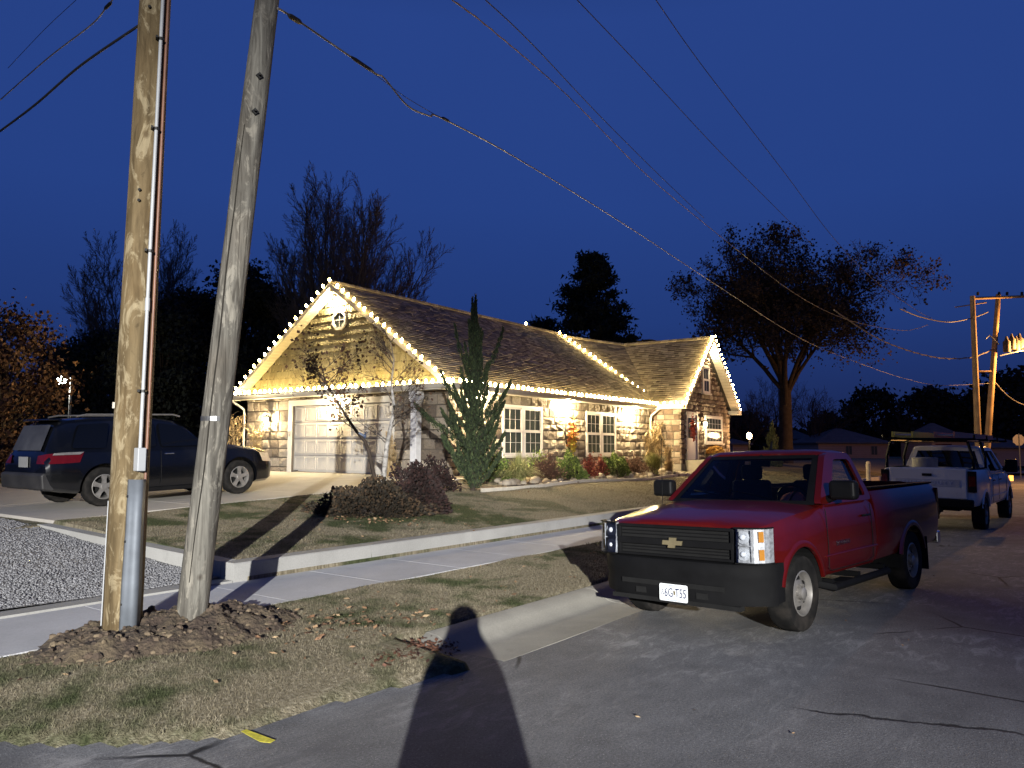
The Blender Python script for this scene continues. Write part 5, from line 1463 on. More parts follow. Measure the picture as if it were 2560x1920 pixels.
# galvanised U-guard at the foot
m = MB(); sec_ = []
for k in range(9):
    a = -math.pi*.5+math.pi*k/8; sec_.append((.050*math.cos(a)+.015, .046*math.sin(a)))
sec_ = [(-.035,-.075),(0,-.073),(.012,-.058)]+sec_[1:-1]+[(.012,.058),(0,.073),(-.035,.075)]
zz = [-.1,.5,1.0,1.45]; n = len(sec_)
for z in zz:
    c = on1(z, AR, .012); ca, sa = math.cos(AR), math.sin(AR); k_ = 1.12 if z < 1.0 else 1.0
    for u,v in sec_: m.v.append((c.x+(u*ca-v*sa)*k_, c.y+(u*sa+v*ca)*k_, z))
for i in range(len(zz)-1):
    for k in range(n-1): m.f.append([i*n+k,i*n+k+1,(i+1)*n+k+1,(i+1)*n+k]); m.r.append(.5)
ug = m.build('steel_guard', m_galv, p1, smooth=50); ug.modifiers.new('t','SOLIDIFY').thickness = .006
m = MB()
for z in (.35,.9,1.3): a = on1(z, AR-.45, .02); m.sphere(a, .012, 6, 4)
m.build('guard_bolt', m_black, ug)
a = on1(1.63, AR, .035); m = MB(); m.box(a, (.095,.075,.21), Matrix.Rotation(AR,3,'Z')); m.build('junction_box', m_pvc, p1, bevel=.008)
m = MB(); a = on1(2.12, R(-145), .012); m.box(a, (.06,.02,.055), Matrix.Rotation(R(-60),3,'Z')); m.build('pole_tag', plain('tag_alu',(.6,.55,.45),.3,metal=.7), p1)
m = MB()
for z in (4.02,4.12,5.9): a = on1(z, R(-80), .004); m.cyl(a, a+Vector((.0,-.02,0)), .014, 8)
m.build('pole_bolt', m_black, p1)
m = MB(); m.tube([on1(z, R(188), .012) for z in np.linspace(-.1,1.25,6)], .008, 5); m.build('side_cable', m_pvc, p1)

P2b = Vector((-3.0,7.35,.10))
tgt = at(668, 0, 7.45); P2t = P2b + (tgt-P2b)*1.75
p2 = empty('utility_pole', P2b, label='grey weathered utility pole leaning to the right beside the newer one', cat='utility pole', group='utility poles at the grass corner')
dd = (P2t-P2b).normalized()
m, d2 = log(-dd*.3, P2t-P2b, .142, .098, 8.2); m.build('pole', m_pole2, p2, smooth=60)
def on2(L, ang, off=0):
    f = (L+.3)/((P2t-P2b).length+.3); c = dd*L; r = .142+(.098-.142)*f+off
    return c+Vector((math.cos(ang)*r, math.sin(ang)*r, 0))
m = MB()
for L, w in ((5.05,.05),(5.42,.05)): a = on2(L, R(-62), .008); m.box(a, (w,.03,w), Matrix.Rotation(R(28),3,'Z') @ Matrix.Rotation(R(45),3,'Y')); m.cyl(a, a+Vector((.02,-.05,0)), .012, 6)
m.build('washer_bolt', m_black, p2)
m = MB(); n=14
pts = [on2(2.02, R(-150+12*k), .004) for k in range(9)]
for a,b in zip(pts[:-1],pts[1:]): m.add([a-Vector((0,0,.022)),b-Vector((0,0,.022)),b+Vector((0,0,.022)),a+Vector((0,0,.022))],[(0,1,2,3)])
m.build('metal_band', plain('band_alu',(.2,.2,.2),.35,metal=.8), p2)
# long drying split
m = MB()
for k in range(26):
    L0, L1 = .5+k*.17, .5+(k+1)*.17; wv = lambda L: R(-96)+.10*math.sin(L*1.1)+.03*math.sin(L*5)
    a, b = on2(L0, wv(L0), .003), on2(L1, wv(L1), .003); w = .004+.004*math.sin(math.pi*k/26)
    m.add([a-Vector((w,0,0)), a+Vector((w,0,0)), b+Vector((w,0,0)), b-Vector((w,0,0))], [(0,1,2,3)])
m.build('drying_crack', m_dull, p2)

# ================================================================ overhead wires
m_cable = plain('black_cable', (.018,.018,.02), .6, .2, 2)
m_alu = plain('bare_cable', (.16,.15,.14), .5, .2, 2)
def wire(label, pix, r, mat, twist=False, extra=None, group='overhead wires'):
    "wire through photo directions: list of (px, py, distance)"
    P = [at(*p) for p in pix]; root = P[0]
    pts = []
    n = 24                          # Catmull-Rom between the points
    for i in range(len(P)-1):
        p0, p1_, p2_, p3 = P[max(i-1,0)], P[i], P[i+1], P[min(i+2,len(P)-1)]
        for k in range(n):
            t = k/n; pts.append(.5*((2*p1_)+(p2_-p0)*t+(2*p0-5*p1_+4*p2_-p3)*t*t+(3*p1_-p0-3*p2_+p3)*t**3))
    pts.append(P[-1]); m = MB(); pts = [p-root for p in pts]
    if twist:
        m.tube(pts, r, 5); q = []
        L = 0
        for i, p in enumerate(pts):
            if i: L += (pts[i]-pts[i-1]).length
            q.append(p+Vector((0,math.cos(L*9),math.sin(L*9)))*r*1.5)
        m.tube(q, r*.7, 4)
    else: m.tube(pts, r, 6)
    o = m.build('overhead_wire', mat, smooth=60); o.location = root
    tag(o, label, 'cable', group)
    if extra:
        for (a,b,rr_,nm,mt) in extra:
            A_, B_ = at(*a)-root, at(*b)-root; mm = MB(); k = 6
            seg = [A_+(B_-A_)*i/k for i in range(k+1)]; mm.tube(seg, [rr_*.6]+[rr_]*(k-1)+[rr_*.6], 8); mm.build(nm, mt, o, smooth=50)
    return o
wire('lowest long cable from the grey pole across the whole sky to the twin poles', [(694,20,7.3),(750,55,7.7),(930,178,8.9),(960,195,9.2),(1020,265,9.8),(1075,290,10.4),(1110,298,10.8),(1300,400,14.5),(1560,560,20),(1780,705,26),(2000,845,32),(2140,905,36),(2260,946,39),(2350,963,40),(2480,958,41)], .011, m_alu,
     extra=[((722,38,7.45),(752,57,7.7),.028,'splice_sleeve',m_cable),((878,142,8.5),(934,180,8.95),.022,'splice_sleeve',m_cable),((1106,294,10.7),(1122,303,10.95),.022,'cable_clamp',m_cable)])
wire('thin black lashing cable just above the lowest cable near the grey pole', [(698,24,7.35),(755,58,7.7),(936,185,9.0),(1010,240,9.7),(1090,288,10.5)], .004, m_cable)
wire('twisted cable left of the straight one, from the top edge down to the twin poles', [(1130,0,11),(1230,75,12.5),(1420,240,17),(1620,440,22),(1800,590,27),(1960,715,31),(2060,775,34),(2150,808,36),(2260,826,38),(2320,812,38.5)], .010, m_alu, twist=True)
wire('straight black cable crossing the twisted one high over the roof', [(1214,0,11),(1330,110,13),(1500,290,18),(1640,430,22),(1760,545,26)], .009, m_cable)
wire('second black cable from the right in the upper sky', [(1443,0,14),(1600,165,18),(1800,380,24),(1935,515,28),(2030,612,31)], .010, m_cable)
wire('rightmost black cable in the upper sky, behind the oak crown', [(1640,0,15),(1760,170,18),(1960,430,24),(2080,590,28),(2180,695,32),(2290,775,36),(2330,796,37)], .010, m_cable)
wire('short sagging pinkish service cable high on the twin poles', [(2250,772,38),(2300,792,38.8),(2370,805,39.5),(2430,795,40),(2470,780,40.6)], .028, m_alu)
wire('beaded looking cable that sags into the twin poles', [(2085,775,34),(2180,838,36),(2260,873,38),(2350,895,39.5),(2430,893,40.2),(2490,870,41)], .024, m_alu, twist=True)
wire('thick black cable rising to the upright pole at the upper left', [(0,328,9),(90,260,8.3),(200,165,7.7),(345,65,7.15)], .013, m_cable)
wire('thin greyish cable above the thick black one at the upper left', [(0,250,10),(120,145,9),(230,60,8.2),(270,12,7.9),(300,-20,7.6)], .008, m_alu,
     extra=[((262,22,7.95),(278,6,7.85),.018,'cable_clamp',m_cable)])
wire('faint hairline wire in the upper left corner', [(20,170,14),(110,75,13),(190,0,12)], .005, m_cable)
wire('short cable leaving the twin poles at the right frame edge', [(2487,955,41),(2520,990,41),(2560,1012,41.5),(2640,1030,42)], .022, m_alu)

# ---------------------------------------------------------------- far twin poles with the sodium lamp
m_polef = plain('far_pole_wood', (.30,.21,.11), .85, .3, 2)
def fp(px, py, Y): return at(px, py, Y)
tp = empty('utility_pole', fp(2466,1180,40), label='left one of the two far wood poles joined by a crossarm, lit orange', cat='utility pole', group='far twin poles')
tq = empty('utility_pole', fp(2466,1180,40)+Vector((0,0,0)), label='right one of the two far wood poles, leaning, with transformer and street lamp', cat='utility pole', group='far twin poles')
tb = Vector(tp.location)
zb0 = .12
def bl(px0, py0, px1, py1, Y, r0, r1, parent, name, mat=m_polef, n=12):
    a, b = fp(px0,py0,Y)-tb, fp(px1,py1,Y)-tb
    if name == 'pole': d_ = (a-b)/(a.z-b.z); a = a + d_*((zb0-tb.z)-a.z)
    m = MB(); m.tube([a, b], [r0, r1], n); return m.build(name, mat, parent, smooth=50)
bl(2446,1120,2431,740,40,.17,.12,tp,'pole')
bl(2468,1120,2496,736,41,.17,.12,tq,'pole')
bl(2433,746,2640,738,40.5,.075,.075,tq,'crossarm')
bl(2388,768,2466,756,40,.03,.03,tp,'brace_bar')
bl(2448,929,2478,929,40.4,.05,.05,tp,'brace_bar')
for x in (2445,2498,2518,2555): m = MB(); a = fp(x,738,40.5)-tb; m.lathe([(.05,0),(.08,.05),(.05,.09),(.08,.12),(.04,.18)], a, 8); m.build('insulator', m_dull, tq)
m = MB(); a = fp(2503,866,40.6)-tb
for k,(dx,dz) in enumerate(((.3,.0),(.65,.15),(.95,.05),(1.2,.2))): m.lathe([(.16,-.3),(.18,-.25),(.18,.25),(.10,.33),(.04,.55)], a+Vector((dx,.1*k,dz)), 10)
m.build('transformer', plain('transformer_grey',(.05,.046,.04),.8), tq, smooth=50)
m = MB(); m.tube([a+Vector((-.1,0,-.5)), a+Vector((.5,0,-.35)), a+Vector((1.2,0,-.2)), a+Vector((1.9,0,.15))], .03, 6); m.tube([a+Vector((-.1,0,.1)),a+Vector((-.6,0,.6)),a+Vector((-.8,0,.4))], .03, 6); la = m.build('lamp_arm', m_galv, tq, smooth=50)
lp_ = fp(2600,858,40)-tb
m = MB(); m.lathe([(.05,.16),(.16,.06),(.26,0)], lp_, 14); m.tube([lp_+Vector((0,0,.1)), a+Vector((1.2,0,-.2))], .035, 6); m.build('lamp_hood', m_galv, la, smooth=50)
m = MB(); m.sphere(lp_+Vector((0,0,-.07)), .17, 12, 8, (1,1,.8)); m.build('lamp_globe', emis('sodium_glow',(1,.42,.07),60), la)
lamp('POINT', lp_+Vector((0,0,-.35)), 4200, (1,.47,.13), la, .15)

# ---------------------------------------------------------------- lamp standing behind the viewer, whose light throws the long shadows
sl = empty('street_lamp', (2.9,-46,0), label='tall street lamp far behind the viewer', cat='street lamp')
m = MB(); m.cyl((0,-2.0,0),(0,-1.6,11.1),.12,12,.07); m.build('pole', m_galv, sl)
m = MB(); m.tube([(0,-1.6,11.0),(0,-.8,11.3),(0,-.1,11.2)], .045, 8); m.build('lamp_arm', m_galv, sl)
m = MB(); m.box((0,0,11.18),(.32,.7,.12)); m.build('lamp_head', m_galv, sl, bevel=.04)
_az, _dp = R(-6.4), R(12.9)
_dir = Vector((math.sin(_az)*math.cos(_dp), math.cos(_az)*math.cos(_dp), -math.sin(_dp)))
lamp('SPOT', (0,.1,10.9), 360000, (1,.985,.95), sl, .16, spot=R(18.5), rot=_dir.to_track_quat('-Z','Y').to_euler(), blend=.85)

# ---------------------------------------------------------------- the person taking the picture (seen only as a shadow)
ph_ = empty('person', (.05,-.42,float(ground_z(*ts(.05,-.42)))), label='person in a long dark coat holding up a phone with both hands', cat='person')
def skin_body(name, verts, edges, radii, mat, parent, sub=2):
    me = bpy.data.meshes.new(name); me.from_pydata(verts, edges, []); me.update()
    o = bpy.data.objects.new(name, me); col.objects.link(o)
    md = o.modifiers.new('skin','SKIN'); 
    for i, v in enumerate(me.skin_vertices[0].data): v.radius = radii[i] if hasattr(radii[i],'__len__') else (radii[i],)*2; v.use_root = (i == 0)
    s_ = o.modifiers.new('s','SUBSURF'); s_.levels = sub; s_.render_levels = sub
    me.materials.append(mat); o.parent = parent; return o
bv = [(0,0,.95),(0,-.01,1.15),(0,-.01,1.35),(0,0,1.50),(0,.02,1.58),(0,.03,1.68),(0,.03,1.78),
      (.10,0,.90),(.12,.02,.50),(.12,-.02,.09),(.12,.12,.03), (-.10,0,.90),(-.12,.02,.50),(-.12,-.02,.09),(-.12,.12,.03),
      (.20,0,1.44),(.27,.06,1.20),(.16,.30,1.42),(.09,.34,1.55), (-.20,0,1.44),(-.27,.06,1.20),(-.16,.30,1.42),(-.09,.34,1.55)]
be = [(0,1),(1,2),(2,3),(3,4),(4,5),(5,6),(0,7),(7,8),(8,9),(9,10),(0,11),(11,12),(12,13),(13,14),(3,15),(15,16),(16,17),(17,18),(3,19),(19,20),(20,21),(21,22)]
br = [(.17,.12),(.16,.12),(.18,.12),(.12,.09),.06,(.085,.10),.08,.10,.07,.045,.04,.10,.07,.045,.04,.07,.052,.042,.035,.07,.052,.042,.035]
skin_body('body', bv, be, br, plain('skin',(.35,.2,.14),.6), ph_)
m = MB(); m.lathe([(.41,.12),(.40,.5),(.37,.92),(.32,1.25),(.29,1.38),(.23,1.50),(.155,1.61),(.13,1.69)], (0,0,0), 20); m.v = [(x,y*.72,z) for x,y,z in m.v]
for s in (1,-1): m.tube([(s*.20,0,1.40),(s*.25,.07,1.19),(s*.16,.29,1.41)], [.08,.07,.06], 10)
m.build('coat', plain('coat_cloth',(.03,.03,.035),.9), ph_, smooth=60)
m = MB(); m.sphere((0,.0,1.725), .13, 14, 8, (1.05,1.05,1.05)); m.build('hair', m_dull, ph_, smooth=60)
for s in (1,-1):
    for k in range(4): skin_body('finger', [(s*.09,.345,1.54+.0*k),(s*.088,.372,1.552+.021*k-.03),(s*.074,.39,1.556+.021*k-.03),(s*.062,.385,1.556+.021*k-.03)], [(0,1),(1,2),(2,3)], [.012,.010,.009,.008], bpy.data.materials['skin'], ph_, 1)
    skin_body('thumb', [(s*.09,.335,1.53),(s*.075,.33,1.555),(s*.055,.345,1.572)], [(0,1),(1,2)], [.014,.011,.009], bpy.data.materials['skin'], ph_, 1)

# ================================================================ plants
def gh(px, py):
    "ray from the camera through a photo pixel to the ground: world point"
    d = CAM_M @ Vector(((px-1280)/1923, -(py-960)/1923, -1)); p = Vector((0,0,CAM_Z)); k = 3.0
    while k < 200:
        q = p + d*(k/d.y); t, s = ts(q.x, q.y)
        if q.z < float(ground_z(t, s)): return Vector((q.x, q.y, float(ground_z(t, s))))
        k += .04 if k < 40 else .5
    return q
m_bark = plain('dark_bark', (.045,.035,.028), .95, .35, 4)
m_barkl = plain('grey_bark', (.10,.085,.07), .95, .3, 4)
m_birch = plain('birch_bark', (.36,.34,.31), .8, .3, 12, dirt=((.05,.045,.04), 9))
m_twig = plain('twig_bark', (.055,.042,.035), .9, .3, 5)
m_brownleaf = rv_mat('brown_leaf', (.06,.03,.018), (.16,.085,.045), .8)
m_oakleaf = rv_mat('russet_leaf', (.035,.014,.007), (.20,.10,.045), .85, mid=(.085,.04,.018))
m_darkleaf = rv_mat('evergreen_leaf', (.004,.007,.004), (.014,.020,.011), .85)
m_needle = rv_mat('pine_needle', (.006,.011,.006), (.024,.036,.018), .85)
m_juniper = rv_mat('juniper_leaf', (.010,.018,.007), (.075,.105,.035), .85, mid=(.026,.042,.015))
m_box = rv_mat('boxwood_leaf', (.04,.07,.015), (.30,.40,.09), .8, mid=(.15,.21,.045))
m_spirea = rv_mat('spirea_twig', (.10,.05,.035), (.26,.15,.10), .85)
m_nandina = rv_mat('nandina_leaf', (.14,.015,.015), (.34,.15,.06), .7, mid=(.24,.045,.03))
m_gold_grass = rv_mat('dry_plume', (.30,.20,.09), (.62,.47,.26), .85, mid=(.46,.33,.16))
m_green_grass = rv_mat('fountain_grass', (.16,.19,.05), (.62,.56,.24), .8, mid=(.36,.37,.13))
m_barb = rv_mat('barberry_leaf', (.010,.005,.004), (.040,.014,.010), .85, mid=(.020,.007,.006))
m_spread = rv_mat('spreading_shrub_leaf', (.010,.007,.003), (.075,.042,.018), .85, mid=(.022,.016,.007))

def segmesh(name, segs, mat, parent=None, n=4, smooth=True, rmin=.0):
    A = np.array([s[0] for s in segs], float); B = np.array([s[1] for s in segs], float)
    r0 = np.maximum(np.array([s[2] for s in segs]), rmin); r1 = np.maximum(np.array([s[3] for s in segs]), rmin*.7)
    d = B-A; d /= np.maximum(np.linalg.norm(d,axis=1),1e-9)[:,None]
    h = np.where(np.abs(d[:,2:3]) > .9, np.array([[1.,0,0]]), np.array([[0,0,1.]]))
    x = np.cross(d,h); x /= np.linalg.norm(x,axis=1)[:,None]; y = np.cross(d,x)
    vs = []
    for P, r in ((A,r0),(B,r1)):
        for k in range(n):
            a = 2*math.pi*k/n; vs.append(P + (x*math.cos(a)+y*math.sin(a))*r[:,None])
    v = np.stack(vs,1); N = len(segs)
    f = np.array([[k,(k+1)%n,n+(k+1)%n,n+k] for k in range(n)])
    ff = (f[None]+(2*n)*np.arange(N)[:,None,None]).reshape(-1,4)
    return mobj(name, npmesh(name, v.reshape(-1,3), [ff], smooth=smooth), mat, parent)
def grow(r, p, d, L, rad, lvl, P, segs, tips):
    "P: dict with per-level lists: n (segments), kids, ang, ratio, wander, up"
    n = P['n'][lvl]; sl = L/n; last = lvl == len(P['n'])-1
    for i in range(n):
        d = (d + Vector((r.gauss(0,1),r.gauss(0,1),r.gauss(0,1)))*P['wander'][lvl] + Vector((0,0,P['up'][lvl]))).normalized()
        q = p + d*sl; ra, rb = rad*(1-.75*i/n), rad*(1-.75*(i+1)/n)
        segs[min(lvl,len(segs)-1)].append((tuple(p), tuple(q), ra, rb)); p = q
        if not last and i/n >= P['start'][lvl]:
            for _ in range(P['kids'][lvl]):
                a = r.uniform(0,2*math.pi); x = d.cross(Vector((math.cos(a),math.sin(a),.3))).normalized()
                an = P['ang'][lvl]*r.uniform(.7,1.3); nd = d*math.cos(an)+x*math.sin(an)
                rem = (1-.55*i/n)
                grow(r, p.copy(), nd, L*P['ratio'][lvl]*rem*r.uniform(.7,1.2), rb*P['rr'][lvl], lvl+1, P, segs, tips)
    tips.append(tuple(p))
def bare_tree(loc, H, seed, label, P, group=None, trunk_r=.3, first=.25, leaders=6, lean=.35, mat=None, name='bare_tree', fan=None):
    r = random.Random(seed); root = empty(name, loc, label=label, cat='tree', group=group)
    segs = [[],[],[]]; tips = []
    z0 = H*first; tr = [(0,0,-.3),(r.uniform(-.1,.1),0,z0*.5),(r.uniform(-.15,.15),r.uniform(-.1,.1),z0)]
    m = MB(); m.tube(tr, [trunk_r*1.25,trunk_r,trunk_r*.9], 12); m.build('trunk', mat or m_bark, root, smooth=60)
    for k in range(leaders):
        a = 2*math.pi*k/leaders + r.uniform(-.3,.3); ln = lean*r.uniform(.3,1.3)
        d = Vector((math.cos(a)*math.sin(ln)*(1.0 if fan is None else fan), math.sin(a)*math.sin(ln), math.cos(ln)))
        grow(r, Vector(tr[2])-Vector((0,0,z0*.3*r.random())), d.normalized(), (H-z0)*r.uniform(.8,1.0)*(1-.25*ln), trunk_r*.48*r.uniform(.7,1.1), 0, P, segs, tips)
    k_ = dict(rmin=.0125)
    for nm_, i_, n_ in (('limb',0,6),('branch',1,4),('twig',2,3)): segmesh(nm_, segs[i_], mat or m_bark if i_ < 2 else m_twig, root, n_, **k_)['kind'] = 'stuff'
    return root, tips
PV = dict(n=[9,7,5,3], kids=[3,2,2,0], ang=[.42,.42,.5,.5], ratio=[.42,.42,.45,.45], wander=[.035,.06,.09,.1], up=[.02,.04,.04,.03], start=[.10,.12,.1,0], rr=[.5,.55,.6,.6])
def fan_tree(px, Y, H, wid, seed, label, leaders, trunk_r):
    b0 = at(px,1110,Y); r = random.Random(seed); root = empty('bare_tree', (b0.x,b0.y,.5), label=label, cat='tree'); segs = [[],[],[]]; tips = []
    z0 = H*.10; m = MB(); m.tube([(0,0,-.3),(0,0,z0*.6),(0,0,z0*1.4)], [trunk_r*1.2,trunk_r,trunk_r*.8], 12); m.build('trunk', m_bark, root, smooth=60)
    for k in range(leaders):
        a = 2.399963*k; f = math.sqrt((k+.5)/leaders); ln = math.atan2(wid*f, (H-z0)*.62)
        L = math.hypot(wid*f, (H-z0)*math.sqrt(max(.12,1-(f*.93)**2)))*.80*r.uniform(.92,1.05)
        d = Vector((math.cos(a)*math.sin(ln), math.sin(a)*math.sin(ln), math.cos(ln)))
        grow(r, Vector((0,0,z0)), d, L, trunk_r*.42*r.uniform(.7,1.1), 0, PV, segs, tips)
    for nm_, i_, n_ in (('limb',0,6),('branch',1,4),('twig',2,3)): segmesh(nm_, segs[i_], m_barkl, root, n_, rmin=.0105)['kind'] = 'stuff'
fan_tree(848, 46, 18.6, 6.3, 4, 'tall bare tree with many fine upright branches rising behind the garage roof', 22, .42)
fan_tree(335, 52, 17.5, 5.4, 9, 'bare tree with thin branches behind the thick utility pole', 14, .32)
def foliage(parent, cen, n, spread, size, mat, seed, name='crown', up=None, tri=False, asp=.8):
    r = np.random.default_rng(seed); cen = np.asarray(cen)
    idx = r.integers(0, len(cen), n); p = cen[idx] + r.normal(0, 1, (n,3))*np.asarray(spread)
    return leafobj(name, p, size*r.uniform(.5,1.4,n), mat, parent, seed=seed, asp=asp, tri=tri, up=up)
# broad oak on the right, still holding dark leaves
PO = dict(n=[8,7,5,4], kids=[2,3,2,0], ang=[.75,.8,.8,.8], ratio=[.5,.45,.5,.4], wander=[.12,.16,.2,.2], up=[.02,.04,.03,.02], start=[.18,.15,.1,0], rr=[.6,.55,.6,.6])
b0 = at(1962,1112,50)
ok, tips = bare_tree((b0.x,b0.y,.4), 15.6, 23, 'large broad crowned oak with dark clinging leaves to the right of the stone gable', PO, trunk_r=.42, leaders=10, lean=.46, first=.34)
r_ = np.random.default_rng(5); tp_ = np.array(tips); tp_ = tp_[tp_[:,2] > 4.8]
k_ = 120; a_ = r_.uniform(0,6.28,k_); u_ = r_.random(k_)**.5
dome = np.stack([np.cos(a_)*u_*5.3, np.sin(a_)*u_*5.0, 7.0+7.0*np.sqrt(np.clip(1-(u_*.98)**2,0,1))*r_.uniform(.45,1,k_)],-1)
sub_ = tp_[r_.integers(0,len(tp_),max(1,len(tp_)//3))]; cl = np.concatenate([sub_, dome[r_.integers(0,k_,len(sub_))] + r_.normal(0,.55,(len(sub_),3))])
foliage(ok, cl, 36000, (.28,.28,.23), .17, rv_mat('dark_oak_leaf', (.018,.011,.008), (.055,.033,.02), .85), 6)
# pine behind the middle roof
def conifer(loc, H, prof, seed, label, mat, n_wh, tuft, name='pine_tree', drop=.1, size=.22, base=.15, per=26, dens=5, group=None, trunk=None, upc=.25, gaps=.0, vary=(.55,1.12)):
    r = random.Random(seed); root = empty(name, loc, label=label, cat='tree', group=group)
    m = MB(); m.tube([(0,0,-.2),(0,0,H*.5),(0,0,H*.97)], [H*.018,H*.012,.02], 8); m.build('trunk', trunk or m_bark, root)
    segs = []; cen = []
    for i in range(n_wh):
        f = base+(1-base)*(i+.5)/n_wh; z = f*H; rad = np.interp(f, *zip(*prof))
        for k in range(dens):
            if r.random() < gaps: continue
            a = r.uniform(0,2*math.pi); L = rad*r.uniform(*vary); n = 6; p = Vector((0,0,z)); d = Vector((math.cos(a),math.sin(a),-drop)).normalized()
            for j in range(n):
                d = (d+Vector((r.gauss(0,.10),r.gauss(0,.10),upc*.35))).normalized(); q = p+d*L/n
                segs.append((tuple(p),tuple(q),.03*(1-j/n)*H/12+.006,.03*(1-(j+1)/n)*H/12+.004))
                if j >= 1: cen += [tuple(q)]*(1+j//2)
                p = q
    segmesh('branch', segs, trunk or m_bark, root, 4)
    foliage(root, cen, len(cen)*per, (tuft,tuft,tuft*.7), size, mat, seed, tri=True, asp=.5)
    return root
b0 = at(1480,1110,58)
conifer((b0.x,b0.y,.5), 16.0, [(0,4.6),(.35,4.6),(.5,3.9),(.6,2.9),(.75,2.4),(.88,1.6),(1,.5)], 3, 'dark irregular pine standing behind the middle of the long roof', m_needle, 21, .30, gaps=.15, size=.34, per=26, dens=7, upc=.15)
b0 = at(1345,1110,62); conifer((b0.x,b0.y,.5), 11.6, [(0,2.5),(.6,2.2),(1,.8)], 13, 'top of a small dark evergreen just showing over the roof ridge', m_needle, 14, .3, size=.4, per=12)
# dark evergreens on the left
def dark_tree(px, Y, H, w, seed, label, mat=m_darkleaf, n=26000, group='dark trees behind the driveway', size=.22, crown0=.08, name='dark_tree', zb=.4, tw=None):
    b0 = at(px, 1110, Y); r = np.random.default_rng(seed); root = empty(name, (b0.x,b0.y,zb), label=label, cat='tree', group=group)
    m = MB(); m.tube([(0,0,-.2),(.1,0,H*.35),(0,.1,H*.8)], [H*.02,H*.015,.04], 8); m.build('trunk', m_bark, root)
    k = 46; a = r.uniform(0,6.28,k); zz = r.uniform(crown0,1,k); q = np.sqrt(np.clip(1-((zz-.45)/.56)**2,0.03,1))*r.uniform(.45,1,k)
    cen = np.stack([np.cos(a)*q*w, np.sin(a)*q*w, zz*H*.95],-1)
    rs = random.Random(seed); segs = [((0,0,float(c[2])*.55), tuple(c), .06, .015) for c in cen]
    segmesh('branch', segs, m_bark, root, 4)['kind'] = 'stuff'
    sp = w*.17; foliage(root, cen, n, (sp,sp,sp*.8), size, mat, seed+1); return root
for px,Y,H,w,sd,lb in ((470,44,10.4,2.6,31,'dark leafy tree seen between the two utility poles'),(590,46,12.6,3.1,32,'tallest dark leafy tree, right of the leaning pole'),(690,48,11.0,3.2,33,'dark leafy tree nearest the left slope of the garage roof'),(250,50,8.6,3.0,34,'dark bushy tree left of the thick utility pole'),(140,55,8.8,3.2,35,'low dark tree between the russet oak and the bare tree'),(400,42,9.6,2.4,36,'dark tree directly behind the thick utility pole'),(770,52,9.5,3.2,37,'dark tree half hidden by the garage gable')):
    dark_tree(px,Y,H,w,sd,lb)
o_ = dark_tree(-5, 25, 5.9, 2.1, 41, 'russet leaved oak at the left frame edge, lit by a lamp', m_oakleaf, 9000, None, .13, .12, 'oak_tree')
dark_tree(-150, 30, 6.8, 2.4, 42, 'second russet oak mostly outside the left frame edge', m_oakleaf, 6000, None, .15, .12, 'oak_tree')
# far tree line on the right and left
PF = dict(n=[6,5,4], kids=[3,3,0], ang=[.6,.6,.6], ratio=[.5,.5,.5], wander=[.1,.12,.14], up=[.05,.05,.04], start=[.1,.1,0], rr=[.5,.6,.6])
for i,(px,Y,H,ld) in enumerate(((1870,80,8.5,7),(1935,95,10,7),(2045,85,8.3,7),(2260,100,7.0,6),(2105,110,8,6))):
    b0 = at(px,1118,Y); bare_tree((b0.x,b0.y,.4), H, 50+i, ['bare tree far off just right of the stone gable','bare tree far off left of the broad oak trunk','bare tree far off right of the broad oak trunk','small bare tree above the far hip roof house','faint bare tree above the far hip roof'][i], PF, group='far bare trees', trunk_r=.22, leaders=ld, lean=.7, first=.2)
for i,(px,Y,H,w) in enumerate(((2185,105,9.6,4.6),(2330,100,9.0,4.5),(2420,110,9.5,5),(2530,95,11.0,5),(2640,90,13,5.5),(2090,120,6.8,4.5),(1820,110,7,5))):
    dark_tree(px,Y,H,w,60+i,['round crowned dark tree over the far house roof','dark tree line clump left of the twin poles','dark tree behind the twin poles','tall dark tree at the right frame edge','dark tree just outside the right frame edge','low dark tree left of the round crowned one','dark tree low behind the stone gable'][i], n=6000, group='far dark trees', size=.55, crown0=.02, name='far_tree')
# distant woods that read as one mass
cen = []
for k in range(260):
    px = -900+3900*k/260+rnd.uniform(-8,8); b0 = at(px,1120,rnd.uniform(120,150)); cen.append((b0.x,b0.y,rnd.uniform(.8,3.4)))
o = foliage(None, cen, 42000, (3.2,3,1.3), 1.1, m_darkleaf, 77, 'distant_woods'); o['kind'] = 'stuff'

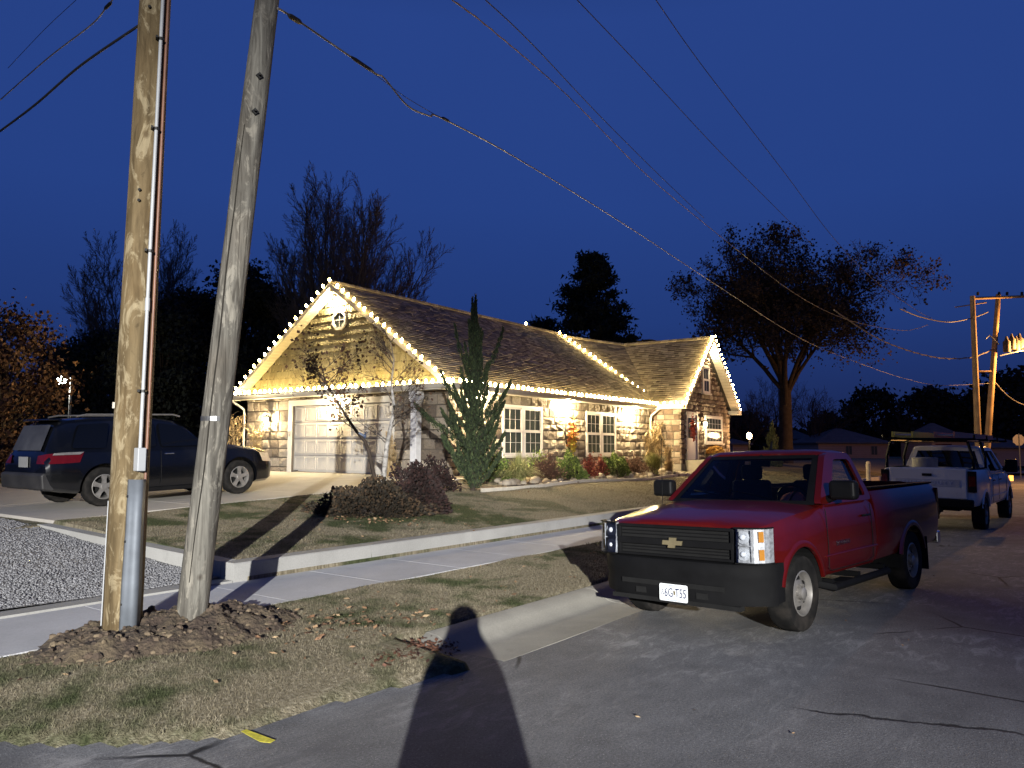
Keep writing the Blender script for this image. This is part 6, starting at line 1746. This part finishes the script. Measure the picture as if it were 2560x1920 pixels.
# ---------------------------------------------------------------- planting round the house
def shrub(pos, w, h, n, size, mat, label, cat='shrub', seed=1, twigs=60, name='shrub', up=None, flat=1.0, shell=.55, tri=False, asp=.8, group=None, twmat=None):
    r = np.random.default_rng(seed); root = empty(name, pos, label=label, cat=cat, group=group)
    d = r.normal(size=(n,3)); d[:,2] = np.abs(d[:,2]); d /= np.linalg.norm(d,axis=1)[:,None]
    lump = 1+.24*np.sin(d[:,0]*5+seed)*np.cos(d[:,1]*4+seed*2)+.14*np.sin(d[:,2]*9+d[:,0]*7)+.08*np.sin(d[:,0]*17)*np.sin(d[:,1]*15)
    q = (shell+(1-shell)*r.random(n)**.6)*lump
    p = d*q[:,None]*np.array([w,w*flat,h]); p[:,2] = np.maximum(p[:,2], .02)
    leafobj('foliage', p, size*r.uniform(.5,1.3,n), mat, root, seed=seed, up=up, tri=tri, asp=asp)
    segs = []
    for k in range(twigs):
        dd_ = r.normal(size=3); dd_[2] = abs(dd_[2])+.3; dd_ /= np.linalg.norm(dd_); e = dd_*np.array([w,w*flat,h])*r.uniform(.7,1.12)
        mid = e*.5+r.normal(0,.04,3); segs += [((0,0,0),tuple(mid),.010,.007),(tuple(mid),tuple(e),.007,.003)]
    segmesh('stems', segs, twmat or m_twig, root, 3); return root
def grass_clump(pos, n, h, spread, mat, label, seed, w=.012, name='ornamental_grass', droop=.5, plumes=0, cat='ornamental grass', group=None, pmat=None):
    r = np.random.default_rng(seed); root = empty(name, pos, label=label, cat=cat, group=group)
    K = 4; a = r.uniform(0,6.28,n); L = h*r.uniform(.55,1.1,n); out = r.random(n)**.7*spread; vs = np.zeros((n,2*(K+1),3))
    bx_ = r.normal(0,.05,n); by_ = r.normal(0,.05,n)
    for j in range(K+1):
        f = j/K; rad = out*(f**1.6); z = L*(f-droop*(out/spread)*f**3)
        cx_, cy_ = bx_+np.cos(a)*rad, by_+np.sin(a)*rad; ww = w*(1-f*.85)
        vs[:,2*j] = np.stack([cx_-np.sin(a)*ww, cy_+np.cos(a)*ww, z],-1); vs[:,2*j+1] = np.stack([cx_+np.sin(a)*ww, cy_-np.cos(a)*ww, z],-1)
    f = np.array([[2*j,2*j+1,2*j+3,2*j+2] for j in range(K)]); ff = (f[None]+2*(K+1)*np.arange(n)[:,None,None]).reshape(-1,4)
    mobj('blades', npmesh('blades', vs.reshape(-1,3), [ff], np.repeat(r.random(n),K)), mat, root)
    if plumes:
        pc = []; segs = []
        for k in range(plumes):
            an = r.uniform(0,6.28); o_ = r.uniform(.1,.75)*spread; hh = h*r.uniform(1.1,1.5); tip = np.array([math.cos(an)*o_, math.sin(an)*o_, hh])
            segs.append(((0,0,0),tuple(tip),.006,.003))
            for q in np.linspace(.72,1.0,7): pc.append(tip*np.array([q,q,q])+r.normal(0,.012,3))
        segmesh('stalks', segs, pmat or m_gold_grass, root, 3); leafobj('plumes', np.repeat(np.array(pc),9,0)+r.normal(0,.022,(len(pc)*9,3)), np.full(len(pc)*9,.07), pmat or m_gold_grass, root, seed=seed, asp=.25)
    return root
def SP(px, s): # point on the bed line s seen in photo column px
    k = (px-1280)/1930; X0 = CX-.809*s; Y0 = CY+.588*s; t = (k*Y0-X0)/(.5878-.809*k); return S3(t, s)
def S3(t, s, z=None): p = W(t, s); p.z = float(ground_z(t, s)) if z is None else z; return p
# planting bed: mulch sheet, pale edging stones and river rocks
bed = MB()
n_ = 60
edge = [(-1.8+14.6*i/n_, -2.75-.18*math.sin(i*.21)) for i in range(n_+1)]
for (a,b),(c,d) in zip(edge[:-1],edge[1:]): bed.add([(a,b,float(ground_z(a,b))+.03),(c,d,float(ground_z(c,d))+.03),(c,-.1,float(ground_z(c,-.1))+.03),(a,-.1,float(ground_z(a,-.1))+.03)],[(0,1,2,3)])
m_mulch = NT('bark_mulch'); n1 = m_mulch.noise(26,6); m_mulch = m_mulch.set(m_mulch.ramp(n1,(.3,(.03,.02,.013)),(.7,(.12,.08,.05))), .95, bump=n1, bstr=1, bdist=.03)
structure(bed.build('flower_bed', m_mulch, M=F))
eb = tag(empty('bed_edging', M=F), 'thin pale stone edging between lawn and planting bed under the windows', 'edging')
for (a,b),(c,d) in zip(edge[:-1],edge[1:]):
    z = float(ground_z(a,b)); m = MB(); ang = math.atan2(d-b,c-a); m.box(((a+c)/2,(b+d)/2,z+.03),(math.hypot(c-a,d-b)-.008,.07,.11), ang); m.build('edging_stone', plain('edging_pale',(.5,.46,.38),.8,.1,6) if 'edging_pale' not in bpy.data.materials else bpy.data.materials['edging_pale'], eb)
m_river = rv_mat('river_rock', (.20,.15,.10), (.52,.45,.35), .8, obj=True, var=.25, scale=8, bump=.4, bscale=20)
RV = []
for k in range(5):
    mm = MB(); mm.sphere((0,0,0),1,9,6,(1,.75,.55)); mm.v = [tuple(Vector(v)*(1+.16*noise.noise(Vector(v)*1.7+Vector((k*7,0,0))))) for v in mm.v]
    me = mm.mesh('river_rock', smooth=70); me.materials.append(m_river); RV.append(me)
for k in range(120):
    t = rnd.uniform(-.2,12.6); s = -2.62+abs(rnd.gauss(0,.45)) if rnd.random() < .75 else rnd.uniform(-2.5,-1.4)
    r0 = rnd.uniform(.06,.13) if rnd.random() < .75 else rnd.uniform(.14,.22)
    o = mobj('river_rock', rnd.choice(RV), None); o.matrix_world = Matrix.Translation(S3(t,s)+Vector((0,0,r0*.3))) @ Matrix.Rotation(rnd.uniform(0,6.28),4,'Z') @ Matrix.Scale(r0,4)
    tag(o, 'smooth river rock lying in the planting bed below the windows', 'rock', 'river rocks in the planting bed')
# the planting itself
def topix(px, py_base): return gh(px, py_base)
def jun(pos, H, seed, label, w, mat, name='juniper_tree', gaps=.1, n_wh=30, size=.075, per=30, tuft=.055, prof=None, dens=6, base=.0, upc=1.3, vary=(.35,1.35)):
    return conifer(pos, H, prof, seed, label, mat, n_wh, tuft, name, drop=-.35, size=size, base=base, per=per, dens=dens, trunk=m_bark, upc=upc, gaps=gaps)
def flame_tree(pos, H, wid, seed, label, mat, n, name, per=520, leaf=.075, extra=(), rad=.15):
    "upright conifer made of many flame shaped sprays"
    r = random.Random(seed); nr = np.random.default_rng(seed); root = empty(name, pos, label=label, cat='tree')
    m = MB(); m.tube([(0,0,-.2),(0,0,H*.5),(0,0,H*.93)], [.07,.045,.012], 8); m.build('trunk', m_bark, root)
    segs = []; P_ = []
    sp = [(f, 2.399963*k+r.uniform(-.4,.4), r.uniform(.55,1.15)) for k, f in enumerate([((i+.5)/n)**1.25 for i in range(n)])]
    L_ = [(f*H*.86, a, wid*np.interp(f,[0,.12,.3,.5,.75,1],[.75,1,.85,.50,.26,.04])*q, H*(.10+.05*r.random())+.05) for f,a,q in sp] + list(extra) + [(H*.80,0,.02,H*.2)]
    for h0, a, out, L in L_:
        A_ = np.array([0,0,h0]); B_ = np.array([math.cos(a)*out, math.sin(a)*out, h0+L*.45+out*.35]); C_ = B_+np.array([math.cos(a)*out*.22, math.sin(a)*out*.22, L*.75])
        k = int(per*(.4+out)); t = nr.random(k)**.8
        p = ((1-t)**2)[:,None]*A_ + (2*t*(1-t))[:,None]*B_ + (t**2)[:,None]*C_
        rr = rad*(.35+out*.55)*np.sqrt(np.clip(1-t,0.02,1))*nr.uniform(.3,1.25,k)
        d_ = nr.normal(size=(k,3)); d_ /= np.linalg.norm(d_,axis=1)[:,None]; p = p + d_*rr[:,None]*np.array([1,1,.8]); p[:,2] = np.maximum(p[:,2],.03); P_.append(p)
        segs += [(tuple(A_),tuple((A_+2*B_+C_)/4),.018,.012),(tuple((A_+2*B_+C_)/4),tuple(C_*.9+B_*.1),.012,.005)]
    segmesh('branch', segs, m_bark, root, 4)['kind'] = 'stuff'
    P_ = np.concatenate(P_); nn = len(P_)
    upv = np.array([0,0,1.2]) + 0*P_; upv[:,:2] = P_[:,:2]*.9
    leafobj('foliage', P_, leaf*nr.uniform(.5,1.5,nn), mat, root, seed=seed, up=upv, tri=True, asp=.45, spread=.55)
    return root
b0 = gh(1182,1226)
flame_tree(b0, 4.95, .74, 8, 'tall ragged juniper in front of the wall, taller than the eaves', m_juniper, 74, 'juniper_tree', extra=((1.1,math.pi*1.02,1.25,.6),(2.7,-.05,.62,1.15),(2.9,math.pi*.97,.42,1.1),(1.9,math.pi,.7,.8),(1.6,-.2,.8,.8)))
b0 = gh(1118,1228); shrub(b0+Vector((-.35,0,0)), .62, .78, 2600, .07, m_barb, 'dark maroon barberry left of the tall juniper', seed=12)
b0 = gh(945,1296)
shrub(b0+Vector((-.15,.55,0)), 1.12, .66, 9000, .07, m_spread, 'low spreading brown green shrub in the front lawn under the birch', seed=13, flat=.7, twigs=120)
b0 = gh(1035,1290)
shrub(b0+Vector((.0,.5,0)), .62, 1.02, 6000, .065, m_barb, 'dark red barberry at the right end of the spreading shrub', seed=14, flat=.8, twigs=100)
rc = gh(905,1306)
fc = np.array([ts(rc.x+rnd.gauss(.3,.8), rc.y+rnd.gauss(.2,.25)) for _ in range(120)])
fallen('fallen_leaves', fc[:,0], fc[:,1], .09, m_leaf, .03, yard_z, 9)
# birch with two visible stems
bb = gh(948,1240); bb.y += .55; t_b, s_b = ts(bb.x,bb.y); bb.z = float(ground_z(t_b,s_b)); YB = bb.y
bi = empty('birch_tree', bb, label='thin two stemmed birch in front of the garage door, few brown leaves', cat='tree')
stA = [at(*p, YB)-bb for p in ((942,1225),(930,1165),(922,1128),(912,1102),(892,1080),(861,1034),(841,1001),(815,960),(800,900))]
stB = [at(*p, YB+.15)-bb for p in ((955,1225),(960,1183),(967,1115),(980,1052),(985,1014),(978,960),(985,900),(975,850))]
m = MB(); m.tube(stA, [.055,.050,.046,.042,.036,.028,.022,.014,.006], 8); m.build('trunk', m_bark, bi, smooth=60)
m = MB(); m.tube(stB, [.075,.065,.058,.050,.040,.028,.016,.006], 8); m.build('trunk', m_birch, bi, smooth=60)
segs = [[],[],[]]; tips = []; r = random.Random(77); tipsA = []
PB = dict(n=[6,5,4], kids=[3,2,0], ang=[.6,.65,.7], ratio=[.55,.5,.5], wander=[.10,.14,.16], up=[.05,.03,.0], start=[.15,.1,0], rr=[.6,.6,.6])
for st, lst, rng_ in ((stA, tipsA, (4,8)), (stB, tips, (2,7))):
    for i in range(*rng_):
        for k in range(5 if st is stA else 5):
            p = st[i]+(st[i+1]-st[i])*r.random() if i+1 < len(st) else st[i]
            side = r.choice((-1,1)) if st is stB else r.choice((-1,-1,1))
            d = Vector((side*r.uniform(.5,1), r.uniform(-.5,.5), r.uniform(.15,1.0))).normalized()
            grow(r, p.copy(), d, r.uniform(.55,1.25), .014, 0, PB, segs, lst)
segmesh('limb', segs[0], m_barkl, bi, 4); segmesh('branch', segs[1], m_twig, bi, 3); segmesh('twig', segs[2], m_twig, bi, 3)
ta = np.array(tipsA); tb_ = np.array(tips)
foliage(bi, ta, 620, (.05,.05,.06), .085, m_brownleaf, 91, 'leaves'); foliage(bi, tb_, 230, (.05,.05,.06), .075, m_brownleaf, 92, 'leaves')
# hummingbird ornament hanging in the birch
hb = empty('hummingbird_ornament', at(912,1090,YB-.1), label='small dark hummingbird ornament hanging in the birch branches', cat='ornament')
m = MB(); m.sphere((0,0,0),.035,8,6,(1,.8,1.9)); m.sphere((.015,0,.075),.022,8,5); m.tube([(.03,0,.08),(.08,0,.09)],.004,4); m.build('body', plain('bird_blue',(.03,.05,.10),.4), hb, smooth=60)
m = MB(); m.add([(-.01,0,.03),(-.13,.0,.10),(-.16,0,.06),(-.05,0,-.01),(-.01,.006,.03),(-.13,.006,.10),(-.16,.006,.06),(-.05,.006,-.01)],[(0,1,2,3),(4,7,6,5),(0,4,5,1),(2,6,7,3)]); m.build('wing', bpy.data.materials['bird_blue'], hb)
m = MB(); m.tube([(0,0,.09),(.02,0,.35)],.002,4); m.build('hanging_wire', m_twig, hb)

grass_clump(SP(1297,-2.15), 1500, .95, .85, m_green_grass, 'arching green gold fountain grass right of the tall juniper', 101, plumes=0, droop=.75)
shrub(SP(1243,-1.6), .55, .8, 1800, .07, m_box, 'loose yellow green shrub between juniper and fountain grass', seed=15, shell=.3)
shrub(SP(1352,-1.2), .60, .80, 1500, .06, m_box, 'yellow green shrub directly under the nearer paired window', seed=16, shell=.3)
shrub(SP(1368,-1.75), .60, .82, 900, .05, m_spirea, 'brown twiggy spirea between fountain grass and first boxwood', seed=17, twigs=300, twmat=m_spirea)
shrub(SP(1425,-1.95), .50, .78, 5200, .06, m_box, 'first rounded boxwood, below the autumn swag', seed=18, shell=.75)
shrub(SP(1476,-1.9), .30, .80, 560, .07, m_nandina, 'red nandina with upright reddish stems, under the farther window', seed=19, shell=.3, twmat=m_nandina, group='red nandinas')
shrub(SP(1503,-1.7), .30, .74, 520, .07, m_nandina, 'orange red nandina touching the second boxwood', seed=20, shell=.3, twmat=m_nandina, group='red nandinas')
shrub(SP(1541,-1.95), .50, .74, 5200, .06, m_box, 'second rounded boxwood, right of the red nandinas', seed=21, shell=.75)
shrub(SP(1588,-1.7), .60, .72, 1500, .055, m_spirea, 'brown twiggy spirea between second boxwood and the plumed grass', seed=22, twigs=260, twmat=m_spirea)
grass_clump(SP(1635,-1.85), 1300, 1.0, .62, m_green_grass, 'green clump grass with tall plumes beside the downspout', 102, plumes=46, droop=.4)
shrub(SP(1455,-1.3), .4, .45, 500, .06, m_spirea, 'low brown plant behind the nandinas', seed=23)
grass_clump(S3(.0-.55,1.75,.93), 260, .95, .28, m_gold_grass, 'dry orange brown reeds right of the garage door', 103, droop=.2, plumes=10)
def stalks(pos, h, n, seed, label):
    r = random.Random(seed); root = empty('corn_stalks', pos, label=label, cat='corn stalks', group='corn stalk bundles tied to downspouts'); m = MB(); lf = MB()
    for k in range(n):
        a = r.uniform(0,6.28); b = Vector((math.cos(a)*.08,math.sin(a)*.08,0)); tip = Vector((math.cos(a)*r.uniform(.1,.32),math.sin(a)*r.uniform(.1,.32),h*r.uniform(.8,1.05)))
        m.cur = r.random(); m.tube([b, b*.7+Vector((0,0,h*.45)), tip], [.014,.012,.006], 5)
        for j in range(9):
            f = r.uniform(.15,1); p = b.lerp(tip,f); an = r.uniform(0,6.28); L = r.uniform(.25,.55); w = .022; e = Vector((math.cos(an),math.sin(an),0)); sd = Vector((-e.y,e.x,0))*w
            lf.cur = r.random(); q1 = p+e*L*.5+Vector((0,0,L*.35)); q2 = p+e*L+Vector((0,0,r.uniform(-.25,.15)))
            lf.add([p-sd*.6,p+sd*.6,q1+sd,q1-sd,q2], [(0,1,2,3),(3,2,4)])
    m.build('stalk', m_gold_grass, root, fixn=False); lf.build('leaves', m_gold_grass, root, fixn=False)
    t = MB(); t.lathe([(.12,-.04),(.125,0),(.12,.04)], (0,0,h*.42), 10); t.build('tie', m_gold_grass, root)
stalks(S3(13.42,-.42), 2.0, 22, 1, 'corn stalk bundle tied to the downspout beside the stone gable')
stalks(S3(-.35,10.1,.93), 2.05, 20, 2, 'corn stalk bundle tied to the downspout left of the garage')
# urn with dry grasses by the left of the garage door
up_ = S3(-.55,8.62,.93)
ur = empty('planter', up_, label='square pale planter with dry wheat coloured grasses left of the garage door', cat='planter')
m = MB(); m.box((0,0,.22),(.30,.30,.44), taper=1.25); m.box((0,0,.455),(.42,.42,.05)); m.build('pot', plain('pot_pale',(.42,.36,.27),.8,.15,5), ur, bevel=.01)
m = MB(); m.box((0,0,.47),(.34,.34,.03)); m.build('soil', m_mulch, ur)
grass_clump(up_+Vector((0,0,.48)), 260, .75, .42, m_gold_grass, 'dry wheat coloured grasses standing in the square planter', 104, droop=.3, plumes=16, cat='dried grass')
# autumn swag on the wall: hoop with leaves
sw = empty('autumn_swag', M=F @ Matrix.Translation((6.72,-.16,2.42)), label='willow hoop with orange and yellow autumn leaves on the stone wall', cat='wreath')
m = MB()
for k in range(7): m.tube([((.36+.02*math.sin(k*3+j))*math.cos(2*math.pi*j/20)*(.85), -.02*math.sin(j+k)-.02, (.58+.02*math.cos(k+j*2))*math.sin(2*math.pi*j/20)) for j in range(21)], .011, 4, cap=False)
m.build('willow_hoop', m_twig, sw)
r_ = np.random.default_rng(8)
c_ = np.stack([r_.normal(.10,.13,260), r_.normal(-.08,.05,260), r_.normal(-.12,.22,260)],-1); leafobj('orange_leaves', c_, np.full(260,.11), rv_mat('swag_orange',(.45,.10,.03),(.60,.25,.04),.7), sw, seed=4)
c_ = np.stack([r_.normal(.08,.09,150), r_.normal(-.10,.04,150), r_.normal(-.42,.16,150)],-1); leafobj('yellow_leaves', c_, np.full(150,.10), rv_mat('swag_yellow',(.55,.42,.04),(.65,.55,.12),.7), sw, seed=5)
# red swag on the front door, mums on the stoop
rd = empty('door_swag', M=F @ Matrix.Translation((14.72,-1.60,2.75)), label='red flower swag hanging on the white front door', cat='wreath')
m = MB(); m.tube([(0,0,.35),(0,-.02,-.4)],.01,5); m.build('stem', m_twig, rd)
c_ = np.stack([r_.normal(0,.09,240), r_.normal(-.05,.04,240), r_.normal(0,.22,240)],-1); leafobj('red_flowers', c_, np.full(240,.10), rv_mat('swag_red',(.30,.02,.02),(.55,.12,.06),.7), rd, seed=6)
pp = W(16.75,-1.85); pp.z = 1.30
mu = empty('flower_pot', pp, label='pot of orange mums on the step below the lit window', cat='flower pot')
m = MB(); m.lathe([(.16,0),(.24,.34),(.26,.36),(.22,.38)], (0,0,0), 14); m.build('pot', bpy.data.materials['pot_pale'], mu, smooth=40)
d_ = r_.normal(size=(1600,3)); d_[:,2] = np.abs(d_[:,2]); d_ /= np.linalg.norm(d_,axis=1)[:,None]
leafobj('flowers', d_*np.array([.42,.42,.34])*r_.uniform(.8,1.05,(1600,1))+np.array([0,0,.36]), np.full(1600,.06), rv_mat('mum_orange',(.45,.20,.03),(.62,.36,.08),.8), mu, seed=7)
m = MB(); m.bx(16.45,17.1,-2.2,-1.51,.7,1.30); sp_ = m.build('plant_step', bpy.data.materials['stoop_stone'], house)
grass_clump(SP(1672,-1.9), 500, .75, .4, m_gold_grass, 'pale dry grass in front of the steps to the front door', 105, plumes=14)

# ---------------------------------------------------------------- small evergreen, torch lamp and what lies beyond
b0 = gh(1932,1160) if False else at(1932,1150,44); b0.z = .45
flame_tree(b0, 2.85, .62, 71, 'small pointed pale green evergreen beyond the truck roof', rv_mat('cypress_leaf',(.07,.09,.035),(.24,.28,.13),.85), 40, 'small_evergreen', per=260, leaf=.13, rad=.22)
b0 = at(1873,1090,38)
tl_ = empty('post_lamp', (b0.x,b0.y,.45), label='glowing garden lamp on a thin post right of the stone gable', cat='garden lamp')
h_ = b0.z-.45
m = MB(); m.cyl((0,0,-.1),(0,0,h_-.14),.035,8); m.lathe([(.10,-.15),(.12,-.12),(.10,-.10)], (0,0,h_), 10); m.build('post', m_black, tl_)
m = MB(); m.sphere((0,0,h_), .13, 12, 8, (1,1,1.3)); m.build('lamp_globe', emis('torch_glow',(1,.62,.28),60), tl_)
lamp('POINT', (0,-.25,h_+.05), 130, (1,.62,.30), tl_, .1)
b0 = at(153,948,34)
yl = empty('yard_light', (b0.x,b0.y,.4), label='bright white yard light on a thin pole left of the thick utility pole', cat='yard light')
h_ = b0.z-.4
m = MB(); m.cyl((.45,0,-.1),(.45,0,h_+.1),.06,8); m.build('pole', m_galv, yl)
m = MB(); m.tube([(.45,0,h_-.1),(.2,0,h_+.02),(.05,0,h_+.06)], .03, 6); m.lathe([(.05,.12),(.14,.06),(.16,.0)], (0,0,h_), 10); m.build('lamp_hood', m_galv, yl)
m = MB(); m.sphere((0,0,h_-.05), .20, 12, 8); m.build('lamp_globe', emis('mercury_glow',(.85,1,.92),45), yl)
lamp('POINT', (0,-.2,h_-.3), 420, (1,.88,.66), yl, .12)

m_side = plain('pink_siding', (.30,.22,.19), .8, .06, 2); m_farroof = plain('far_shingle', (.09,.09,.10), .95, .2, 2)
def far_house(px0, px1, Y, D, ze, zr, label, wins=(), zb=.7, hip=True, mat=None, name='far_house', door=None, rot=0):
    a, b = at(px0,1120,Y), at(px1,1120,Y+ (px1-px0)*rot)
    root = empty(name, (a.x,a.y,zb), math.atan2(b.y-a.y,b.x-a.x), label=label, cat='house', group='houses beyond the twin poles')
    L = (b-a).length; m = MB(); m.bx(0,L,0,D,-.3,ze-zb); wl__ = m.build('wall', mat or m_side, root)
    m = MB()
    for k in range(int((ze-zb)/.2)): m.bx(-.01,L+.01,-.015,D,.2*k,.2*k+.012)
    m.build('siding_lap', m_farroof, wl__)
    o_ = .4; h = zr-zb; e = ze-zb; m = MB(); r0 = min(D/2, L/2.2) if hip else -o_
    V_ = [(-o_,-o_,e),(L+o_,-o_,e),(L+o_,D+o_,e),(-o_,D+o_,e),(r0,D/2,h),(L-r0,D/2,h)]
    m.add(V_+[(x,y,z-.12) for x,y,z in V_[:4]], [(0,1,5,4),(2,3,4,5),(1,2,5),(3,0,4),(0,6,7,1),(1,7,8,2),(2,8,9,3),(3,9,6,0),(6,9,8,7)]); m.build('roof', m_farroof, root)
    for w0,w1,z0,z1 in wins:
        m = MB(); m.bx(w0*L,w1*L,-.05,.0,z0,z1); f = m.build('window', m_trim if False else m_side, root); m = MB(); m.bx(w0*L+.06,w1*L-.06,-.056,-.051,z0+.06,z1-.06); m.build('pane', m_pane, f)
        m = MB(); m.bx((w0+w1)/2*L-.02,(w0+w1)/2*L+.02,-.062,-.057,z0+.06,z1-.06); m.build('muntin', m_side, f)
    return root
far_house(2046,2222,80,7.5,2.62,4.15,'low house with a grey hip roof and two dark windows beyond the trucks',((.38,.48,.55,1.55),(.74,.84,.55,1.55)),.75)
far_house(1990,2030,95,6,3.2,4.3,'small dark outbuilding beside the trunk of the broad oak',(),.6)
far_house(2330,2420,75,6,2.9,4.6,'gabled house roof behind the ladder rack',(),.6,hip=True, mat=plain('orange_lit_siding',(.35,.25,.18),.8))
far_house(2470,2600,78,6,2.2,3.2,'long low building at the right frame edge behind the stop sign',((.1,.16,.2,1.1),),.6)
far_house(1832,1870,75,5,2.4,2.9,'low pale shed roof seen beside the stone gable',(),.5)
# stop sign seen from behind
b0 = at(2547,1100,50); sg = empty('stop_sign', (b0.x,b0.y,.15), math.atan2(-.2,1), label='octagonal road sign seen from its bare grey back, at the far corner', cat='road sign')
h_ = b0.z-.15
m = MB(); m.bx(-.03,.03,-.05,-.01,-.1,h_+.42); m.build('post', m_galv, sg)
m = MB(); m.prism([(.375*math.cos(math.pi/8+k*math.pi/4), h_+.375*math.sin(math.pi/8+k*math.pi/4)) for k in range(8)], -.008, .0, 'XZ'); m.build('sign_plate', plain('sign_back',(.42,.40,.34),.6), sg)
# short pale post on the far lawn, and the light strip of far kerb
b0 = at(2171,1190,36); bo = tag(MB().lathe([(.10,-.2),(.10,.78),(.085,.86),(.04,.9),(.003,.91)],(0,0,0),12).build('bollard', plain('bollard_wood',(.42,.36,.27),.8,.15,4), smooth=40), 'short round pale wooden post beyond the red truck bed', 'bollard')
bo.location = (b0.x,b0.y,.42)
# chain link fence at far left
a, b = at(-60,1070,24), at(75,1070,25.5)
fe = empty('chain_fence', (a.x,a.y,.45), math.atan2(b.y-a.y,b.x-a.x), label='low chain link fence with pipe rail at the left edge behind the SUV', cat='fence')
L = (b-a).length+8; m = MB(); m.tube([(0,0,1.25),(L,0,1.25)],.025,6); m.build('top_rail', m_galv, fe)
m = MB(); m.tube([(0,0,.08),(L,0,.08)],.02,6); m.build('bottom_rail', m_galv, fe)
for k in range(5): m = MB(); m.cyl((L*k/4,0,-.3),(L*k/4,0,1.32),.035,8); m.build('fence_post', m_galv, fe)
segs = []
for k in range(int(L/.12)): segs += [((k*.12,0,.08),(k*.12+1.15,0,1.24),.003,.003),((k*.12+1.15,0,.08),(k*.12,0,1.24),.003,.003)]
segmesh('chain_mesh', segs, m_galv, fe, 3)['kind'] = 'stuff'
